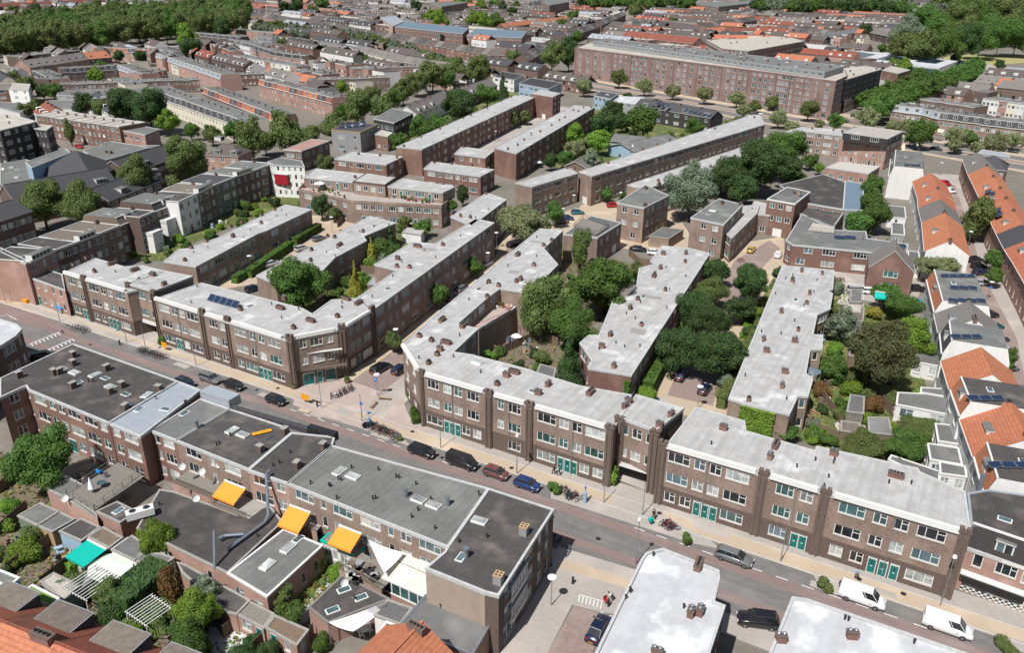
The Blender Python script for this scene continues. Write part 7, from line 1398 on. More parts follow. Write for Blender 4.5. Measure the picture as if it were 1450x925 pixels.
(384,373,'estate','car_silver',50,'silver car in the parking lane between the strips'),(452,337,'hatch','car_grey',50,'grey car at the upper end of the parking lane'),(427,351,'hatch','car_silver',50,'pale car beside the long hedge'),(359,408,'hatch','car_navy',50,'dark blue car at the lower end of the parking lane'),(112,207,'hatch','car_red',-30,'red car in front of the tan-roofed terrace'),(78,206,'hatch','car_black',-30,'black car in front of the black stair tower'),(964,531,'hatch','car_navy',65,'dark car in the shade of the courtyard trees, left'),(998,550,'hatch','car_navy',60,'dark car in the shade of the courtyard trees, right'),(690,372,'hatch','car_white',60,'white car in the side street near the lamp'),(740,352,'hatch','car_silver',60,'silver car behind the cream tree'),(1354,326,'hatch','car_black',-70,'black car beside the large white gable wall'),(1392,400,'hatch','car_silver',15,'silver car below the three dark cars of the lane'),(1421,505,'hatch','car_black',12,'black car under the tree at the right edge'),(1428,520,'hatch','car_grey',12,'grey car under the tree at the right edge'),(640,420,'estate','car_black',60,'black car beside the nearer street tree'),(655,408,'hatch','car_grey',60,'grey car beside the nearer street tree'),(775,180,'hatch','car_navy',60,'navy car between the two long upper strips'),(720,206,'hatch','car_silver',60,'silver car between the two long upper strips'),(1300,204,'hatch','car_white',-40,'white car at the left stretch of the mansard terrace'),(1168,188,'hatch','car_silver',-50,'silver car on the boulevard before the junction'),(1075,160,'hatch','car_white',-50,'white car on the boulevard behind the diagonal block'),(930,142,'hatch','car_black',-50,'black car below the office block, right of the first'),(955,148,'estate','car_grey',-50,'grey estate car below the office block'),(24,392,'hatch','car_grey',60,'car hidden behind the pink end house')]: car(*a)
# ============================================================ bicycles
m=MB()
for k in range(12):
    a,b=k*math.pi/6,(k+1)*math.pi/6;m.tube((.33*math.cos(a),0,.33*math.sin(a)),(.33*math.cos(b),0,.33*math.sin(b)),.034,'tyre',4,cap=False)
for k in range(6): a=k*math.pi/3;m.tube((0,0,0),(.32*math.cos(a),0,.32*math.sin(a)),.005,'metal',3,cap=False)
BWH=m.mesh('wheel')
def bikeframe(c):
    m=MB();A,B,C_,D,E=(-.5,0,.34),(-.05,0,.3),(-.18,0,.85),(.42,0,.88),(.55,0,.34)
    for p,q in((A,B),(A,C_),(B,C_),(B,D),(C_,(.40,0,.78)),(D,E)): m.tube(p,q,.032,c,4)
    m.box(-.62,-.08,.68,-.3,.08,.71,'metal_dark');return m.mesh('frame')
BF=[bikeframe(c) for c in('metal_dark','metal_dark','car_navy','metal','car_green','car_red')]
m=MB();m.box(-.3,-.07,.92,-.05,.07,.97,'plastic_black');BSA=m.mesh('saddle')
m=MB();m.tube((.42,0,.88),(.4,0,1.05),.015,'metal',4);m.tube((.4,-.28,1.05),(.4,.28,1.05),.016,'metal',4);BH=m.mesh('handlebar')
def bike(x,y,rz,label,group,c=0):
    t=thing('bicycle',label,'bicycle',(x,y,.12),rz,group);t.rotation_euler=(R_.uniform(-.12,.12),0,rz);ob('wheel',BWH,t,(-.5,0,.34));ob('wheel',BWH,t,(.55,0,.34));ob('frame',BF[c],t);ob('saddle',BSA,t);ob('handlebar',BH,t);return t
BR=random.Random(3)
for (p0,p1,n,lab,hd) in (((105,466),(126,472),6,'dark bicycle parked in the small cluster at the left end of the pavement',50),((197,498),(232,510),13,'bicycle in the crowded rack near the orange board on the left pavement',55),((470,566),(500,551),11,'bicycle in the row on the pink forecourt of the corner bar',110),((519,603),(565,624),22,'bicycle in the long rack at the middle of the main street',50),((790,697),(820,711),11,'bicycle in the rack beside the round shrub before the gateway',50),((936,744),(958,752),6,'cargo-like dark bicycle cluster on the pavement right of the gateway',20),((778,763),(792,772),5,'dark bicycle standing in the shade of the near corner house',30),((1185,398),(1195,400),3,'bicycle in front of the red school building',10),((1046,370),(1052,372),2,'bicycle by the brick lane',0)):
    a,b=G(*p0),G(*p1)
    for i in range(n):
        t=(i+.5)/n;bike(a[0]+(b[0]-a[0])*t+BR.uniform(-.25,.25),a[1]+(b[1]-a[1])*t+BR.uniform(-.3,.3),math.radians(hd+BR.uniform(-18,18)),lab,lab.split(' ',1)[1]+' group',BR.choice([0,0,1,2,3,4,5]))
g=G(803.5,786);bike(g[0],g[1],1.2,'single white-framed bicycle leaning at the lamp post of the bottom street',None,3)
g=G(914,742);o=ob('delivery_crate',None);bpy.data.objects.remove(o)
# scooter
g=G(519,605);t=thing('scooter','dark motor scooter parked beside the blue parking pillar','scooter',(*g,.12),math.radians(60))
m=MB();m.box(-.8,-.2,.35,.05,.2,.78,'plastic_black');m.box(.05,-.2,.25,.5,.2,.36,'plastic_black');m.box(.5,-.22,.3,.65,.22,.95,'car_blue');ob('body',m.mesh('body'),t);m=MB();m.tube((-.55,-.07,.25),(-.55,.07,.25),.25,'tyre',12);w_=m.mesh('wheel');ob('wheel',w_,t);ob('wheel',w_,t,(1.3,0,0));m=MB();m.tube((.55,0,.9),(.5,0,1.1),.03,'metal',5);m.tube((.5,-.3,1.1),(.5,.3,1.1),.02,'metal',5);ob('handlebar',m.mesh('handlebar'),t);m=MB();m.box(-.75,-.16,.78,-.1,.16,.86,'tyre');ob('seat',m.mesh('seat'),t)
# ============================================================ street furniture
def lathe(n,prof,mt,k=14,par=None,loc=(0,0,0)): 
    m=MB();m.lathe(prof,mt,k);return ob(n,m.mesh(n),par,loc)
def lamp(px,py,h,label,style='cone'):
    g=G(px,py);t=thing('street_lamp',label,'street lamp',(*g,.05))
    m=MB();m.tube((0,0,0),(0,0,h*.35),.075,'metal',8);m.tube((0,0,h*.35),(0,0,h),.05,'metal',8);ob('pole',m.mesh('pole'),t)
    if style=='disc': lathe('lamp_head',[(.02,.42),(.5,.30),(.52,.22),(.2,.16),(.12,-.02),(.02,-.02)],'lamp_white',18,t,(0,0,h))
    elif style=='cone': lathe('lamp_head',[(.02,.5),(.2,.42),(.26,.1),(.1,0),(.02,0)],'lamp_white',12,t,(0,0,h))
    return t
for a in [(780.3,858.9,3.9,'disc-topped street lamp casting a round shadow at the bottom street','disc'),(1331,859.7,6.9,'tall street lamp in front of the brick wall next to the corner shop','cone'),(1105,796.5,5.4,'thin lamp post beside the dashed bays of the longest block',''),(900,800,6.5,'lamp post rising behind the curved parapet of the nearest white roof','cone'),(854.7,713,5.4,'thin post left of the gateway passage',''),(909.5,731,5.4,'thin post right of the gateway passage',''),(624,635.5,5.4,'thin post beside the black estate car',''),(731.7,672,6.2,'lamp post beside the brown car','cone'),(512.5,598,5.0,'signal post at the left end of the long bike rack',''),(455.5,579,5.0,'signal post near the orange board in the middle',''),(535.5,562.5,4.0,'disc-topped lamp at the mouth of the side street','disc'),(278,519,4.6,'post beside the grey estate car',''),(206.6,495,5.0,'second thin post by the left bike rack',''),(180,486.5,5.0,'first thin post before the left gateway',''),(85,455.6,5.0,'thin post in front of the low pink house',''),(9,430,4.6,'signal post at the far left shop corner',''),(562,497,4.2,'disc-topped lamp behind the small olive street tree','disc'),(691,382,4.0,'disc-topped lamp half way up the side street','disc'),(703,352,4.0,'disc-topped lamp at the upper end of the side street','disc'),(471,330,4.2,'disc-topped lamp in front of the middle gateway','disc'),(356,388,4.2,'disc-topped lamp beside the long hedge','disc'),(796,316,4.0,'disc-topped lamp beside the blue car on the square','disc'),(878,292,4.0,'disc-topped lamp in front of the diagonal block','disc'),(812,296,4.0,'disc-topped lamp by the garage of the corner-window block','disc'),(988,580,4.0,'disc-topped lamp behind the gateway roof','disc'),(1330,248,4.2,'disc-topped lamp at the boulevard end of the right lane','disc'),(1370,350,4,'disc-topped lamp near the willow in the right lane','disc'),(702,200,4,'disc-topped lamp between the upper strips','disc'),(1398,425,4,'disc-topped lamp with a blue sign in the right lane','disc')]: lamp(*a)
def sign(px,py,h,w,hh,mt,label,cat='sign',shape='rect',rz=-.5,bar=None,post=True,letter=None):
    g=G(px,py);t=thing('street_sign',label,cat,(*g,.05),rz)
    if post: m=MB();m.tube((0,.03,0),(0,.03,h+hh*.5),.035,'metal',6);ob('post',m.mesh('post'),t)
    m=MB()
    if shape=='round': m.tube((0,-.02,h),(0,.0,h),w/2,mt,18)
    else: m.box(-w/2,-.02,h-hh/2,w/2,0,h+hh/2,mt)
    if bar: m.box(-w*.35,-.032,h-.07,w*.35,-.021,h+.07,bar)
    ob('sign_board',m.mesh('sign_board'),t)
    if letter: text(letter,hh*.75,(0,-.03,h-hh*.28),(math.pi/2,0,0),'white',t)
sign(533,560,3.0,.75,.75,'sign_blue','blue parking sign with a white P at the side street','sign',letter='P');sign(929,694,2.7,.75,.75,'sign_red','round red no-entry sign at the gateway passage','sign','round',bar='white');sign(433,572,1.2,1.7,1.1,'sign_orange','orange temporary board beside the black hatchback');sign(234,497,1.2,1.5,1.1,'sign_orange','orange temporary board by the left bike rack');sign(513,592,2.6,.6,.5,'sign_blue','small blue sign on the post at the long bike rack');sign(582,563,2.6,.7,1.6,'white','white shop sign board on the angled ivy corner')
sign(1398,426,3.2,.8,.3,'sign_blue','small blue direction sign in the right lane')
for px,py,l in((523,605,'blue and grey parking pillar at the long bike rack'),(828,713,'blue and grey parking pillar beside the rack before the gateway')):
    g=G(px,py);t=thing('parking_pillar',l,'pillar',(*g,.1));m=MB();m.tube((0,0,0),(0,0,1.7),.26,'wall_blue',10);ob('body',m.mesh('body'),t);m=MB();m.tube((0,0,1.7),(0,0,2.4),.03,'metal_dark',5);m.box(-.12,-.12,2.3,.12,.12,2.6,'sign_blue');ob('top',m.mesh('top'),t)
def bench(px,py,rz,l):
    g=G(px,py);t=thing('bench',l,'bench',(*g,.11),rz)
    for k in range(3): m=MB();m.box(-1.1,-.25+k*.17,.42,1.1,-.12+k*.17,.47,'wood_light');ob('seat_slat',m.mesh('seat_slat'),t)
    for x in(-.8,.8): m=MB();m.box(x-.06,-.22,0,x+.06,.24,.42,'concrete');ob('leg',m.mesh('leg'),t)
bench(544,567,-.1,'pale wooden bench on the pink forecourt, across the street corner');bench(529,576,1.3,'wooden bench turned towards the side street')
for px,py,l in((449.5,577,'dark bollard bin beside the signal post'),(811,828,'black bollard between the disc lamp and the cycle path'),(861.5,860,'dark bollard beside the stooping man'),(170,489,'dark bollard on the left pavement'),(1160,379,'small dark bollard on the brick lane')):
    g=G(px,py);t=thing('bollard',l,'bollard',(*g,.1));lathe('post',[(.16,0),(.14,.8),(.17,.85),(.1,1.0),(.01,1.02)],'metal_dark',10,t)
for px,py,l in((492,543,'dark barrel planter at the right side of the corner bar'),(417,551,'dark barrel planter at the left side of the corner bar')):
    g=G(px,py);t=thing('planter',l,'planter',(*g,.11));lathe('tub',[(.45,0),(.6,.75),(.5,.75),(.4,.6),(.01,.6)],'wood',12,t);o=ob('plant',crown('bush','leaf_green','far',0),t,(0,0,.9),0,.5)
g=G(88,443);t=thing('waste_container','grey waste container with a blue lid at the pink house','container',(*g,.1),RZM);m=MB();m.box(-.9,-.6,0,.9,.6,1.1,'wall_grey');ob('body',m.mesh('body'),t);m=MB();m.box(-.95,-.65,1.1,.95,.65,1.3,'cloth_blue');ob('lid',m.mesh('lid'),t)
g=G(26,425);t=thing('terrace_set','orange benches and table of the shop terrace at the left corner','terrace',(*g,.1),-.5)
for x in(-2,2.2): m=MB();m.box(x,-.5,0,x+1.6,.2,.8,'sign_orange');ob('bench_box',m.mesh('bench_box'),t)
m=MB();m.box(-2.6,.5,3.1,2.4,3.4,3.2,'plastic_black');ob('awning',m.mesh('awning'),t)
# ============================================================ people
def person(px,py,rz,pose,skin_shirt,trous,label,shoes='plastic_black',z=.11,extra=None):
    g=G(px,py);t=thing('person',label,'person',(*g,z),rz)
    V=[];E_=[];Rd=[]
    def v(p,r,par=None):
        V.append(p);Rd.append(r)
        if par is not None:E_.append((par,len(V)-1))
        return len(V)-1
    bend=.75 if pose=='stoop' else(.25 if pose=='reach' else 0);hb=math.sin(bend);hc=math.cos(bend)
    def T(x,y,h): return (x+hb*(h-.95),y,.95+(h-.95)*hc) if h>.95 else (x,y,h)
    pel=v((0,0,.95),.14);w=v(T(0,0,1.12),.125,pel);ch=v(T(0,0,1.35),.15,w);nk=v(T(0,0,1.5),.06,ch);hd=v(T(.01,0,1.63),.095,nk);tp=v(T(.0,0,1.72),.085,hd);ns=v(T(.105,0,1.62),.015,hd)
    for s in(-1,1):
        st_=.22*s if pose=='walk' else .04*s
        h=v((0,s*.1,.9),.095,pel);k=v((st_*.6+.03,s*.11,.5),.065,h);a=v((st_,s*.11,.09),.042,k);f=v((st_+.16,s*.12,.035),.036,a)
        sh=v(T(0,s*.19,1.42),.06,ch)
        if pose=='walk': e=(-.12*s,s*.25,1.15);hn=(-.05*s+.1,s*.26,.92)
        else: p=T(.0,s*.19,1.42);e=(p[0]+.12,s*.23,p[2]-.26);hn=(p[0]+.3,s*.18,p[2]-.42)
        ei=v(e,.042,sh);hi=v(hn,.03,ei);d=(Vector(hn)-Vector(e)).normalized();pm=v(tuple(Vector(hn)+d*.06),.03,hi)
        for q in range(4): b=v(tuple(Vector(hn)+d*.09+Vector((.0,(q-1.5)*.02,0))),.009,pm);v(tuple(Vector(hn)+d*(.16-.012*abs(q-1.5))+Vector((.02,(q-1.5)*.022,0))),.008,b)
        v(tuple(Vector(hn)+d*.05+Vector((.05,-s*.03,0))),.01,pm)
    def skin(n,idx,gr,mt):
        me=bpy.data.meshes.new(n);mp={a:i for i,a in enumerate(idx)};me.from_pydata([V[a] for a in idx],[(mp[a],mp[b]) for a,b in E_ if a in mp and b in mp],[]);me.materials.append(MT[mt]);o=ob(n,me,t)
        md=o.modifiers.new('skin','SKIN');md.use_smooth_shade=True
        for i,a in enumerate(idx): r=(Rd[a]+gr);me.skin_vertices[0].data[i].radius=(r,r)
        me.skin_vertices[0].data[0].use_root=True;s=o.modifiers.new('sub','SUBSURF');s.levels=1;s.render_levels=1;return o
    if not t: return
    n=len(V)
    # order: 0 pelvis..6 nose, then per side 4 leg + shoulder, elbow, hand...
    side=[7,7+(n-7)//2]
    skin('body',list(range(n)),0,'skin')
    skin('shirt',[0,1,2]+[side[0]+4,side[0]+5,side[1]+4,side[1]+5],.018,skin_shirt);skin('trousers',[0,side[0],side[0]+1,side[0]+2,side[1],side[1]+1,side[1]+2] if trous!='shorts' else [0,side[0],side[0]+1,side[1],side[1]+1],.018,'car_navy' if trous=='shorts' else trous)
    p=T(-.015,0,1.68);m=MB();m.lathe([(.01,.09),(.07,.07),(.105,.01),(.1,-.06),(.06,-.09)],'hair',10,p);ob('hair',m.mesh('hair'),t)
    for s in(-1,1): q=T(.088,s*.035,1.64);m=MB();m.box(q[0]-.01,q[1]-.012,q[2]-.008,q[0]+.012,q[1]+.012,q[2]+.008,'plastic_black');ob('eye',m.mesh('eye'),t)
    return t
person(784,673,math.radians(150),'walk','plastic_black','plastic_black','person in dark clothes walking past the green doors');person(791,675,math.radians(150),'walk','awning_green','car_navy','person in a bright green top walking beside the one in dark clothes')
person(866,853,math.radians(200),'stoop','cloth_white','shorts','person in a white shirt stooping over a chair in the bottom street');person(1211,822,math.radians(-100),'stand','wall_blue','car_navy','person in a light blue shirt standing behind the white van');person(1188,836,math.radians(-20),'reach','plastic_black','car_navy','person in a black top reaching into the rear of the white van');person(925,737,math.radians(-70),'walk','plastic_black','plastic_black','person in dark clothes on the pavement beside a turquoise bag')
g=G(921,744);t=thing('delivery_bag','turquoise delivery bag behind the person in dark clothes','bag',(*g,.6),.5);m=MB();m.box(-.25,-.25,0,.25,.25,.5,'awning_green');ob('box',m.mesh('box'),t);m=MB();m.box(-.05,-.3,.1,.05,-.25,.45,'plastic_black');ob('strap',m.mesh('strap'),t)
g=G(858,856);t=thing('chair','red-brown chair beside the stooping person','chair',(*g,.12),.4);m=MB();m.box(-.25,-.25,.42,.25,.25,.47,'paint_red');ob('seat',m.mesh('seat'),t);m=MB();m.box(-.25,.2,.47,.25,.25,.95,'paint_red');ob('backrest',m.mesh('backrest'),t)
for x in(-.2,.2):
    for y in(-.2,.2): m=MB();m.tube((x,y,0),(x,y,.42),.025,'wood',5);ob('leg',m.mesh('leg'),t)
# ============================================================ rear gardens, terraces and clutter
def fence(label,pts,h=1.8,mt='wood',z=0,cat='fence',zz=0):
    q=GL(pts,zz);t=thing('garden_fence',label,cat,(*q[0],z))
    for a,b in zip(q,q[1:]):
        L=math.dist(a,b);n=max(1,round(L/1.8));rz=math.atan2(b[1]-a[1],b[0]-a[0]);key=('fp',round(L/n,2),h,mt)
        if key not in WC:
            m=MB();w=L/n;k=8
            for i in range(k): m.box(i*w/k+.005,-.02+.012*(i%2),.05,(i+1)*w/k-.01,.015+.012*(i%2),h-.03*(i%3),mt)
            m.box(-.05,-.05,0,.05,.05,h+.08,mt);WC[key]=m.mesh('fence_panel')
        for i in range(n): ob('fence_panel',WC[key],t,(a[0]-q[0][0]+(b[0]-a[0])*i/n,a[1]-q[0][1]+(b[1]-a[1])*i/n,0),rz)
    return t
for l,p in (('dark board fence at the left edge above the green garden',[(0,760),(40,724)]),('board fence between the first two bottom left gardens',[(12,815),(75,770),(98,752)]),('board fence left of the turquoise awning',[(60,835),(110,795),(140,777)]),('board fence right of the turquoise awning garden',[(120,838),(165,790)]),('fence on the near side of the patio with the gravel roof',[(215,890),(262,852)]),('fence right of the white patio',[(352,935),(376,912),(378,896)]),('fence left of the white patio',[(318,905),(342,880)]),('long fence behind the outhouses',[(425,925),(445,900)]),
 ('light board fence in the lower right courtyard',[(1136,605),(1185,625)]),('garden fence beside the dry lawn',[(1160,560),(1192,605)]),('fence behind the large coppery tree',[(1195,520),(1205,560)]),('board fence by the brown shrubs',[(1240,560),(1262,590)]),('fence by the yellow conifer',[(480,400),(510,385),(540,390)]),('dark fence at the middle gateway path',[(478,322),(500,300)]),('long fence in the garden behind the left front row',[(445,440),(470,420)]),('fence in the courtyard behind the front row',[(715,500),(760,480),(790,490)]),('fence beside the cage roof house yard',[(890,362),(905,375),(925,378)]),('low fence at the narrow strip by the left row',[(170,355),(230,345)]),('fence across the gardens of the left row, middle',[(250,320),(275,330)]),('fence across the gardens of the left row, right',[(330,290),(352,300)]),('garden fence behind the terrace flats',[(520,300),(600,318)]),('left wall fence of the bottom courtyard',[(0,700),(60,650)])): fence(l,p)
# timber roof deck with railing
q=GL([(95,701),(166,655),(200,672),(134,724)],3.15);c=q[0];t=thing('roof_deck','grey timber roof deck with table and railing on top of the garages','roof deck',(*c,0));A=Vector(q[0]);B=Vector(q[1]);D=Vector(q[3]);n=26
for i in range(n):
    m=MB();a=A+(D-A)*(i/n);b=A+(D-A)*((i+.9)/n);e=B-A;c_=Vector(c);m.prism([tuple(a-c_),tuple(b-c_),tuple(b+e-c_),tuple(a+e-c_)],3.12,3.2,'wood_grey');ob('board',m.mesh('board'),t)
for (a,b) in((q[0],q[1]),(q[0],q[3]),(q[3],q[2])):
    L=math.dist(a,b);m=MB();k=int(L/1.5)
    for i in range(k+1): x=a[0]-c[0]+(b[0]-a[0])*i/k;y=a[1]-c[1]+(b[1]-a[1])*i/k;m.tube((x,y,3.1),(x,y,4.1),.04,'wood',4)
    for z in(3.5,4.08): m.tube((a[0]-c[0],a[1]-c[1],z),(b[0]-c[0],b[1]-c[1],z),.035,'wood_grey',4)
    ob('railing',m.mesh('railing'),t)
def parasol(px,py,z0,r,mt,label,fold=False):
    g=G(px,py,z0+2.2);t=thing('parasol',label,'parasol',(*g,z0));m=MB();m.tube((0,0,0),(0,0,2.3),.03,'wood',6);ob('pole',m.mesh('pole'),t);m=MB();m.lathe([(.01,2.6),(r*.5,2.38),(r,2.05),(r*.98,2.02),(.03,2.3)] if not fold else [(.02,2.4),(.25,1.5),(.45,.7),(.3,.6)],mt,8);ob('canopy',m.mesh('canopy'),t)
parasol(156,801,0,2.6,'cloth_cream','large pale green parasol in the bottom left garden');parasol(140,832,0,.9,'cloth_white','white folded parasol below the pale green one',True);parasol(126,678,3.2,.9,'cloth_white','folded white parasol on the timber roof deck',True);parasol(731,475,0,1.0,'cloth_white','white parasol over a garden table behind the front row');parasol(762,229,0,1.6,'cloth_white','white parasol at the foot of the upper strip');parasol(1149,524,2,1.7,'pipe','grey-green parasol on a balcony of the large right strip');parasol(452,259,6.3,1.6,'cloth_white','white sail parasol on the left gallery terrace')
parasol(1210,408+8,0,1.4,'pipe','grey parasol beside the blue parked car')
def awn(a,b,h,dep,drop,mt,label):
    A=G(*a,h);B=G(*b,h);L=math.dist(A,B);t=thing('awning',label,'awning',(*A,0),math.atan2(B[1]-A[1],B[0]-A[0]));m=MB();m.face([(0,0,h),(L,0,h),(L,-dep,h-drop),(0,-dep,h-drop)][::-1],mt);m.face([(0,-.0,h+.03),(L,0,h+.03),(L,-dep,h-drop+.03),(0,-dep,h-drop+.03)][::-1],mt);m.face([(0,-dep,h-drop-.25),(L,-dep,h-drop-.25),(L,-dep,h-drop+.03),(0,-dep,h-drop+.03)],mt);ob('fabric',m.mesh('fabric'),t)
    m=MB();m.box(0,-.12,h,L,.1,h+.15,'white');ob('case',m.mesh('case'),t);m=MB()
    for x in(.05,L-.05): m.tube((x,0,h-.6),(x,-dep+.1,h-drop),.03,'white',4)
    ob('arms',m.mesh('arms'),t)
awn((318,681),(348,693),5.6,2.2,1.0,'awning_orange','orange awning on the first rear balcony from the left');awn((410,716),(440,727),5.6,2.4,1.3,'awning_orange','orange awning on the middle rear balcony');awn((480,745),(512,757),5.6,2.2,1.0,'awning_orange','orange awning on the rear balcony next to the conservatory')
awn((124,765),(151,779),2.75,3.0,.35,'awning_green','turquoise awning stretched over a bottom left garden');awn((1239,413),(1266,416),5.0,1.0,1.0,'awning_green','turquoise awning on the gable house balcony');awn((1362,180+8),(1378,191),4.8,2.0,1.0,'cloth_lime','lime yellow awning on the mansard terrace');awn((1327,182),(1338,184),5.0,1.6,.9,'cloth_peach','pink awning on the mansard terrace')
def sail(pts,zs,mt,label):
    q=[(*G(x,y,z),z) for (x,y),z in zip(pts,zs)];c=q[0];t=thing('sun_sail',label,'sun sail',(c[0],c[1],0));m=MB();k=6;a,b,d=[Vector((p[0]-c[0],p[1]-c[1],p[2])) for p in q[:3]];e=Vector((q[3][0]-c[0],q[3][1]-c[1],q[3][2])) if len(q)>3 else d
    g_=lambda u,v:(a*(1-u)+b*u)*(1-v)+(e*(1-u)+d*u)*v-Vector((0,0,1))*(u*(1-u)+v*(1-v))*.8
    for i in range(k):
        for j in range(k): m.face([g_(i/k,j/k),g_((i+1)/k,j/k),g_((i+1)/k,(j+1)/k),g_(i/k,(j+1)/k)],mt)
    ob('cloth',m.mesh('cloth',True),t);m=MB();m.tube((a.x,a.y,0),tuple(a),.05,'metal',5);ob('pole',m.mesh('pole'),t)
sail([(522,765),(572,783),(543,812)],[6,5.2,4.6],'cloth_white','white triangular sun sail between the awning and the conservatory');sail([(465,882),(545,852),(549,858),(500,895)],[3.6,4.2,3.0,3.0],'cloth_white','long white sun sail over the patio below the black flat roof');sail([(1265,207),(1282,203),(1281,213),(1264,214)],[5,5,4.5,4.5],'cloth_peach','peach sun sail beside the pink brick house')
# white terrace strip, patio sets
sheet('terrace',GL([(437,850),(472,812),(486,818),(442,866)],.0),.06,'roof_bright');
def table(px,py,z,label,r=.6,mt='white'):
    g=G(px,py,z);t=thing('garden_table',label,'table',(*g,z));m=MB();m.tube((0,0,.7),(0,0,.74),r,mt,14);ob('top',m.mesh('top'),t);m=MB();m.tube((0,0,0),(0,0,.7),.05,mt,6);ob('leg',m.mesh('leg'),t)
def gchair(px,py,z,label,mt='white',rz=0,group=None):
    g=G(px,py,z);t=thing('garden_chair',label,'chair',(*g,z),rz,group)
    for n_,b in(('seat',(-.25,-.25,.4,.25,.25,.46)),('backrest',(-.25,.2,.46,.25,.26,.95)),('leg',(-.25,-.25,0,-.2,-.2,.4)),('leg',(.2,-.25,0,.25,-.2,.4)),('leg',(-.25,.2,0,-.2,.25,.4)),('leg',(.2,.2,0,.25,.25,.4))): m=MB();m.box(*b,mt);ob(n_,m.mesh(n_),t)
table(515,895,.1,'white round table on the patio under the long sail',.9);table(145,690,3.2,'glass table on the timber roof deck',.6,'glass_blue');table(735,482,.1,'white garden table behind the front row');table(140,858,.1,'garden table by the pergola',.6,'wood')
for i,(x,y,z,l,mt) in enumerate([(505,890,.1,'white chair left of the patio table','white'),(524,897,.1,'white chair right of the patio table','white'),(512,903,.1,'white chair in front of the patio table','white'),(141,672,3.2,'blue chair on the timber roof deck','cloth_blue'),(150,676,3.2,'grey chair on the timber roof deck','metal'),(742,489,.1,'white garden chair right of the parasol','white'),(728,490,.1,'white garden chair left of the parasol','white'),(92,793,.1,'pale wooden deck chair in the narrow garden','wood_light'),(98,786,.1,'second wooden deck chair in the narrow garden','wood_light'),(320,707,3.7,'dark balcony chair under the first orange awning','plastic_black'),(332,712,3.7,'blue balcony chair under the first orange awning','cloth_blue'),(1192,489,.1,'bright blue chair in the right courtyard','cloth_blue'),(1186,487,.1,'second bright blue chair in the right courtyard','cloth_blue')]): gchair(x,y,z,l,mt,i)
# balconies of the near row
for a,b,dz,l in(((300,716),(352,736),3.55,'rear balcony crowded with furniture under the first orange awning'),((402,738),(448,752),3.5,'brick balcony under the middle orange awning'),((480,805),(540,835),3.2,'roof terrace with lounge cushions beside the conservatory'),((243,682),(302,706),3.4,'low timber balcony box with dishes on the near row')):
    A=G(*a,dz);B=G(*b,dz);L=math.dist(A,B);rz=math.atan2(B[1]-A[1],B[0]-A[0]);t=thing('balcony',l,'balcony',(*A,0),rz);m=MB();m.box(0,0,dz-.2,L,3.4,dz,'wood_grey' if dz<3.5 else 'concrete');ob('floor',m.mesh('floor'),t);m=MB();m.box(0,-.06,dz,L,.0,dz+.1,'wood');m.box(0,-.06,dz+.9,L,0,dz+1.0,'wood_grey')
    for k in range(int(L/.25)): m.box(k*.25,-.05,dz+.1,k*.25+.06,-.01,dz+.9,'wood')
    ob('railing',m.mesh('railing'),t);m=MB();m.box(0,0,0,L,.2,dz-.2,'brick_pink');ob('wall',m.mesh('wall'),t)
for i in range(14):
    g=G(505+R_.uniform(-14,30),812+R_.uniform(-12,14),3.25);t=thing('cushion',['grey lounge cushion','charcoal lounge cushion','brown lounge cushion','pale lounge cushion'][i%4]+' on the terrace beside the conservatory','cushion',(*g,3.25),R_.uniform(0,3),'cushions on the terrace beside the conservatory');m=MB();m.box(-.4,-.4,0,.4,.4,.4,['wall_grey','metal_dark','wall_brown','tiles_patio'][i%4]);ob('pad',m.mesh('pad'),t)
# cooling unit, ducts, dishes
g=G(200,734,3.5);t=thing('cooling_unit','long white cooling unit with two round fans on the black flat roof','air conditioner',(*g,3.52),math.radians(30));m=MB();m.box(-1.6,-.6,.35,1.6,.6,1.3,'white');ob('case',m.mesh('case'),t)
for x in(-1,1): m=MB();m.tube((x*.8,0,1.3),(x*.8,0,1.38),.42,'metal',16);m.tube((x*.8,0,1.38),(x*.8,0,1.385),.36,'metal_dark',16);ob('fan',m.mesh('fan'),t)
m=MB()
for x in(-1.3,1.3): m.box(x-.1,-.55,0,x+.1,.55,.35,'metal_dark')
ob('feet',m.mesh('feet'),t)
def pipe(label,pts,r=.19):
    q=[Vector((*G(x,y,z),z)) for x,y,z in pts];c=q[0].copy();c.z=0;t=thing('ventilation_duct',label,'duct',tuple(c))
    for a,b in zip(q,q[1:]): m=MB();m.tube(tuple(a-c),tuple(b-c),r,'pipe',10);ob('duct_section',m.mesh('duct_section'),t)
pipe('silver duct running down the rear wall and across the black roof',[(382,667,8.6),(377,672,8.6),(380,730,4.2),(375,740,3.9),(321,779,3.9)]);pipe('short silver branch duct on the black roof',[(345,757,3.9),(318,759,4.1),(309,763,4.1)],.2);pipe('thin steel flue with cowl on the edge of the black roof',[(304,805,3.5),(303,752,7.2)],.16)
pipe('steel flue rising beside the orange skylight roof at the right row',[(1386,697,6.5),(1393,672,9)],.3)
for x,y,z,l in((257,661,6,'round satellite dish left of the balcony box'),(285,668,6,'larger satellite dish above the balcony box'),(309,658,6.5,'satellite dish on the rear brick wall'),(91,706,3.6,'grey satellite dish on the pink garage edge'),(277,706,3.9,'satellite dish at the balcony edge'),(487,826,3.3,'satellite dish at the terrace railing'),(895,206,9.6,'small dish on the diagonal block roof'),(3,239,9,'white dish on the school roof')):
    g=G(x,y,z);t=thing('satellite_dish',l,'satellite dish',(*g,z));m=MB();m.tube((0,0,-.6),(0,0,0),.03,'metal',5);ob('mast',m.mesh('mast'),t);m=MB();m.lathe([(.01,0),(.3,.06),(.48,.17)],'frame',14);o=ob('dish',m.mesh('dish'),t);o.rotation_euler=(1.1,0,.6)
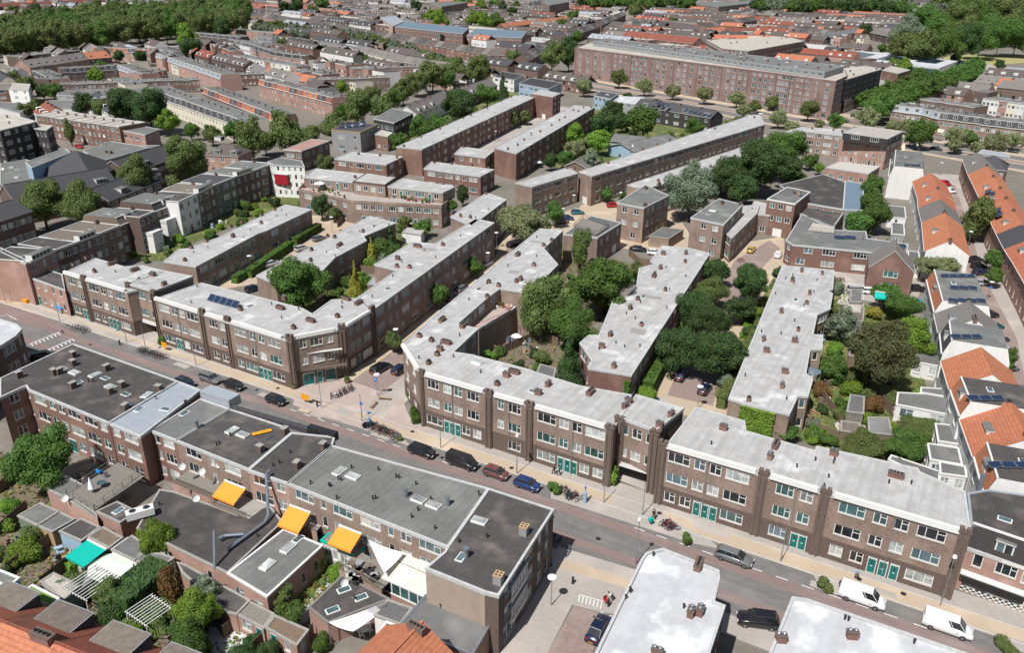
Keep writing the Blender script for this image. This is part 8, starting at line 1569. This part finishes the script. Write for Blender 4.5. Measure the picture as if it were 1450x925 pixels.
# pergolas
def pergola(a,b,w,h,label,mt='white',n=8):
    A=G(*a);B=G(*b);L=math.dist(A,B);t=thing('pergola',label,'pergola',(*A,0),math.atan2(B[1]-A[1],B[0]-A[0]))
    for x in(0,L):
        for y in(0,w): m=MB();m.box(x-.06,y-.06,0,x+.06,y+.06,h,mt);ob('post',m.mesh('post'),t)
    for i in range(n+1): m=MB();m.box(i*L/n-.04,-.2,h,i*L/n+.04,w+.2,h+.12,mt);ob('slat',m.mesh('slat'),t)
    for y in(0,w): m=MB();m.box(-.2,y-.04,h-.13,L+.2,y+.04,h-.001,mt);ob('beam',m.mesh('beam'),t)
pergola((165,800),(218,822),2.0,2.4,'white slatted pergola below the low grey sheds',n=16);pergola((98,862),(130,880),4,3.0,'white balcony frame behind the orange roofs');pergola((186,895),(214,915),3,2.8,'second white balcony frame behind the orange roofs');pergola((1135,600),(1145,606),2,2,'small timber arch in the lower right courtyard','wood_light',3)
ext('artificial grass roof balcony behind the orange roofs',[(28,841),(46,829),(84,848),(70,861)],4.2,wall='wall_blue',roof='leaf_lime',trim='white');ext('blue-grey rear extension at the left edge behind the orange roofs',[(-10,822),(10,833),(28,819),(0,808)],5.0,wall='wall_blue',roof='roof_grey',trim='white')
# pool, solar panels, odd things
t=thing('pool_cover','blue rectangular pool cover beside the gable house','pool',(*G(1288,428),0));q=GL([(1284,423),(1305,425),(1304,437),(1284,433)],.3);c=G(1288,428);m=MB();m.prism([(p[0]-c[0],p[1]-c[1]) for p in ccw(q)],0,.5,'wall_blue','water_pool');ob('tank',m.mesh('tank'),t)
for i,(x,y,z) in enumerate([(1190,339,5.65),(1205,339,5.65),(1262,352,5.65),(1272,353,5.65),(1276,351,5.65)]):
    g=G(x,y,z);tag(ob('solar_panel',solar_mesh(2.6,1.8,8),None,(*g,z),-.15),['single glossy solar panel in the middle of the school roof','glossy solar panel right of the school roof centre','first dark panel at the right end of the school roof','second dark panel at the right end of the school roof','third dark panel at the right end of the school roof'][i],'solar panel')
for i in range(12):
    g=G(925+(i%4)*5+ (i//4)*28 if 0 else (930+i*6.5),148+i*1.7,8.6);tag(ob('solar_panel',solar_mesh(1.7,2.4,18),None,(*g,8.7),-.9),'blue solar panel lying on the black shingled row','solar panel','solar panels on the black shingled row') if 5<i or i<3 else None
for i in range(8):
    g=G(484+i%4*10,176-(i%4)*.6+(i//4)*5,8.1);tag(ob('solar_panel',solar_mesh(2.2,1.5,15),None,(*g,8.15),.2),'tilted solar panel on the dark house with the timber band','solar panel','solar panels on the dark house with the timber band')
# wire cage on the dark roof of the square
q=GL([(812,322),(845,334),(862,322),(826,309)],7.0);c=q[0];t=thing('roof_cage','wire fenced roof terrace on the house before the small square','railing',(*c,0));m=MB()
for a,b in zip(q,q[1:]+q[:1]):
    for z in(7.1,7.6,8.1): m.tube((a[0]-c[0],a[1]-c[1],z),(b[0]-c[0],b[1]-c[1],z),.04,'metal_dark',4)
    for k in range(6): x=a[0]-c[0]+(b[0]-a[0])*k/6;y=a[1]-c[1]+(b[1]-a[1])*k/6;m.tube((x,y,7.1),(x,y,8.1),.03,'metal',4)
ob('railing',m.mesh('railing'),t);m=MB();m.prism([((p[0]-c[0])*.98,(p[1]-c[1])*.98) for p in ccw(q)],7.13,7.2,'wood_grey');ob('decking',m.mesh('decking'),t)
q=GL([(1143,327),(1181,331),(1181,322),(1150,316)],5.65);c=q[0];t=thing('roof_terrace','railed roof terrace with a gravel floor on the school roof','terrace',(*c,0));m=MB()
for a,b in zip(q,q[1:]+q[:1]):
    for z in(6.2,6.8): m.tube((a[0]-c[0],a[1]-c[1],z),(b[0]-c[0],b[1]-c[1],z),.04,'metal',4)
    for k in range(6): x=a[0]-c[0]+(b[0]-a[0])*k/6;y=a[1]-c[1]+(b[1]-a[1])*k/6;m.tube((x,y,5.7),(x,y,6.8),.03,'metal',4)
ob('railing',m.mesh('railing'),t);m=MB();m.prism([(p[0]-c[0],p[1]-c[1]) for p in ccw(q)],5.75,5.82,'roof_sand');ob('floor',m.mesh('floor'),t)
# ladder and board on the near roof
g=G(371,613,7.8);t=thing('plank','orange plank lying on the brown-black near roof','plank',(*g,7.85),.5);m=MB();m.box(-1.3,-.35,0,1.3,.35,.08,'sign_orange');ob('board',m.mesh('board'),t);m=MB();m.box(-1.0,-.3,-.05,-.9,.3,0,'wood');ob('batten',m.mesh('batten'),t)
g=G(377,622,7.8);t=thing('ladder','aluminium ladder lying beside the orange plank','ladder',(*g,7.85),1.1)
for y in(-.25,.25): m=MB();m.box(-1.2,y-.03,0,1.2,y+.03,.07,'metal');ob('rail',m.mesh('rail'),t)
for k in range(8): m=MB();m.box(-1.1+k*.3,-.22,.02,-1.06+k*.3,.22,.06,'metal');ob('rung',m.mesh('rung'),t)
# garden clutter
cq=random.Random(21)
for nme,regs in(('behind the front row',[(690,480,760,505)]),('in the bottom left backyards',[(0,740,60,815),(70,765,130,815),(230,880,300,920),(90,680,120,690)]),('in the right courtyard',[(1180,590,1330,640),(1185,430,1230,520),(1140,480,1180,580)]),('below the left row',[(200,300,330,330)]),('between the middle strips',[(470,360,530,400)])):
    for (x0,y0,x1,y1) in regs:
        for k in range(9):
            x,y=cq.uniform(x0,x1),cq.uniform(y0,y1);g=G(x,y)
            if inblk(*g): continue
            c_=cq.choice(['white','wood_light','wood','metal','wood','wall_blue','tiles_patio','wall_grey']);m=MB();w=cq.uniform(.25,.7);m.box(-w,-w*.6,0,w,w*.6,cq.uniform(.3,.9),c_);m.box(-w*.9,-w*.5,.95,w*.9,w*.5,1.0,c_)
            t=thing('garden_box','small garden box or crate lying '+nme,'box',(*g,.03),cq.uniform(0,3),'garden boxes '+nme);ob('box',m.mesh('box'),t)

# things standing on the gallery terraces
gr=random.Random(8)
for (x0,y0,x1,y1,n,z,w) in ((430,266,492,279,16,6.25,'left gallery terrace'),(550,279,618,287,20,6.25,'right gallery terrace'),(690,428,722,440,9,6.25,'red-railed roof terrace'),(1122,275,1138,277,6,9.85,'tower house roof terrace')):
    for k in range(n):
        t_=gr.random();g=G(x0+(x1-x0)*t_,y0+(y1-y0)*t_+gr.uniform(-2,3),z);kk=gr.choice(['pot','pot','box','chair'])
        if kk=='chair': gchair(x0+(x1-x0)*t_,y0+(y1-y0)*t_+gr.uniform(-2,2),z,'small chair standing on the '+w,gr.choice(['white','wood_light','metal']),gr.uniform(0,6),'chairs on the '+w);continue
        t=thing('plant_pot' if kk=='pot' else 'terrace_box',('potted plant' if kk=='pot' else 'small storage box')+' on the '+w,'plant' if kk=='pot' else 'box',(*g,z),gr.uniform(0,6),('potted plants' if kk=='pot' else 'boxes')+' on the '+w)
        if kk=='pot': lathe('pot',[(.18,0),(.28,.45),(.2,.45),(.01,.4)],gr.choice(['sign_orange','metal_dark','tile_red','white']),10,t);ob('plant',crown('bush',gr.choice(['leaf_green','leaf_lime','leaf_olive']),'far',0),t,(0,0,.75),0,gr.uniform(.35,.6))
        else: m=MB();m.box(-.4,-.25,0,.4,.25,.5,gr.choice(['white','wood','paint_red','wall_blue']));ob('box',m.mesh('box'),t);m=MB();m.box(-.43,-.28,.5,.43,.28,.56,'metal_dark');ob('lid',m.mesh('lid'),t)
q=GL([(692,426),(722,441),(706,452),(664,470)],6.4);t=thing('terrace_railing','thin red railing along the roof terrace between the wings','railing',(*q[0],0))
for a,b in zip(q,q[1:]):
    m=MB()
    for z in(6.7,7.2): m.tube((a[0]-q[0][0],a[1]-q[0][1],z),(b[0]-q[0][0],b[1]-q[0][1],z),.04,'paint_red',4)
    m.tube((b[0]-q[0][0],b[1]-q[0][1],6.2),(b[0]-q[0][0],b[1]-q[0][1],7.2),.04,'paint_red',4);ob('rail',m.mesh('rail'),t)
# ============================================================ farthest trees become one mass (300 nearest stay single)
import numpy as np
tr=[o for o in COL.objects if o.name.startswith('leafy_tree')]
tr.sort(key=lambda o:-(max(c.scale[0] for c in o.children)/math.hypot(o.location.x,o.location.y)))
VV=[];FF=[];MI=[];off=0;mats=[]
bpy.context.view_layer.update()
for o in tr[290:]:
    for c in list(o.children):
        me=c.data;nv=len(me.vertices);co=np.empty(nv*3,dtype=np.float32);me.vertices.foreach_get('co',co);Mx=np.array(o.matrix_world@c.matrix_local);co=co.reshape(-1,3)@Mx[:3,:3].T+Mx[:3,3];VV.append(co)
        mm=me.materials[0].name
        if mm not in mats: mats.append(mm)
        fl=[tuple(off+k for k in p.vertices) for p in me.polygons];FF+=fl;MI+=[mats.index(mm)]*len(fl);off+=nv;bpy.data.objects.remove(c)
    bpy.data.objects.remove(o)
if VV:
    me=bpy.data.meshes.new('distant_trees');me.from_pydata(np.concatenate(VV).tolist(),[],FF)
    for k in mats: me.materials.append(MT[k])
    me.polygons.foreach_set('material_index',MI);me.update();tag(ob('distant_trees',me),'small far-off trees scattered between the distant roofs','trees',kind='stuff')
